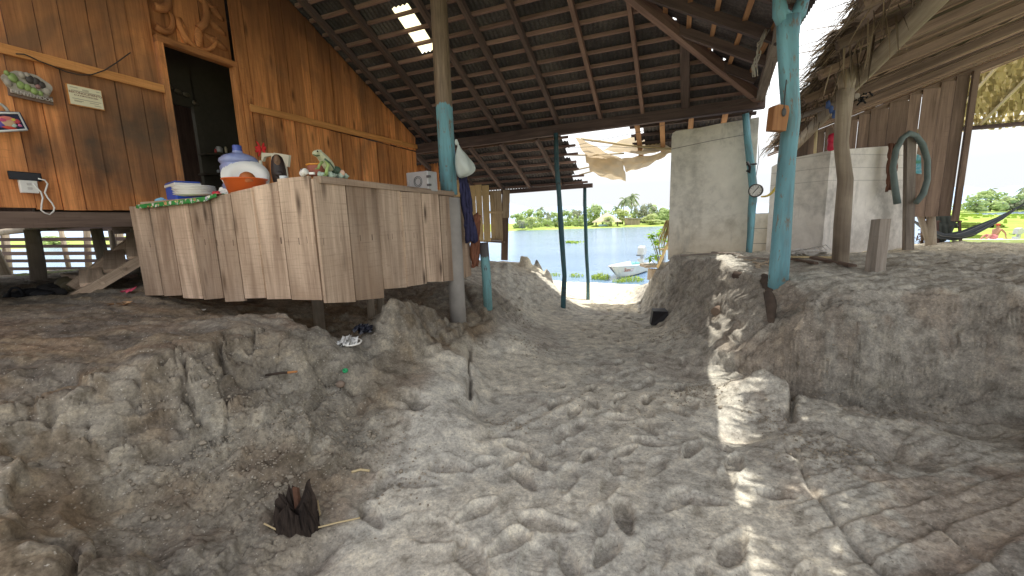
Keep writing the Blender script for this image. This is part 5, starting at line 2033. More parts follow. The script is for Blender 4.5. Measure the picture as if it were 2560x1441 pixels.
def person():
    seat = b2 + h2 * 2.45 + V(0, 0, .52)
    root = thing('person', 'person in a red cap and pink shorts sitting back in the far boat', 'person', seat)
    me = bpy.data.meshes.new('body')
    f = -h2                                   # legs stretch towards the bow
    sd = s2
    J = {'pel': (V(0, 0, .10), .13), 'bel': (-f * .06 + ZV * .24, .125), 'che': (-f * .16 + ZV * .44, .15), 'nec': (-f * .20 + ZV * .60, .06), 'hea': (-f * .17 + ZV * .70, .085), 'top': (-f * .16 + ZV * .80, .08)}
    E = [('pel', 'bel'), ('bel', 'che'), ('che', 'nec'), ('nec', 'hea'), ('hea', 'top')]
    for s, n_ in ((1, 'l'), (-1, 'r')):
        J['sh' + n_] = (-f * .18 + sd * s * .19 + ZV * .52, .062)
        J['el' + n_] = (-f * .36 + sd * s * .27 + ZV * .28, .045)
        J['wr' + n_] = (-f * .44 + sd * s * .25 + ZV * .06, .032)
        J['ha' + n_] = (-f * .50 + sd * s * .25 + ZV * .0, .034)
        J['hi' + n_] = (f * .04 + sd * s * .10 + ZV * .08, .10)
        J['kn' + n_] = (f * .46 + sd * s * .14 + ZV * .22, .066)
        J['an' + n_] = (f * .80 + sd * s * .12 - ZV * .10, .042)
        J['to' + n_] = (f * .98 + sd * s * .13 - ZV * .10, .035)
        E += [('che', 'sh' + n_), ('sh' + n_, 'el' + n_), ('el' + n_, 'wr' + n_), ('wr' + n_, 'ha' + n_), ('pel', 'hi' + n_), ('hi' + n_, 'kn' + n_), ('kn' + n_, 'an' + n_), ('an' + n_, 'to' + n_)]
        for q in range(5):
            J[f'f{q}{n_}'] = (-f * (.56 if q < 4 else .52) + sd * (s * .25 + (q - 1.5) * .02) - ZV * .02, .009)
            E.append(('ha' + n_, f'f{q}{n_}'))
    ks = list(J)
    me.from_pydata([tuple(J[k][0]) for k in ks], [(ks.index(a), ks.index(b)) for a, b in E], [])
    o = bpy.data.objects.new('body', me)
    COL.objects.link(o)
    md = o.modifiers.new('skin', 'SKIN')
    for i, k in enumerate(ks):
        sv_ = me.skin_vertices[0].data[i]
        sv_.radius = (J[k][1],) * 2
        sv_.use_root = k == 'pel'
    sb = o.modifiers.new('sub', 'SUBSURF')
    sb.levels = sb.render_levels = 1
    dg = bpy.context.evaluated_depsgraph_get()
    m2 = bpy.data.meshes.new_from_object(o.evaluated_get(dg))
    bpy.data.objects.remove(o)
    m2.materials.append(plain('tanned_skin', (.44, .23, .14), .6))
    o = bpy.data.objects.new('body', m2)
    COL.objects.link(o)
    o.parent = root
    hc = seat - f * .165 + ZV * .76
    w = MB()
    w.blob(hc + ZV * .045, (.098, .098, .075), 14, 8)
    w.box(hc + f * .12 + ZV * .045, (.13, .15, .012), f, sd, ZV)
    obj('cap', w, plain('red_cap_cloth', (.55, .09, .05), .8), root)
    w = MB()
    for s in (1, -1):
        w.tube([seat + ZV * .09, seat + f * .05 + sd * s * .10 + ZV * .09, seat + f * .40 + sd * s * .135 + ZV * .2], [.14, .125, .085], 12)
    obj('shorts', w, plain('pink_cloth', (.62, .22, .24), .9), root)
    w = MB()
    w.blob(hc - f * .03 - ZV * .0, (.088, .088, .07), 12, 7)
    obj('hair', w, plain('black_hair', (.02, .017, .015), .6), root)
    w = MB()
    w.blob(hc + f * .085 - ZV * .045, (.02, .014, .025), 8, 6, ax=f, ay=sd)
    obj('nose', w, plain('skin_nose', (.42, .21, .13), .6), root)
    w = MB()
    for s in (1, -1):
        w.blob(hc + f * .078 + sd * s * .032 - ZV * .02, .010, 7, 5)
    obj('eyes', w, plain('dark_eyes', (.03, .02, .02), .4), root)


person()
# ------------------------------------------------------------------ palm thatch over the shed eave, palapa, tarp
def thatch_mat(name, a, b, trans=.25):
    t = NT(name)
    r = t.attr('rnd')
    n = t.noise(t.pos(), 9, 4)
    c = t.ramp(t.math('ADD', t.math('MULTIPLY', r, .65), t.math('MULTIPLY', n, .35)), [(.2, a), (.8, b)])
    t.col(c)
    t.rough(.85, .2)
    tr = t.t.nodes.new('ShaderNodeBsdfTranslucent')
    t.l(c, tr.inputs[0])
    mx = t.t.nodes.new('ShaderNodeMixShader')
    mx.inputs[0].default_value = trans
    t.l(t.b.outputs[0], mx.inputs[1])
    t.l(tr.outputs[0], mx.inputs[2])
    t.l(mx.outputs[0], t.out.inputs['Surface'])
    return t.m


M['thatch'] = thatch_mat('old_palm_thatch', (.07, .05, .036), (.36, .275, .19))
M['thatch_new'] = thatch_mat('yellow_palm_thatch', (.20, .155, .065), (.56, .47, .24), .4)


def strand(mb, P, d, L, wd, droop, r=None):
    d = unit(d)
    sd = unit(np.cross(d, ZV + V(.1, .2, 0) * random.uniform(-2, 2)))
    pts = [P + d * L * t - ZV * droop * L * t * t for t in (0, .4, .75, 1)]
    ws = [wd, wd * .9, wd * .6, wd * .15]
    vs = []
    for p, w_ in zip(pts, ws):
        vs += [p - sd * w_, p + sd * w_]
    mb._add(vs, [(0, 1, 3, 2), (2, 3, 5, 4), (4, 5, 7, 6)], [(0, 0)] * 8, False, r)


w = MB()


def cover(u, v):
    p, q = 1.04 + 6.2 * u, -1.5 + 11.2 * v
    return PQ(p, q, zs(p, q) + .15 + .03 * math.sin(q * 13 + p * 5) + .02 * math.sin(p * 21))


def tedge(q):
    return float(np.interp(q, [0, 3.2, 3.45, 4.15, 4.45, 5.5, 8, 10], [1.31, 1.292, 1.48, 1.48, 1.375, 1.43, 1.62, 1.74])) + .025 * math.sin(q * 3.1) + (.055 if q < 3.4 else .03) * math.sin(q * 11.3 + 1) + (.045 if q < 3.4 else .03) * math.sin(q * 27)


HOLES = [(random.uniform(2.2, 3.4), random.uniform(2.4, 5.0), random.uniform(.012, .035)) for _ in range(10)]


def cov_keep(u, v):
    p, q = 1.04 + 6.2 * u, -1.5 + 11.2 * v
    edge = tedge(q)
    if 1.2 < q < 3.2 and edge + .09 < p < edge + .24 and math.sin(q * 14) + math.sin(q * 31 + p * 40) > 1.0:
        return False
    if 1.5 < p < 4.2 and q < 5 and math.sin(p * 17 + q * 5) * math.sin(q * 13 - p * 7) > .955:
        return False
    return p > edge


w.sheet(cover, 190, 420, keep=cov_keep)
for row in range(3):
    for i in range(420):
        q = random.uniform(2.2, 9.6)
        if math.sin(q * 5.7 + row) + math.sin(q * 2.3) * .6 < -.55 and row < 2:
            continue
        p = tedge(q) + .24 - .10 * row + random.uniform(-.1, .1)
        L = random.uniform(.15, .36) * (1 - .12 * row)
        strand(w, PQ(p, q, zs(p, q) + .19 - .05 * row), -BV + AV * random.uniform(-.5, .5) + ZV * random.uniform(-.7, .1), L, random.uniform(.008, .02), random.uniform(.2, .9))
for i in range(170):                          # wisps hanging under the eave log
    q = random.uniform(2.6, 8.2)
    p = tedge(q) + random.uniform(.1, .55)
    strand(w, PQ(p, q, zs(p, q) + random.uniform(-.02, .12)), V(random.uniform(-.4, .4), random.uniform(-.4, .4), -1), random.uniform(.12, .42), random.uniform(.004, .011), .1)
for i in range(90):                           # stray leaflets bridging the gap between the roofs
    q = random.uniform(4.4, 8.3)
    strand(w, PQ(tedge(q) + .25, q, zs(1.7, q) + .16), -BV + AV * random.uniform(-.25, .25) + ZV * random.uniform(-.2, .25), random.uniform(.4, .75), random.uniform(.004, .010), random.uniform(0, .2))
obj('thatch', w, M['thatch'], shed)

pal = thing('thatched_roof', 'yellow palm thatch roof on slender ribs over the lakeside, beyond the plank shed', 'roof', PQ(7, 12, 3.6))
zp = lambda q: 3.40 + .56 * (13.0 - q)
w = MB()
q = 13.05
while q > 9.4:
    p = 5.3
    while p < 11:
        L = random.uniform(.22, .34)
        r = random.random()
        c = PQ(p, q + random.uniform(-.03, .03), zp(q) + .06)
        d = unit(AV * .86 - ZV * .45 + BV * random.uniform(.2, .75))
        sd = unit(BV + d * random.uniform(-.1, .1))
        w._add([c - sd * .035, c + sd * .035, c + d * L + sd * .03, c + d * L - sd * .02], [(0, 1, 2, 3)], [(0, 0)] * 4, False, r)
        p += .050
    q -= .15
w.sheet(lambda u, v: PQ(5.3 + 5.7 * u, 9.3 + 3.5 * v, zp(9.3 + 3.5 * v) + .10), 8, 8)
obj('palm_leaves', w, M['thatch_new'], pal)
for p in (5.75, 6.4, 7.05, 7.7, 8.4):
    w = MB()
    w.tube([PQ(p, 13.1, zp(13.1) + .0), PQ(p + .05, 9.3, zp(9.3) + .0)], .034, 7)
    obj('rib', w, M['bamboo'], pal)
w = MB()
w.tube([PQ(5.6, 13.02, zp(13) - .06), PQ(10.8, 13.05, zp(13) - .05)], .05, 8)
obj('eave_pole', w, M['dark'], pal)

# beige tarpaulin slung beyond the beam, with the sticks that carry it
M['tarp'] = plain('beige_tarpaulin', (.60, .49, .34), .8, .15, 5, .2, .3, 0, .45)


def quad_sheet(mb, A, B, C, D, nu=14, nv=14, sag=.06, wr=.02, ph=0):
    def fn(u, v):
        P = (A * (1 - u) + B * u) * (1 - v) + (D * (1 - u) + C * u) * v
        return P - ZV * sag * 4 * u * (1 - u) * v + V(wr, wr, wr) * math.sin(u * 17 + v * 11 + ph) * .6 + ZV * wr * math.sin(u * 7 - v * 13 + ph)
    mb.sheet(fn, nu, nv)


w = MB()
quad_sheet(w, onq(1438, 344, 8.5), onq(1560, 400, 9.1), onq(1530, 402, 9.6), onq(1468, 398, 9.6), sag=.03)
quad_sheet(w, onq(1462, 392, 9.1), onq(1556, 398, 9.2), onq(1566, 455, 9.6), onq(1478, 432, 9.7), sag=.02, ph=2)
quad_sheet(w, onq(1500, 378, 9.5), onq(1588, 336, 9.7), onq(1690, 372, 9.1), onq(1590, 383, 9.0), sag=.04, ph=4)
quad_sheet(w, onq(1553, 400, 9.15), onq(1690, 374, 9.1), onq(1650, 398, 9.5), onq(1566, 432, 9.6), sag=.03, ph=1)
tp_ = obj('tarpaulin', w, M['tarp'])
tag(tp_, 'torn beige tarpaulin sagging from sticks beyond the roof beam', 'tarpaulin')
for i, (x0, y0, q0, x1, y1, q1, lab) in enumerate([(1405, 388, 9.5, 1560, 384, 9.1, 'uppermost short stick running under the left of the tarpaulin'), (1428, 428, 9.75, 1545, 398, 9.5, 'middle stick from the lean-to corner under the tarpaulin'), (1448, 438, 9.8, 1600, 390, 9.4, 'lowest stick from the lean-to corner under the tarpaulin'),
                                          (1452, 348, 9.2, 1700, 376, 9.0, 'long pale stick along the ridge of the tarpaulin')]):
    w = MB()
    a, b = onq(x0, y0, q0), onq(x1, y1, q1)
    w.tube([a, (a + b) / 2 - ZV * .02, b], .017 if i < 3 else .024, 7)
    tag(obj('tarp_stick', w, M['bamboo']), lab, 'stick', 'sticks carrying the tarpaulin')

# ------------------------------------------------------------------ boards hanging at the end of the house, left of the lake view
w = MB()
xs_ = [1088, 1106, 1122, 1140, 1158, 1176, 1190, 1206, 1224]
ys_ = [408, 420, 432, 440, 448, 462, 466, 462, 476]
for i in range(8):
    a, b = onq(xs_[i], 500, 9.4), onq(xs_[i + 1] - 1, 500, 9.4)
    zt, zb_ = onq(xs_[i], ys_[i] + random.uniform(-4, 4), 9.4)[2], onq(xs_[i], 606 + random.uniform(-3, 3), 9.4)[2]
    w.box(np.array([(a[0] + b[0]) / 2, (a[1] + b[1]) / 2, (zt + zb_) / 2]), (np.linalg.norm(b - a) * .97, .02, zt - zb_), BV, AV, ZV)
tag(obj('board_screen', w, M['cream']), 'pale yellow board screen between the house and the lake', 'wall')
sh_ = thing('hanging_shutter', 'old whitish plank shutter hanging below the lean-to beam', 'shutter', onq(1242, 600, 9.6))
w = MB()
for x0, x1 in ((1225, 1238), (1238.6, 1254)):
    a, b = onq(x0, 500, 9.62), onq(x1, 500, 9.62)
    zt, zb_ = onq(x0, 478, 9.62)[2], onq(x0, 601, 9.62)[2]
    w.box(np.array([(a[0] + b[0]) / 2, (a[1] + b[1]) / 2, (zt + zb_) / 2]), (np.linalg.norm(b - a) * .98, .022, zt - zb_), BV, AV, ZV)
obj('planks', w, M['oldboard'], sh_)
for y in (531, 598):
    w = MB()
    w.bar(onq(1222, y, 9.59), onq(1257, y + (0 if y < 560 else 2), 9.59), .02, .06)
    obj('crossbar', w, M['oldboard'], sh_)
hb = thing('hanging_board', 'long dark brown board hanging lowest under the lean-to beam end', 'board', onq(1264, 648, 9.68))
w = MB()
a, b = onq(1264, 474, 9.68), onq(1261, 651, 9.68)
w.bar(b, a, .19, .025, AV, .003)
obj('board', w, M['brownboard'], hb)
w = MB()
a, b = onq(1266, 476, 9.66), onq(1265, 545, 9.66)
w.bar(b, a, .185, .006, AV, .003)
obj('pale_upper_piece', w, M['oldboard'], hb)
w = MB()
w.bar(onq(1195, 602, 9.5), onq(1262, 606, 9.6), .04, .05)
tag(obj('cross_timber', w, M['brownboard']), 'thin horizontal timber below the pale board screen', 'timber')
# brown end boards of the house towards the lake
w = MB()
for i, x in enumerate((1040, 1052, 1063, 1074, 1085)):
    a, b = onq(x, 430, 8.75), onq(x + 11, 430, 8.75)
    zt = onq(x, 386 + i * 3, 8.75)[2]
    w.box(np.array([(a[0] + b[0]) / 2, (a[1] + b[1]) / 2, (zt + 1.5) / 2]), (np.linalg.norm(b - a) * .97, .02, zt - 1.5), BV, AV, ZV)
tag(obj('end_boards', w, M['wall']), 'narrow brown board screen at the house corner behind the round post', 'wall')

# ------------------------------------------------------------------ things on the counter
M['white_pl'] = plain('white_plastic', (.80, .79, .74), .35, .05, 8, .4, .05)
M['orange_pl'] = plain('orange_plastic', (.78, .16, .035), .35, .08, 10, .4, .05)
CT_ = 1.835


def jug_mat():
    t = NT('blue_water_jug')
    n = t.noise(t.coord('Object'), 6, 2)
    t.col(t.ramp(n, [(.35, (.26, .32, .60)), (.65, (.46, .52, .76))]))
    t.rough(.12, .6)
    t.b.inputs['Coat Weight'].default_value = .5
    tr = t.t.nodes.new('ShaderNodeBsdfTranslucent')
    tr.inputs[0].default_value = (.45, .55, .9, 1)
    mx = t.t.nodes.new('ShaderNodeMixShader')
    mx.inputs[0].default_value = .3
    t.l(t.b.outputs[0], mx.inputs[1])
    t.l(tr.outputs[0], mx.inputs[2])
    t.l(mx.outputs[0], t.out.inputs['Surface'])
    return t.m


c = onq(606, 470, 2.62)
s = mpx(c)
c[2] = 1.80
R = 41 * s
ztop = onq(603, 362, 2.62)[2]
H_ = ztop - c[2]
jug = thing('water_jug', 'large clear blue water jug with a narrow neck on the counter', 'jug', c)
w = MB()
w.lathe([(0, 0), (R * .93, .0), (R, .03), (R, H_ * .26), (R * .93, H_ * .29), (R * .93, H_ * .33), (R, H_ * .36), (R, H_ * .60), (R * .93, H_ * .63), (R * .94, H_ * .66), (R * 1.03, H_ * .69), (R * 1.0, H_ * .74), (R * .8, H_ * .80), (R * .45, H_ * .84), (R * .28, H_ * .86), (R * .25, H_ * .90)], c, 32)
obj('body', w, jug_mat(), jug)
w = MB()
w.lathe([(R * .25, H_ * .88), (R * .26, H_ * .905), (R * .24, H_ * .93), (R * .24, H_ * .99), (R * .2, H_), (0, H_)], c, 20)
obj('neck', w, plain('dark_blue_plastic', (.09, .13, .42), .25), jug)
# basin with plates stood on edge
c = onq(615, 470, 2.48)
s = mpx(c)
c[2] = onq(615, 476, 2.48)[2] - .05
zt = onq(615, 451, 2.48)[2] - c[2]
w = MB()
Rb = 47 * s
w.lathe([(0, .004), (Rb * .78, .004), (Rb * .98, zt), (Rb * 1.06, zt + .004), (Rb * 1.06, zt + .010), (Rb * .96, zt + .006), (Rb * .76, .012), (0, .012)], c, 32)
tag(obj('basin', w, M['orange_pl']), 'orange plastic basin full of plates in front of the water jug', 'basin')
ax_pl = unit(BV * .62 - AV * .5 + ZV * .5)
for i, (dx, dy, rr) in enumerate([(4, -18, 52), (6, -10, 50), (8, -3, 48), (9, 4, 45)]):
    cc = onq(612 + dx, 456 + dy * .6, 2.58) + ax_pl * .026 * i
    rr_ = rr * mpx(cc)
    ax = unit(BV * .62 - AV * .5 + ZV * .5)
    w = MB()
    w.lathe([(0, 0), (rr_ * .62, 0), (rr_ * .7, .008), (rr_, .024), (rr_ * .995, .031), (rr_ * .68, .015), (rr_ * .6, .008), (0, .008)], cc, 32, axis=ax)
    tag(obj('plate', w, M['white_pl']), ['hindmost white plate standing in the orange basin', 'second white plate from the back in the orange basin', 'second white plate from the front in the orange basin', 'foremost white plate standing in the orange basin'][i], 'plate', 'white plates standing in the basin')
cc = onq(619, 450, 2.44)
w = MB()
r_ = 19 * mpx(cc)
w.lathe([(r_, 0), (r_ * .96, .02), (r_ * .7, .05), (r_ * .3, .065), (0, .067)], cc, 20, axis=unit(BV * .3 - AV * .3 + ZV))
tag(obj('clay_bowl', w, plain('orange_clay', (.42, .13, .04), .4)), 'small orange-brown bowl turned upside down among the plates', 'bowl')
# cooler, flat plates, cloth
c = onq(462, 500, 2.55)
s = mpx(c)
z0, z1, z2 = onq(462, 502, 2.55)[2] - .03, onq(462, 468, 2.55)[2], onq(462, 457, 2.55)[2]
ax_ = unit(BV * .96 - AV * .28)
ay_ = np.cross(ZV, ax_)
cool = thing('cooler', 'small blue cooler box with a white rim at the left end of the counter', 'cooler', np.array([c[0], c[1], z0]))
w = MB()
w.box(np.array([c[0], c[1], (z0 + z1) / 2]), (90 * s, .2, z1 - z0), ax_, ay_, ZV)
obj('body', w, plain('blue_plastic', (.035, .11, .58), .35, .06), cool, bevel=.008)
w = MB()
w.box(np.array([c[0], c[1], z1 + (z2 - z1) * .3]), (94 * s, .21, (z2 - z1) * .6), ax_, ay_, ZV)
obj('rim', w, M['white_pl'], cool, bevel=.004)
w = MB()
w.box(np.array([c[0], c[1], z2 - (z2 - z1) * .17]), (90 * s, .2, (z2 - z1) * .36), ax_, ay_, ZV)
obj('lid', w, plain('dark_blue_lid', (.05, .10, .42), .4), cool, bevel=.004)
c = onq(487, 485, 2.42)
s = mpx(c)
zb_ = onq(487, 491, 2.42)[2]
for i in range(6):
    w = MB()
    rr_ = 44 * s * random.uniform(.97, 1.02)
    w.lathe([(0, 0), (rr_ * .6, 0), (rr_, .014), (rr_, .019), (rr_ * .6, .006), (0, .006)], np.array([c[0], c[1], zb_ + i * .0135]) + BV * random.uniform(-.006, .006), 30, axis=ZV + V(random.uniform(-.02, .02), random.uniform(-.03, 0), 0))
    tag(obj('plate', w, M['white_pl']), ['lowest', 'second lowest', 'third lowest', 'third highest', 'second highest', 'topmost'][i] + ' white plate in the flat stack in front of the blue cooler', 'plate', 'white plates stacked flat by the cooler')


def floral():
    t = NT('green_floral_oilcloth')
    co = t.coord('Object')
    vo = t.t.nodes.new('ShaderNodeTexVoronoi')
    vo.inputs['Scale'].default_value = 20
    t.l(co, vo.inputs['Vector'])
    fl_ = t.ramp(vo.outputs['Distance'], [(.46, (1, 1, 1)), (.52, (0, 0, 0))])
    hue = t.t.nodes.new('ShaderNodeSeparateColor')
    t.l(vo.outputs['Color'], hue.inputs[0])
    fc = t.ramp(hue.outputs[0], [(.0, (.75, .75, .65)), (.35, (.7, .72, .62)), (.5, (.65, .12, .10)), (.75, (.75, .55, .25)), (1, (.3, .4, .65))])
    n = t.noise(co, 46, 3)
    m_ = t.math('MULTIPLY', fl_, t.ramp(n, [(.42, (0, 0, 0)), (.5, (1, 1, 1))]))
    t.col(t.mix(m_, (.03, .26, .06), fc))
    t.rough(.4, .4)
    return t.m


w = MB()
tops_ = [(340, 513), (400, 506), (460, 499), (515, 492), (541, 484)]
bots_ = [(343, 522), (400, 517), (460, 511), (515, 503), (541, 492)]


def cl_fn(u, v):
    x = 340 + 201 * u
    yt, yb = np.interp(x, [a for a, b in tops_], [b for a, b in tops_]), np.interp(x, [a for a, b in bots_], [b for a, b in bots_])
    if v > .5:
        t_ = (v - .5) * 2
        return onq(x, yt + (yb - yt) * t_ + math.sin(x * .2) * .8 * t_, CQ - .035 - .006 * math.sin(x * .15))
    P = onq(x, yt, CQ - .035)
    return P + AV * (.5 * (1 - v * 2))


w.sheet(cl_fn, 50, 10)
tag(obj('oilcloth', w, floral(), solid=.004), 'green floral oilcloth draped over the left end of the counter', 'tablecloth')
w = MB()
c = onq(405, 505, 2.40)
for i in range(9):
    w.blob(c + BV * random.uniform(-.05, .05) + ZV * random.uniform(-.02, .02), (.03, .03, .022), 7, 5, .35, smooth=False)
tag(obj('plastic_bag', w, plain('light_blue_film', (.25, .55, .75), .3)), 'crumpled light blue plastic bag left of the cooler', 'bag')
w = MB()
c = onq(556, 480, 2.42)
quad_sheet(w, c + V(-.07, 0, -.03), c + V(.06, 0, -.02), c + V(.05, .03, .03), c + V(-.04, .03, .045), 8, 8, .01, .008)
tag(obj('paper_scrap', w, M['white_pl']), 'crumpled white paper between the plates and the basin', 'paper')
w = MB()
c = onq(541, 483, 2.38)
for i in range(4):
    w.blob(c + BV * random.uniform(-.03, .04), (.02, .02, .016), 7, 5, .3)
tag(obj('red_rag', w, plain('red_rag', (.55, .05, .07), .8)), 'small red rag at the right end of the floral oilcloth', 'rag')
# carved figure in front of a white plastic chair
c = onq(690, 452, 2.9)
s = mpx(c)
chair = thing('plastic_chair', 'cream plastic chair behind the counter with only its back showing', 'chair', np.array([c[0], c[1], .9]))
w = MB()


def chz(x, y, q=3.15):
    return onq(x, y, q)


for poly_ in ([(653, 382), (680, 383), (678, 390), (660, 393), (657, 404), (653, 404)], [(678, 386), (684, 382), (722, 388), (719, 418), (716, 417), (704, 396), (684, 393), (681, 402), (677, 400)]):
    w.prism([chz(x, y) for x, y in poly_], AV * .03)
obj('backrest', w, plain('cream_plastic', (.72, .68, .52), .4, .06), chair, bevel=.004)
P0_ = chz(690, 470)
for dx in (-.13, .13):
    w = MB()
    w.tube([np.array([P0_[0] + dx, P0_[1], .95]), np.array([P0_[0] + dx, P0_[1], chz(690, 400)[2]])], .016, 8)
    obj('leg', w, plain('cream_plastic', (.72, .68, .52), .4, .06), chair)
c = onq(700, 455, 2.75)
s = mpx(c)
zt_, zb_ = onq(700, 385, 2.75)[2], onq(700, 456, 2.75)[2]
fig = thing('carved_figure', 'dark carved wooden figure with a hood standing on the counter corner', 'figurine', np.array([c[0], c[1], zb_]))
hh = zt_ - zb_
w = MB()
w.lathe([(15 * s, 0), (16 * s, hh * .12), (17 * s, hh * .3), (16 * s, hh * .55), (14 * s, hh * .75), (11 * s, hh * .9), (5 * s, hh * .98), (0, hh)], np.array([c[0], c[1], zb_]), 20)
obj('hood', w, plain('dark_lacquer', (.035, .025, .022), .35, .3, 20), fig)
w = MB()
FD = unit(BV * .72 - AV * .68)
w.blob(np.array([c[0], c[1], zb_ + hh * .72]) + FD * 9 * s, (8 * s, 8 * s, hh * .24), 14, 9, .04)
fc_ = obj('face', w, plain('worn_brown_wood', (.20, .12, .07), .5, .3, 30), fig)
w = MB()
w.blob(np.array([c[0], c[1], zb_ + hh * .70]) + FD * 17 * s, (1.8 * s, 2.4 * s, 4 * s), 8, 6)
obj('nose', w, plain('worn_brown_wood', (.20, .12, .07), .5, .3, 30), fc_)
w = MB()
w.blob(np.array([c[0], c[1], zb_ + hh * .26]) + FD * 11 * s, (13 * s, 8 * s, hh * .13), 14, 8, .05)
obj('folded_arms', w, plain('dark_lacquer', (.035, .025, .022), .35, .3, 20), fig)
c = onq(709, 447, 2.36)
w = MB()
s = mpx(c)
w.lathe([(8 * s, -.05), (9 * s, .015), (9.5 * s, .02), (9 * s, .018), (0, .018)], c, 18)
tag(obj('white_cup', w, plain('white_blue_plastic', (.72, .78, .82), .3)), 'white plastic cup peeking over the boards by the counter corner', 'cup')
# tin, pot, frog
c = onp(760, 432, -2.62)
s = mpx(c)
ax = unit(BV * .9 - AV * .1 + ZV * .35)
tin = thing('tin_can', 'tiny white can with a ring pull lying at the counter corner', 'can', c)
w = MB()
w.lathe([(7.5 * s, -9 * s), (8 * s, -8 * s), (8 * s, 8 * s), (7.5 * s, 9 * s), (0, 9 * s)], c, 16, axis=ax)
obj('body', w, M['white_pl'], tin)
w = MB()
w.tube([c - ax * 7 * s + ZV * (6 + 6 * math.sin(a)) * s + AV * 5 * s * math.cos(a) for a in np.linspace(0, 6.28, 12)], 1.0 * s, 5)
obj('ring', w, plain('grey_wire', (.4, .4, .4), .4, metal=.8), tin)
c = onp(797, 434, -2.66)
s = mpx(c)
w = MB()
zt_ = onp(797, 413, -2.66)[2]
h_ = zt_ - c[2] + .02
pot = thing('clay_pot', 'reddish brick-patterned pot with an orange rim behind the frog figurine', 'pot', c - ZV * .02)
w.lathe([(0, 0), (23 * s, 0), (25 * s, h_ * .9)], c - ZV * .02, 24)
obj('body', w, plain('brick_red_clay', (.40, .15, .11), .8, .25, 40), pot)
w = MB()
w.lathe([(25 * s, h_ * .88), (27.5 * s, h_ * .9), (28 * s, h_), (26 * s, h_ * 1.03), (22 * s, h_), (0, h_ * .95)], c - ZV * .02, 24)
obj('rim', w, plain('orange_yellow_rim', (.75, .33, .06), .5), pot)
c = onp(824, 438, -2.52)
s = mpx(c)
frog = thing('frog_figurine', 'pale green ceramic frog sitting upright on a shell base on the counter', 'figurine', c)
M['frog'] = plain('green_cream_glaze', (.56, .57, .38), .35, .3, 28, .4)
M['frog_g'] = plain('leaf_green_glaze', (.28, .38, .13), .4, .35, 30, .4)
o = lambda x, y, dq=0: onp(x, y, -2.52 - dq)
w = MB()
w.tube([o(830, 428), o(822, 415), o(812, 401), o(803, 391), o(797, 385), o(789, 383), o(783, 386)], [11 * s, 15 * s, 13 * s, 11 * s, 10 * s, 8 * s, 4.5 * s], 14)
fb = obj('body', w, M['frog'], frog, sub=1)
w = MB()
w.tube([o(783, 387, -.02), o(791, 390, -.03), o(799, 389, -.03)], 1.3 * s, 6)
obj('mouth', w, plain('dark_green_glaze', (.06, .10, .03), .4), fb)
for dx, dq in ((796, -.035), (801, .03)):
    w = MB()
    w.blob(o(dx, 379, dq), 4.2 * s, 10, 7)
    e_ = obj('eye', w, M['frog'], fb)
    w = MB()
    w.blob(o(dx - 2, 378.5, dq - .012), 2.0 * s, 8, 6)
    obj('pupil', w, plain('black_glaze', (.01, .01, .01), .2), e_)
for pts, r0 in (([(815, 402), (821, 413), (817, 424), (816, 437)], 4.5), ([(806, 405), (798, 414), (796, 421)], 3.5)):
    for dq in (-.05,):
        w = MB()
        w.tube([o(x, y, dq) for x, y in pts], [r0 * s, r0 * .9 * s, r0 * .8 * s, r0 * s][:len(pts)], 8)
        for k in (-4, 0, 4):
            w.tube([o(*pts[-1], dq), o(pts[-1][0] + k - 4, pts[-1][1] + 2, dq - .01)], [r0 * .6 * s, r0 * .25 * s], 6)
        obj('foreleg', w, M['frog_g'], frog)
w = MB()
w.tube([o(812, 398, -.07), o(825, 407, -.07), o(834, 420, -.06), o(838, 432, -.05)], [2.2 * s, 2 * s, 2 * s, 2 * s], 7)
w.blob(o(838, 427), (16 * s, 12 * s, 11 * s), 12, 8, .06)
obj('hind_leg', w, plain('dark_green_glaze_leg', (.07, .12, .08), .35, .4, 40), frog)
w = MB()
for i in range(16):
    w.blob(o(800 + 64 * i / 15, 437 + 4 * i / 15, random.uniform(-.05, .02)), (random.uniform(5, 9) * s, random.uniform(5, 8) * s, random.uniform(4, 9) * s), 8, 6, .25)
obj('shell_base', w, plain('pale_teal_shells', (.42, .52, .43), .4, .4, 30), frog)
w = MB()
w.blob(o(855, 433, -.05), (8 * s, 4 * s, 7.5 * s), 12, 8, .04)
obj('pink_shell', w, plain('pink_shell', (.62, .42, .32), .4), frog)
w = MB()
c = o(780, 434, -.04)
w.box(c, (11 * s, 8 * s, 6 * s), jit=.002)
tag(obj('eraser_block', w, M['white_pl']), 'tiny white block lying beside the clay pot', 'block')
# grey metal box
c = onp(1056, 470, -2.60)
s = mpx(c)
zt_, zb_ = onp(1056, 432, -2.6)[2], onp(1056, 476, -2.6)[2] - .02
gb = thing('metal_box', 'grey metal lock box with a round emblem at the right end of the counter', 'box', np.array([c[0], c[1], zb_]))
M['greymetal'] = plain('dull_grey_metal', (.42, .42, .42), .45, .15, 12, .4, .1, .3)
fx = unit(BV * .93 - AV * .1)
fy = np.cross(ZV, fx)
cc = np.array([c[0], c[1], (zt_ + zb_) / 2])
Wb = 68 * s
w = MB()
w.box(cc, (Wb, .16, zt_ - zb_), fx, fy, ZV)
obj('body', w, M['greymetal'], gb, bevel=.008)
for r_ in (12.5, 9):
    w = MB()
    w.tube([cc - fy * .082 + fx * (3 * s + r_ * s * math.cos(a)) + ZV * (r_ * s * math.sin(a)) for a in np.linspace(0, 6.2832, 25)], .9 * s, 5)
    obj('emblem_ring', w, plain('dark_grey_ring', (.15, .15, .15), .4), gb)
w = MB()
w.box(cc - fy * .085 - fx * 26 * s, (5 * s, .012, 10 * s), fx, fy, ZV)
obj('latch', w, plain('light_metal', (.6, .6, .58), .3, metal=.6), gb)
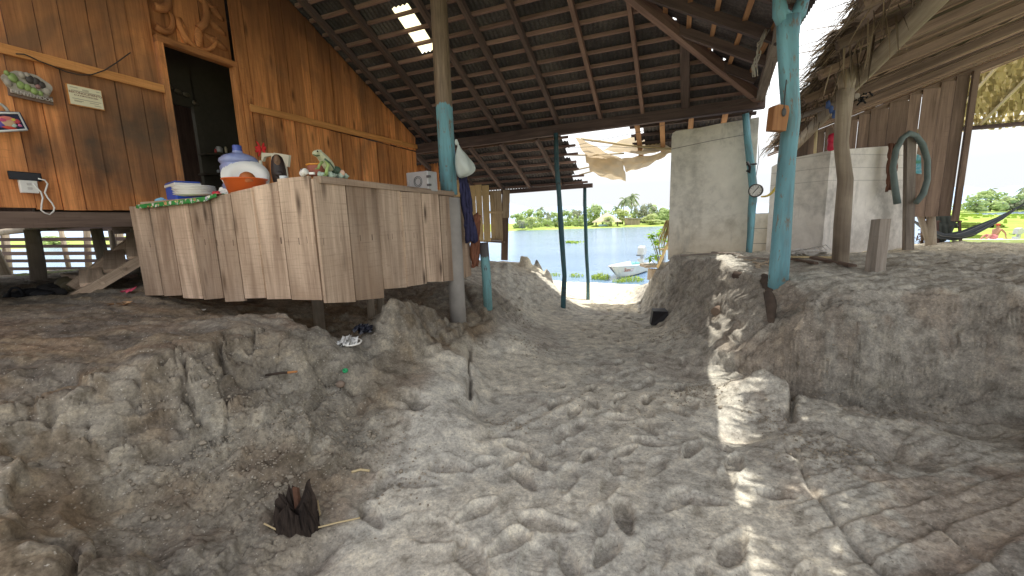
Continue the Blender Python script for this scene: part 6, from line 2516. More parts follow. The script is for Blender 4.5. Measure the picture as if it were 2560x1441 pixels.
for dz in (10, -10):
    w = MB()
    w.box(cc - fy * .075 + fx * 36 * s + ZV * dz * s, (9 * s, .03, 5 * s), fx, fy, ZV)
    obj('hinge', w, plain('dark_metal', (.12, .12, .13), .4, metal=.5), gb)
# bag hanging on the round post, clothes behind the counter end
M['bagfilm'] = plain('thin_white_plastic', (.74, .80, .76), .35, .1, 10, .4, .2, 0, .35)
w = MB()
Yb = 4.86
ringp = [(1142, 362, 3), (1143, 372, 4), (1146, 384, 13), (1150, 400, 22), (1156, 418, 25), (1161, 432, 24), (1165, 441, 18)]
for i in range(1):
    w.tube([aty(x + 4, y, Yb) for x, y, r in ringp], [r * .0048 for x, y, r in ringp], 16, wob=.30)
for k in range(5):
    a = aty(1143, 368, Yb)
    w.blob(a + V(random.uniform(-.02, .02), 0, .03 + random.uniform(0, .03)), (.014, .012, .03), 7, 5, .3)
tag(obj('plastic_bag', w, M['bagfilm'], sub=1), 'white plastic bag hanging from the round post', 'bag')
w = MB()
quad_sheet(w, aty(1148, 430, 4.92), aty(1162, 424, 5.0), aty(1192, 604, 5.05), aty(1168, 606, 4.95), 10, 16, .0, .014)
tag(obj('jacket', w, plain('dark_navy_cloth', (.035, .035, .085), .9), solid=.05), 'dark navy jacket hanging behind the round post', 'jacket')
w = MB()
quad_sheet(w, aty(1180, 535, 5.2), aty(1199, 538, 5.25), aty(1195, 665, 5.3), aty(1180, 665, 5.2), 10, 16, .0, .02, 3)
tag(obj('brown_cloth', w, plain('rust_brown_cloth', (.24, .10, .06), .9), solid=.04), 'rusty brown cloth hanging below the navy jacket', 'cloth')

# ------------------------------------------------------------------ things on the house wall
WF = PW + .045
UX, UY = AV, ZV                               # along the wall, up
pl = thing('welcome_plaque', 'oval relief plaque with green frogs and the word BIENVENIDOS on the house wall', 'plaque', onp(68, 250, WF))
M['stoneware'] = plain('worn_stoneware', (.40, .36, .30), .6, .25, 20)
wp = lambda x, y, d=0: onp(x, y, WF + d)
cpl = wp(68, 213)
rx = abs((wp(130, 230) - wp(5, 205)) @ AV) / 2
w = MB()
n_ = 28
w.prism([cpl + AV * rx * math.cos(a) * (1 + .04 * math.sin(5 * a)) + ZV * .105 * math.sin(a) * (1 + .05 * math.sin(7 * a)) for a in np.linspace(0, 2 * math.pi, n_, endpoint=False)], BV * .025)
obj('back_plate', w, M['stoneware'], pl)
for (dx, dz, r, m_) in [(-.14, .03, .05, 'frog_g'), (-.19, .06, .028, 'frog_g'), (-.08, -.02, .045, 'frog_g'), (-.02, -.03, .04, 'frog_g'), (.04, -.05, .04, 'frog_g'), (.10, -.06, .03, 'frog_g'), (.02, .05, .05, 'dk'), (.08, .04, .045, 'dk'), (.13, .02, .04, 'dk'), (.09, .0, .03, 'pk'), (.17, -.03, .045, 'stoneware'), (-.05, .07, .035, 'stoneware'), (.0, .08, .03, 'stoneware'), (-.2, -.02, .04, 'stoneware')]:
    mm = M.get(m_) or (plain('dark_relief', (.07, .06, .055), .5) if m_ == 'dk' else plain('rosy_relief', (.30, .16, .15), .5))
    w = MB()
    w.blob(cpl + AV * dx * rx / .24 + ZV * dz + BV * .03, (.018, r * rx / .24, r * .8), 10, 7, .1, ax=BV, ay=AV)
    obj('relief', w, mm, pl)
tl, tr_ = wp(28, 228, .03), wp(130, 252, .03)
lw = (tr_ - tl) @ AV
tx = text_mb('BIENVENIDOS', lw * .168, .010, (tl + tr_) / 2, unit(AV + ZV * ((tr_ - tl)[2] / lw)), ZV)
obj('lettering', tx, plain('pale_stone_letters', (.55, .50, .45), .6), pl)
w = MB()
w.box((tl + tr_) / 2 - BV * .022, (.018, lw * 1.1, .075), BV, unit(AV + ZV * ((tr_ - tl)[2] / lw)), None, 1)
obj('letter_bar', w, plain('brown_bar', (.19, .13, .10), .7), pl)
cert = thing('certificate', 'cream certificate in a thin frame with lines of small print on the house wall', 'certificate', wp(213, 270))
a, b, cc_, d = wp(162, 209), wp(251, 226), wp(262, 276), wp(175, 263)
ctr = (a + b + cc_ + d) / 4
cw, chh = ((b - a) @ AV + (cc_ - d) @ AV) / 2, ((a - d)[2] + (b - cc_)[2]) / 2
w = MB()
w.box(ctr, (.014, cw, chh), BV, AV, ZV)
obj('frame', w, M['rail'], cert)
w = MB()
w.box(ctr + BV * .010, (.008, cw * .94, chh * .93), BV, AV, ZV)
pg = obj('paper', w, plain('cream_paper', (.80, .74, .52), .6, .04, 6), cert)
ink = plain('brown_ink', (.22, .07, .05), .7)
for txt, sz, dz, al in (('RECONOCIMIENTO', .105, .13, 0), ('A LA PARTICIPACION', .07, -.0, 0)):
    tx = text_mb(txt, cw * sz, .0006, ctr + BV * .0155 + ZV * chh * dz, AV, ZV)
    obj('printed_line', tx, ink, pg)
w = MB()
for dz, x0, x1 in ((.36, -.42, -.2), (.33, -.08, .1), (.28, -.08, .1), (.36, .32, .42), (-.17, -.4, .42), (-.26, -.36, -.1), (-.30, -.36, -.16), (-.26, .08, .34), (-.36, .2, .4), (.22, -.4, .42)):
    w.box(ctr + BV * .0148 + AV * cw * (x0 + x1) / 2 + ZV * chh * dz, (.0012, cw * (x1 - x0), .005), BV, AV, ZV)
obj('fine_print', w, plain('grey_ink', (.42, .36, .26), .7), pg)
# little printed bag
hbag = thing('printed_handbag', 'small handbag with a colourful flower-and-face print hanging at the left edge', 'bag', wp(20, 330))
w = MB()
w.prism([wp(-40, 278), wp(45, 282), wp(68, 326), wp(-40, 332)], BV * .05)
obj('body', w, plain('black_navy_fabric', (.03, .03, .07), .6), hbag, bevel=.008)
w = MB()
w.tube([wp(-40, 283, .055), wp(46, 283, .055), wp(67, 325, .055), wp(-40, 331, .055)], .011, 7)
obj('piping', w, plain('silver_piping', (.6, .62, .6), .3), hbag)
w = MB()
w.tube([wp(-8, 258, .03), wp(4, 262, .03), wp(14, 270, .03), wp(23, 284, .03)], .012, 7)
obj('strap', w, plain('grey_strap', (.45, .44, .40), .6), hbag)
for x, y, rx_, rz_, col_ in [(22, 308, .045, .035, (.62, .40, .25)), (18, 297, .05, .02, (.75, .22, .18)), (8, 300, .03, .02, (.6, .1, .2)), (33, 300, .02, .014, (.7, .55, .1)), (42, 304, .025, .02, (.6, .08, .1)), (24, 320, .05, .013, (.6, .08, .05)), (-8, 310, .05, .03, (.15, .12, .42)), (50, 314, .014, .012, (.75, .2, .4)), (34, 314, .02, .02, (.55, .7, .6))]:
    w = MB()
    w.blob(wp(x, y, .056), (.005, rx_, rz_), 12, 6, .15, ax=BV, ay=AV)
    obj('print_patch', w, plain('print_colour', col_, .5), hbag)
# socket, phone, cable
sk = thing('power_socket', 'white surface-mounted power socket on the house wall', 'socket', wp(72, 480))
w = MB()
w.box(wp(71, 466, .015), (.035, .115, .125), BV, AV, ZV)
obj('plate', w, M['white_pl'], sk, bevel=.006)
w = MB()
for dz in (.02, -.02):
    w.box(wp(74, 466, .036) + ZV * dz, (.004, .03, .022), BV, AV, ZV)
obj('outlet', w, plain('pale_grey_plastic', (.6, .58, .55), .4), sk)
ph = thing('mobile_phone', 'black phone balanced on the white power socket', 'phone', wp(62, 446))
w = MB()
w.box(wp(63, 441, .025), (.022, .205, .075), BV, unit(AV - ZV * .02), ZV)
obj('case', w, plain('black_phone_case', (.012, .012, .014), .4), ph, bevel=.004)
w = MB()
w.box(wp(63, 441, .038), (.003, .19, .064), BV, unit(AV - ZV * .02), ZV)
obj('screen', w, plain('black_glass', (.006, .006, .008), .1), ph)
w = MB()
w.tube([wp(x, y, .04) for x, y in [(83, 460), (92, 470), (102, 480), (107, 495), (104, 512), (103, 526), (112, 533), (124, 537), (134, 529), (136, 520), (130, 508), (119, 495), (112, 482), (116, 470), (119, 460), (112, 451), (95, 447)]], .0065, 6)
tag(obj('charging_cable', w, M['white_pl']), 'white charging cable looping down from the phone', 'cable')
w = MB()
w.tube([wp(x, y, .035) for x, y in [(40, 135), (60, 136), (75, 142), (95, 152), (130, 165), (165, 180), (200, 188), (230, 187), (262, 176), (290, 158), (315, 140), (326, 132)]], .006, 6)
tag(obj('wall_wire', w, plain('dark_cable', (.06, .045, .035), .6)), 'dark wire sagging along the house wall below the batten', 'wire')
# red cloth flower
w = MB()
c = onq(655, 373, 3.3)
for k in range(7):
    a = k * .9
    d = unit(BV * math.cos(a) + ZV * math.sin(a) * .5 - AV * .2)
    w.blob(c + d * .05, (.045, .012, .022), 8, 6, .1, ax=d, ay=np.cross(d, ZV))
tag(obj('red_flower', w, plain('red_cloth_flower', (.55, .03, .03), .8)), 'red cloth flower near the back of the cream chair', 'flower')
# shelf with jars in the dark doorway
she = thing('shelf', 'dark shelf seen inside the doorway', 'shelf', onp(555, 470, PW - .8))
for y in (386, 436):
    w = MB()
    w.bar(onp(505, y, PW - .8), onp(600, y, PW - .8), .18, .025)
    obj('board', w, M['darkdoor'], she)
for i, (x, y, wpx, hpx, col_, lab) in enumerate([(549, 383, 15, 13, (.5, .5, .48), 'white jar on the upper shelf inside the doorway'), (566, 384, 6, 14, (.6, .52, .35), 'small cream bottle on the upper shelf inside the doorway'), (558, 434, 9, 17, (.40, .16, .05), 'orange-brown jar on the lower shelf inside the doorway'), (547, 434, 7, 7, (.4, .42, .42), 'little grey tin on the lower shelf inside the doorway'), (540, 384, 5, 9, (.45, .06, .05), 'small red tin on the upper shelf inside the doorway')]):
    P = onp(x, y, PW - .8) + ZV * .012
    s = mpx(P)
    w = MB()
    w.lathe([(wpx / 2 * s, 0), (wpx / 2 * s, hpx * .75 * s), (wpx * .35 * s, hpx * .85 * s), (wpx * .35 * s, hpx * s), (0, hpx * s)], P, 14)
    tag(obj('jar', w, plain('jar_colour', col_, .4)), lab, 'jar', 'jars on the shelf in the doorway')

# ------------------------------------------------------------------ things on the left terrace
P = GF(85, 742)
sb = thing('black_bag', 'limp black bag with a looped handle lying on the sand at the left', 'bag', P)
w = MB()
M['blackcloth'] = plain('black_fabric', (.012, .012, .014), .8, .4, 20)
for x, y, r in [(40, 742, .05), (65, 738, .075), (90, 738, .08), (108, 742, .06), (52, 740, .06), (78, 733, .06)]:
    q = GF(x, y)
    w.blob(q + V(0, 0, .02), (.11, .07, r * .75), 12, 7, .14)
obj('body', w, M['blackcloth'], sb)
w = MB()
s = mpx(P)
w.tube([P + V((x - 85) * s, -.04, (742 - y) * s) for x, y in [(34, 736), (38, 722), (48, 714), (60, 713), (68, 720), (70, 734)]], .012, 7)
obj('handle', w, M['blackcloth'], sb)
P = GF(130, 738)
w = MB()
for x, y, r in [(112, 734, .07), (128, 730, .085), (142, 736, .06)]:
    q = GF(x, y)
    w.blob(q + V(0, 0, .03), (.09, .08, r), 12, 7, .1)
tag(obj('dark_bundle', w, plain('dark_grey_cloth', (.03, .028, .028), .9)), 'dark bundle of cloth next to the black bag at the foot of the steps', 'cloth')
P = GF(165, 722)
w = MB()
for x, y, r, rx_ in [(150, 716, .10, .16), (168, 722, .09, .16), (186, 724, .07, .16)]:
    q = GF(x, y)
    w.blob(q + V(0, .1, .04), (rx_, .1, r), 14, 8, .08)
tag(obj('brown_sack', w, plain('brown_sacking', (.17, .14, .085), .9, .35, 12)), 'dull brown sack slumped under the lowest step', 'sack')
w = MB()
w.bar(onz(160, 688, 1.0) + V(0, .1, 0), onz(222, 698, 1.0) + V(0, .1, 0), .22, .05, jit=.008)
tag(obj('loose_plank', w, M['counter']), 'loose plank lying flat at the bottom of the steps', 'plank')
w = MB()
a = GF(268, 700)
w.box(a + V(.05, .2, .03), (.34, .12, .06), V(1, -.2, 0), V(.2, 1, 0), None, 0, .01)
tag(obj('dark_plank', w, M['brownboard']), 'short dark plank on the sand behind the steps', 'plank')
P = GF(322, 741, .012)
w = MB()
quad_sheet(w, P + V(-.07, -.02, 0), P + V(.06, -.03, .01), P + V(.05, .05, .04), P + V(-.05, .05, .015), 8, 8, .01, .01)
tag(obj('pink_scrap', w, plain('pink_plastic', (.65, .09, .16), .4)), 'bright pink plastic scrap on the sand by the counter', 'scrap')
P = GF(505, 777, .01)
w = MB()
quad_sheet(w, P + V(-.035, -.01, 0), P + V(.035, -.015, .005), P + V(.03, .02, .012), P + V(-.03, .02, .004), 6, 6, .0, .004)
tag(obj('white_scrap', w, M['white_pl']), 'small white plastic scrap on the sand in front of the counter', 'scrap')
P = GF(298, 762, .0)
w = MB()
for i in range(26):
    strand(w, P + V(random.uniform(-.1, .1), random.uniform(-.05, .05), .0), V(random.uniform(-1, 1), random.uniform(-.6, .6), random.uniform(.1, .6)), random.uniform(.05, .11), random.uniform(.006, .016), random.uniform(.2, .9))
tag(obj('dry_leaves', w, plain('dry_brown_leaf', (.20, .115, .06), .8)), 'little heap of dry brown leaves on the left terrace', 'leaves')
P = GF(664, 935, .02)
Q = P + V(75 * mpx(P), .02, .012)
st_k = thing('burnt_stick', 'thin burnt stick with an orange end lying on the slope', 'stick', P)
w = MB()
w.tube([P, P * .5 + Q * .5 + V(0, 0, .004), P * .3 + Q * .7], [.008, .009, .008], 8, wob=.08)
obj('burnt_part', w, M['char'], st_k)
w = MB()
w.tube([P * .3 + Q * .7, Q], [.0082, .007], 8)
obj('raw_end', w, plain('fresh_orange_wood', (.50, .22, .08), .7), st_k)
P = GF(866, 958, .008)
w = MB()
w.lathe([(.017, 0), (.019, .004), (.019, .016), (.016, .018), (.014, .006), (0, .004)], P, 16, axis=V(.2, -.3, 1))
tag(obj('bottle_cap', w, plain('green_cap', (.03, .36, .14), .4)), 'green bottle cap lying on the sand below the slope', 'bottle cap')
P = GF(853, 980, -.005)
w = MB()
w.blob(P + V(0, 0, .012), (.034, .026, .026), 12, 8, .07)
tag(obj('pebble', w, plain('brown_stone', (.24, .18, .14), .8)), 'rounded brown pebble below the green bottle cap', 'stone')
P = GF(875, 878, .012)
tr = thing('food_wrapper', 'crumpled clear plastic tray in the hollow under the counter', 'wrapper', P)
w = MB()
for i in range(7):
    q = P + V(random.uniform(-.05, .05), random.uniform(-.04, .04), random.uniform(0, .03))
    quad_sheet(w, q + V(-.04, -.02, 0), q + V(.04, -.03, .01), q + V(.03, .03, .03), q + V(-.03, .03, .02), 6, 6, .0, .014, i)
obj('film', w, plain('clear_film', (.62, .62, .60), .25), tr)
w = MB()
w.tube([P + V(.02 + .075 * math.cos(a), .055 * math.sin(a), .015 + .012 * math.sin(a)) for a in np.linspace(0, 6.283, 22)], .007, 6)
obj('rim', w, M['white_pl'], tr)
P = GF(914, 850, .01)
w = MB()
for i in range(6):
    q = P + V(random.uniform(-.05, .05), random.uniform(-.03, .03), random.uniform(0, .03))
    quad_sheet(w, q + V(-.045, -.02, 0), q + V(.045, -.02, .01), q + V(.03, .03, .04), q + V(-.03, .02, .03), 6, 6, .0, .016, i)
tag(obj('black_film', w, plain('black_plastic_film', (.02, .022, .035), .25)), 'crumpled black plastic film beside the thin counter leg', 'plastic')
# charred stump
P = GF(742, 1318)
stump = thing('charred_stump', 'charred splintered stump sticking up from the sand in the foreground', 'stump', P)
s = mpx(P)
w = MB()
rs = random.Random(3)
nS = 64
prof_h = [(.11 + .022 * math.sin(3 * a_ + 1) + .02 * math.sin(7 * a_) + rs.uniform(-.022, .022) + (.075 * max(0, math.cos(a_ - .25)) ** 4) + (.03 * max(0, math.cos(a_ - 2.3)) ** 6)) for a_ in np.linspace(0, 2 * math.pi, nS, endpoint=False)]
fib = [rs.uniform(-.009, .007) for _ in range(nS)]


def stump_fn(u, v):
    k = int(round(u * nS)) % nS
    a_ = 2 * math.pi * k / nS
    if v < .75:
        t_ = v / .75
        r_ = (.092 - .022 * t_ + fib[k] * (.5 + .7 * t_)) + .006 * math.sin(t_ * 9 + k)
        z_ = -.05 + (prof_h[k] + .05) * t_
    else:
        t_ = (v - .75) / .25
        r_ = (.070 + fib[k]) * (1 - t_) ** .7
        z_ = prof_h[k] * (1 - t_) + (.045 + .03 * math.sin(k * 1.7)) * t_
    return P + V(math.cos(a_) * r_ * 1.15, math.sin(a_) * r_ * .9, z_)


w.sheet(stump_fn, nS, 16, smooth=False)
obj('trunk', w, M['char'], stump)
w = MB()
w.bar(P + V(.01, .01, .05), P + V(.012, .015, .185), .024, .014, V(0, 1, 0), .006)
obj('raw_splinter', w, plain('red_brown_wood', (.13, .065, .042), .9, .4, 40), stump)
P0_ = P
for pts, lab in (([(662, 1322), (700, 1336), (750, 1338), (800, 1322), (840, 1308), (900, 1300)], 'long dry straw bent around the charred stump'), ([(795, 1260), (800, 1290), (780, 1322), (742, 1334)], 'short straw looped on the right side of the charred stump'),
                 ([(880, 1192), (902, 1188), (925, 1190)], 'pale bit of straw above the foreground footprints')):
    w = MB()
    w.tube([GF(x, y, .008) for x, y in pts], .0042 if len(pts) > 3 else .007, 6)
    tag(obj('straw', w, M['bamboo']), lab, 'straw')

# ------------------------------------------------------------------ things on the right bank and terrace
w = MB()
rt = [onz(1832, 686, .80), onz(1850, 692, .78), onz(1880, 690, .80), onz(1905, 694, .80), onz(1918, 712, .76), onz(1924, 760, .62), onz(1922, 800, .52)]
w.tube([p + V(0, -.03, 0) for p in rt], [.045, .06, .05, .055, .06, .055, .03], 10, wob=.16)
tag(obj('root', w, plain('dark_root', (.10, .075, .06), .95, .35, 16, bump=.6)), 'thick dark root sticking out of the right bank beside the forked blue post', 'root')
P = GF(1652, 806)
w = MB()
s = mpx(P)
w.box(P + V(.01, .12, .06), (36 * s, .22, .24), V(.97, -.2, 0), V(.2, .97, 0), None, 2, .02)
tag(obj('dark_block', w, plain('black_box_plastic', (.022, .02, .024), .6)), 'dark squarish block half buried at the foot of the right bank', 'block')
P = GF(1795, 770)
w = MB()
w.tube([P + V(-.03, 0, 0), P + V(.1, .1, .02)], [.055, .06], 12)
tag(obj('buried_can', w, plain('brown_rust', (.22, .16, .12), .8)), 'brown stub of a pipe poking out of the right bank', 'pipe')
for i, (x0, y0, x1, y1, wd, th_, mt, lab) in enumerate([(1700, 645, 1800, 640, .05, .02, 'greywood', 'thin plank lying on the bank edge below the plaster wall'), (2030, 655, 2130, 676, .09, .035, 'brownboard', 'dark plank lying by the foot of the forked trunk'),
                                             (1975, 655, 2040, 668, .05, .04, 'brownboard', 'short dark stick right of the forked blue post'), (1845, 652, 1935, 655, .05, .03, 'greywood', 'grey slat across the bank edge left of the forked blue post'),
                                             (1780, 636, 1850, 640, .07, .02, 'greywood', 'flat weathered slat by the thin blue pole'), (1960, 648, 2085, 652, .03, .03, 'bamboo', 'pale lath along the foot of the whitewashed wall')]):
    a, b = GF(x0, y0, .03), GF(x1, y1, .03)
    w = MB()
    w.bar(a, b, wd, th_, jit=.006)
    tag(obj('scrap_plank', w, M[mt]), lab, 'plank', 'scrap planks on the right terrace')
w = MB()
for i in range(14):
    P = GF(random.uniform(1868, 1940), random.uniform(655, 676), .02)
    w.bar(P, P + V(random.uniform(-.2, .2), random.uniform(-.15, .15), random.uniform(0, .06)), random.uniform(.02, .06), random.uniform(.01, .02), jit=.004)
lt = obj('litter', w, plain('pale_wood_litter', (.42, .34, .25), .9, .4, 10))
lt['kind'] = 'stuff'
tag(lt, 'chips and splinters scattered on the bank edge beside the blue post', 'litter')
# wire mesh scrap at the white wall
w = MB()
c = GF(2012, 648, .03)
for i in range(9):
    a = c + V(-.2 + .06 * i, -.12, .01 * i)
    w.tube([a, a + V(.08, .2, .05), a + V(.12, .34, .02)], .006, 5)
for i in range(6):
    a = c + V(-.24, -.1 + .07 * i, .02)
    w.tube([a, a + V(.3, .02, .05), a + V(.56, .05, .03)], .006, 5)
w.sheet(lambda u, v: c + V(-.26 + .52 * u, .25 * v - .1, .02 + .03 * math.sin(u * 9 + v * 4)), 10, 5)
tag(obj('wire_mesh', w, plain('dull_white_plastic_mesh', (.60, .58, .55), .5)), 'scrap of pale netting at the foot of the whitewashed wall', 'netting')
# dial scale on the thin blue pole
P = onq(1889, 477, 7.86)
s = mpx(P)
sc_ = thing('dial_scale', 'round white dial scale hanging beside the thin blue pole', 'scale', P)
fdir = unit(CP - P)
fdir[2] = 0
fdir = unit(fdir - BV * .25)
sx_ = np.cross(ZV, fdir)
w = MB()
w.lathe([(0, -.05), (15 * s, -.05), (16 * s, -.04), (16.5 * s, .01), (15 * s, .014), (14 * s, .004), (0, .003)], P, 28, axis=fdir)
obj('casing', w, plain('dark_metal_casing', (.10, .095, .09), .4, metal=.4), sc_)
w = MB()
w.lathe([(13.6 * s, .006), (0, .0065)], P, 28, axis=fdir)
dial = obj('dial', w, plain('white_dial', (.78, .78, .75), .4), sc_)
w = MB()
w.bar(P + fdir * .010 + (-sx_ * 6 - ZV * 7) * s, P + fdir * .010 + (sx_ * 7 + ZV * 9) * s, 1.6 * s, .002, fdir)
obj('needle', w, plain('dark_needle', (.05, .05, .05), .4), dial)
w = MB()
for k in range(12):
    a = k * math.pi / 6
    d = sx_ * math.cos(a) + ZV * math.sin(a)
    w.bar(P + fdir * .009 + d * 10.2 * s, P + fdir * .009 + d * 12.6 * s, 1.0 * s, .0015, fdir)
obj('dial_marks', w, plain('grey_marks', (.2, .2, .2), .4), dial)
w = MB()
w.tube([P + ZV * 16 * s, onq(1890, 440, 7.9), onq(1897, 400, 7.95), onq(1896, 345, 8.0)], .006, 6)
obj('hook', w, plain('dull_steel', (.4, .4, .4), .4, metal=.6), sc_)
w = MB()
w.tube([onq(1868, 405, 7.9), onq(1875, 418, 7.88), onq(1873, 432, 7.88), onq(1867, 426, 7.88)], .022, 8)
w.tube([onq(1866, 412, 7.93), onq(1892, 410, 7.93)], .016, 8)
tag(obj('black_strap', w, plain('black_strap', (.03, .03, .035), .7)), 'black strap tied round the thin blue pole above the scale', 'strap')
w = MB()
for i in range(13):
    t_ = i / 12
    P = onq(1905 + 38 * t_, 492 - 26 * t_ - 8 * math.sin(t_ * 3.14) * -1, 7.7 - 2.6 * t_)
    w.blob(P, (.022, .014, .014), 6, 5)
tag(obj('yellow_chain', w, plain('yellow_plastic_chain', (.62, .48, .10), .5)), 'yellow plastic chain strung behind the forked blue post', 'chain')
# wooden paddle board hung on the forked blue post
P = onz(1945, 706, .81)
Yp = P[1] - .13
hp = thing('hanging_wood_block', 'orange-brown wooden block with a dark hole hung on the forked blue post', 'block', aty(1950, 328, Yp))
w = MB()
w.prism([aty(x, y, Yp) for x, y in [(1937, 266), (1949, 260), (1972, 264), (1975, 276), (1966, 328), (1930, 326)]], V(-.02, .07, 0))
obj('block', w, wood('orange_block_wood', (.22, .10, .045), (.40, .20, .085), .7), hp, bevel=.006)
w = MB()
w.blob(aty(1960, 281, Yp - .005), (.022, .012, .04), 12, 8)
obj('iron_fitting', w, plain('dark_iron', (.08, .08, .08), .5), hp)
w = MB()
w.tube([aty(1960, 275, Yp - .005), aty(1962, 240, Yp + .02), aty(1966, 200, Yp + .04)], .005, 5)
obj('cord', w, plain('dark_cord', (.08, .07, .06), .8), hp)
# netting bundle and ropes hanging from the hip corner
w = MB()
rs = random.Random(8)
for k in range(7):
    pts = [(1918, 76), (1908, 96), (1899, 112), (1896, 130), (1890, 150), (1886, 168), (1888, 190)]
    w.tube([aty(x + rs.uniform(-7, 7), y + rs.uniform(-4, 4), 5.0 + rs.uniform(-.05, .05)) for x, y in pts], .006, 5)
tag(obj('rope_bundle', w, plain('grey_rope', (.42, .39, .34), .9)), 'tangle of pale grey rope hanging from the rafters near the corner', 'rope')
M['wire'] = plain('thin_dark_wire', (.10, .085, .075), .6)
for lab, pts in (('thin wire crossing in front of the plaster wall', [onq(1395, 372, 8.6), onq(1500, 366, 8.5), onq(1675, 374, 8.04), onq(1780, 352, 8.0), onq(1868, 336, 7.95)]),
                 ('thin wire slung below the eave beam to the roof corner', [onq(1400, 372, 8.4), onq(1600, 330, 8.0), onq(1740, 290, 7.6), onq(1893, 243, 7.3)]),
                 ('loose cord dangling along the right side beam', [onq(1945, 60, 5.6), onq(1935, 130, 6.2), onq(1928, 190, 6.8), onq(1922, 230, 7.2), onq(1895, 262, 7.8)])):
    w = MB()
    w.tube(pts, .004, 5)
    tag(obj('wire', w, M['wire']), lab, 'wire')
# red bag, bamboo pole, black nest on the shed
w = MB()
P = onq(2082, 356, 7.2)
for i in range(5):
    w.blob(P + V(random.uniform(-.03, .03), 0, random.uniform(-.06, .06)), (.06, .05, .075), 10, 7, .15)
tag(obj('red_bag', w, plain('red_plastic', (.60, .035, .08), .4)), 'small red bag hanging left of the forked trunk', 'bag')
w = MB()
w.tube([onq(2037, 392, 8.6), onq(2041, 316, 8.65)], .022, 8)
tag(obj('bamboo_stick', w, M['bamboo']), 'pale upright bamboo stick above the whitewashed wall', 'stick')
w = MB()
P = onq(2148, 243, 7.6)
for i in range(22):
    a = P + V(random.uniform(-.1, .1), random.uniform(-.05, .05), random.uniform(-.06, .06))
    w.tube([a, a + V(random.uniform(-.09, .09), 0, random.uniform(-.07, .07))], .012, 5)
tag(obj('rag', w, M['blackcloth']), 'tattered black rag hanging under the plank ceiling beside the forked trunk', 'rag')
w = MB()
for i in range(3):
    P = onq(2070 + i * 8, 262 + i * 12, 6.5)
    w.blob(P, (.03, .02, .05), 8, 6, .2)
tag(obj('blue_rag', w, plain('blue_rag', (.08, .13, .30), .8)), 'blue rag tied to the side of the forked trunk', 'rag')
# hose rings on their post
P = onz(2265, 628, .84)
Yh = P[1] - .12
w = MB()
w.bar(aty(2272, 632, Yh), aty(2276, 335, Yh), .11, .09, AV, .006)
w.bar(aty(2262, 632, Yh + .03), aty(2266, 345, Yh + .03), .035, .09, AV, .004)
tag(obj('hose_post', w, M['greywood']), 'weathered squared post carrying the loops of hose at the wall corner', 'post')
w = MB()
w.tube([aty(x, y, Yh - .1 + .02 * math.sin(i)) for i, (x, y) in enumerate([(2244, 510), (2238, 470), (2232, 420), (2240, 375), (2256, 345), (2272, 334), (2290, 340), (2306, 362), (2318, 400), (2318, 450), (2308, 485), (2290, 508)])],
       [.048, .043, .040, .042, .039, .041, .039, .042, .039, .038, .042, .038], 12, wob=.08)
tag(obj('hose', w, plain('grey_green_hose', (.15, .195, .19), .7, .3, 8)), 'thick grey-green hose looped over the squared post', 'hose')
w = MB()
quad_sheet(w, aty(2222, 362, Yh + .05), aty(2246, 356, Yh + .02), aty(2238, 474, Yh + .02), aty(2216, 478, Yh + .05), 10, 14, 0, .015)
tag(obj('brown_rag', w, plain('brown_rag', (.20, .10, .07), .9), solid=.04), 'rusty brown rag hanging behind the left side of the hose', 'rag')
w = MB()
w.poly([onq(2290, 384, 9.24), onq(2302, 390, 9.24), onq(2304, 436, 9.24), onq(2288, 434, 9.24)])


def poster():
    t = NT('faded_poster')
    n = t.noise(t.coord('Object'), 7, 3)
    t.col(t.ramp(n, [(.35, (.10, .30, .16)), (.48, (.12, .42, .55)), (.6, (.55, .66, .62))]))
    t.rough(.5)
    return t.m


tag(obj('poster', w, poster(), solid=.004), 'small faded blue-green poster on the plank wall behind the hose', 'poster')
# chair with a coat, hammock, bush heap
P = onz(2362, 612, .84)
arm = thing('armchair', 'wooden armchair silhouetted at the terrace edge under a dark coat', 'chair', P)
s = mpx(P)
M['chairwood'] = plain('dark_chair_wood', (.13, .075, .06), .7)


def cp_(x, y, dy=0.0):
    q = aty(x, y, P[1])
    return q + V(0, dy, 0)


for x0, y0, x1, y1, dy in [(2344, 612, 2343, 554, 0), (2402, 612, 2398, 556, 0), (2352, 612, 2352, 520, .35), (2394, 612, 2392, 520, .35)]:
    w = MB()
    w.bar(cp_(x0, y0, dy), cp_(x1, y1, dy), .035, .035, AV)
    obj('leg', w, M['chairwood'], arm)
for x, dx in ((2343, 9), (2398, -6)):
    w = MB()
    w.bar(cp_(x, 554) + V(0, -.03, 0), cp_(x + dx, 553, .38), .05, .03)
    obj('armrest', w, M['chairwood'], arm)
w = MB()
w.box((cp_(2344, 586) + cp_(2402, 586, .35)) / 2, (58 * s, .4, .03))
obj('seat', w, M['chairwood'], arm)
w = MB()
w.bar(cp_(2352, 524, .35), cp_(2392, 524, .35), .04, .10)
w.bar(cp_(2352, 545, .35), cp_(2392, 545, .35), .03, .05)
obj('backrest', w, M['chairwood'], arm)
w = MB()
quad_sheet(w, cp_(2362, 514, .25), cp_(2392, 526, .25), cp_(2386, 590, .1), cp_(2360, 612, .05), 12, 16, 0, .02)
quad_sheet(w, cp_(2356, 516, .3), cp_(2394, 524, .3), cp_(2388, 560, -.05), cp_(2352, 606, -.04), 12, 16, 0, .02, 3)
tag(obj('coat', w, plain('dark_green_grey_cloth', (.075, .085, .075), .9), solid=.07), 'dark grey-green coat thrown over the back of the armchair', 'coat')
P = onq(2285, 548, 10.4)
w = MB()
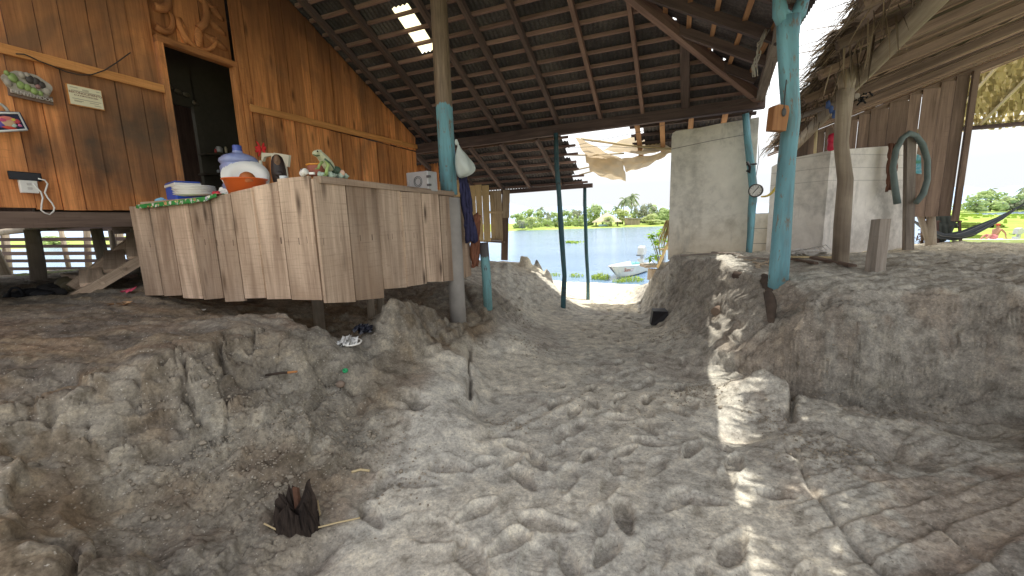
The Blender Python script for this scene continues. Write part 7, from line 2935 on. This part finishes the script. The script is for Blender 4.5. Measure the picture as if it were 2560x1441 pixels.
hp_ = [(2262, 540, 10.2), (2285, 554, 10.1), (2312, 574, 10.0), (2345, 590, 9.9), (2385, 594, 9.8), (2425, 585, 9.7), (2465, 566, 9.6), (2500, 548, 9.5), (2535, 526, 9.4), (2575, 500, 9.3)]
hw = [.01, .03, .07, .12, .15, .14, .10, .06, .02, .008]
vs, fs, uv = [], [], []
for (x, y, q_), b_ in zip(hp_, hw):
    c = onq(x, y, q_)
    for k in range(7):
        a = -1 + k / 3
        vs.append(c + AV * a * b_ * 1.6 + ZV * b_ * .75 * (a * a - .5))
        uv.append((k / 6, x * .01))
for i in range(len(hp_) - 1):
    for k in range(6):
        fs.append((i * 7 + k, i * 7 + k + 1, (i + 1) * 7 + k + 1, (i + 1) * 7 + k))
w._add(vs, fs, uv, True)


def hammock_mat():
    t = NT('striped_hammock_net')
    sp = t.t.nodes.new('ShaderNodeSeparateXYZ')
    t.l(t.coord('UV'), sp.inputs[0])
    f = t.math('FRACT', t.math('MULTIPLY', sp.outputs[0], 4.0))
    t.col(t.ramp(f, [(.5, (.12, .135, .155)), (.56, (.5, .5, .5)), (.62, (.07, .08, .09))]))
    t.rough(.9)
    return t.m


tag(obj('hammock', w, hammock_mat(), solid=.01), 'dark striped hammock slung across the lake opening at the far right', 'hammock')
P = onq(2318, 600, 10.2)
w = MB()
for i in range(130):
    strand(w, P + V(random.uniform(-.16, .12), random.uniform(-.1, .1), random.uniform(-.15, .2)), V(random.uniform(-1, 1), random.uniform(-1, 1), random.uniform(-.2, 1)), random.uniform(.1, .24), .012, .6)
tag(obj('dry_brush', w, plain('dry_brush', (.22, .14, .08), .9)), 'heap of dry brush around the stilt left of the armchair', 'brush')
# sea-almond bush and palm bundle behind the plaster wall
P = aty(1652, 640, 10.6)
P[2] = gz(P)
bush = thing('leafy_bush', 'bright green broad-leaved bush peeking out left of the plaster wall', 'bush', P)
rs = random.Random(12)
s = mpx(aty(1650, 600, 10.6))
for i, (x, y) in enumerate([(1630, 590), (1640, 586), (1652, 580), (1646, 604), (1638, 610), (1660, 600), (1648, 622), (1664, 622), (1626, 596), (1660, 574), (1640, 640), (1625, 645)]):
    e = aty(x, y, 10.6 + rs.uniform(-.2, .2))
    w = MB()
    w.tube([P + V(0, 0, .05), (P + e) / 2 + V(.05, 0, .05), e], [.014, .010, .006], 6)
    obj('stem', w, M['bark'], bush)
    w = MB()
    for k in range(16):
        a = rs.uniform(0, 6.28)
        d = unit(V(math.cos(a), math.sin(a) * .7, rs.uniform(-.5, .6)))
        sd = unit(np.cross(d, ZV + V(rs.uniform(-.6, .6), 0, 0)))
        L = rs.uniform(9, 17) * s
        b0 = e + V(rs.uniform(-.03, .03), rs.uniform(-.03, .03), rs.uniform(-.04, .03))
        w._add([b0, b0 + d * L * .35 + sd * L * .22, b0 + d * L * .75 + sd * L * .25, b0 + d * L - ZV * L * .12, b0 + d * L * .75 - sd * L * .25, b0 + d * L * .35 - sd * L * .22], [(0, 1, 2, 3, 4, 5)], [(0, 0)] * 6, False, rs.random())
    obj('leaf_cluster', w, M['leaf_b'], bush)
w = MB()
for i in range(120):
    q = aty(rs.uniform(1664, 1700), rs.uniform(548, 566), 9.5)
    strand(w, q, V(rs.uniform(-.5, .3), rs.uniform(-.3, .3), -1), rs.uniform(.3, .62), .014, .1)
tag(obj('palm_bundle', w, M['thatch_new']), 'bundle of dry palm leaves at the left edge of the plaster wall', 'thatch')
w = MB()
a = G(1625, 668, .0)
w.box(onq(1617, 655, 11.2) + V(.1, 0, -.1), (.42, .5, .07), jit=.01, grain=0)
w.box(onq(1622, 664, 11.25) + V(.12, 0, -.25), (.2, .3, .3), jit=.01)
tag(obj('wooden_block', w, plain('grey_brown_board', (.36, .30, .24), .9)), 'small board ledge jutting from the bank right of the moored boat', 'board')
w = MB()
w.tube([aty(1644, 670, 10.2), aty(1668, 612, 10.0), aty(1700, 560, 9.8)], .035, 8)
w.tube([aty(1650, 624, 10.1), aty(1690, 620, 10.0)], .025, 8)
tag(obj('leaning_pole', w, M['bamboo']), 'pale pole leaning on the bank under the leafy bush', 'pole')

# ------------------------------------------------------------------ stuff: crumbs of sand and lumps at the left bank end
w = MB()
rs = random.Random(21)
spots = [(600, 1130, .34, 150), (850, 1130, .30, 170), (740, 1040, .28, 110), (950, 1080, .22, 60), (470, 1180, .3, 80), (1010, 1190, .25, 40), (700, 1240, .2, 60), (2100, 1025, .34, 170), (1930, 1050, .15, 40), (2260, 1060, .28, 90), (1740, 985, .26, 130), (2080, 1140, .26, 110), (1700, 835, .38, 120), (1300, 800, .32, 120), (1340, 870, .3, 80), (1270, 1060, .15, 30), (1500, 1000, .8, 60), (300, 1300, .3, 50), (820, 990, .12, 40), (900, 815, .25, 60)]
for x, y, r, n in spots:
    P = G(x, y)
    for i in range(int(n * 1.6)):
        q = P + V(rs.gauss(0, r * .5), rs.gauss(0, r * .5), 0)
        if q[1] < .9:
            continue
        s = rs.uniform(.0025, .007) * (1 + (rs.random() < .05) * 1.2)
        q[2] = fine_z(q[0], q[1]) + s * .25
        w.blob(q, (s * rs.uniform(.8, 1.5), s * rs.uniform(.8, 1.3), s * rs.uniform(.6, 1)), 7, 5, .22)
cr = obj('sand_crumbs', w, plain('sand_crumb', (.31, .27, .215), .95, .3, 20, .1))
cr['kind'] = 'stuff'
tag(cr, 'loose crumbs of sand strewn over the eroded slopes', 'rubble')
# ------------------------------------------------------------------ camera, sky, sun
cam = bpy.data.cameras.new('camera')
cam.sensor_width = 36.0
cam.lens = 36.0 * FPX / 2560.0
cam.clip_start = 0.05
cam.clip_end = 20000
co_ = bpy.data.objects.new('camera', cam)
COL.objects.link(co_)
co_.matrix_world = Matrix(((*RC[0], 0), (*RC[1], 0), (*RC[2], EYE), (0, 0, 0, 1)))
SC.camera = co_

sv = unit(BV * SUN_B + AV * SUN_A + ZV)
sun = bpy.data.lights.new('sun', 'SUN')
sun.energy = SUN_E
sun.angle = math.radians(0.55)
sun.color = (1.0, 0.965, 0.87)
so = bpy.data.objects.new('sun', sun)
COL.objects.link(so)
so.rotation_euler = Vector(sv).to_track_quat('Z', 'Y').to_euler()
so.location = (0, 0, 20)
wd_ = bpy.data.worlds.new('World')
SC.world = wd_
wd_.use_nodes = True
nt = wd_.node_tree
sky = nt.nodes.new('ShaderNodeTexSky')
sky.sky_type = 'NISHITA'
sky.sun_disc = False
sky.sun_elevation = math.asin(sv[2])
sky.sun_rotation = math.atan2(sv[0], sv[1])
sky.air_density = 1.0
sky.dust_density = 3.0
sky.ozone_density = 1.0
tc = nt.nodes.new('ShaderNodeTexCoord')
sp_ = nt.nodes.new('ShaderNodeSeparateXYZ')
nt.links.new(tc.outputs['Generated'], sp_.inputs[0])
mr = nt.nodes.new('ShaderNodeMapRange')
mr.interpolation_type = 'SMOOTHSTEP'
for k_, v_ in zip(('From Min', 'From Max', 'To Min', 'To Max'), (0.05, 0.95, 0.94, 0.25)):
    mr.inputs[k_].default_value = v_
nt.links.new(sp_.outputs[2], mr.inputs['Value'])
mxw = nt.nodes.new('ShaderNodeMix')       # humid haze whitens the lower sky
mxw.data_type = 'RGBA'
hz = nt.nodes.new('ShaderNodeMix')
hz.data_type = 'RGBA'
hz.inputs[6].default_value = (6.7, 6.9, 7.1, 1)
hz.inputs[7].default_value = (17.5, 17.5, 17.0, 1)  # upper haze brightened above the visible sky to light the shaded porch
mr2 = nt.nodes.new('ShaderNodeMapRange')
for k_, v_ in zip(('From Min', 'From Max', 'To Min', 'To Max'), (0.08, 0.40, 0.0, 1.0)):
    mr2.inputs[k_].default_value = v_
nt.links.new(sp_.outputs[2], mr2.inputs['Value'])
nt.links.new(mr2.outputs[0], hz.inputs[0])
nt.links.new(hz.outputs[2], mxw.inputs[7])
nt.links.new(mr.outputs[0], mxw.inputs[0])
nt.links.new(sky.outputs[0], mxw.inputs[6])
nt.links.new(mxw.outputs[2], nt.nodes['Background'].inputs['Color'])
nt.nodes['Background'].inputs['Strength'].default_value = SKY_S

SC.view_settings.view_transform = 'Standard'
SC.view_settings.look = 'None'
SC.view_settings.exposure = 0
SC.view_settings.gamma = 1
SC.cycles.use_denoising = True
SC.cycles.max_bounces = 8
SC.cycles.diffuse_bounces = 7
SC.cycles.glossy_bounces = 4
SC.cycles.transmission_bounces = 8
SC.cycles.transparent_max_bounces = 12
SC.cycles.sample_clamp_indirect = 6
SC.cycles.caustics_reflective = False
SC.cycles.caustics_refractive = False
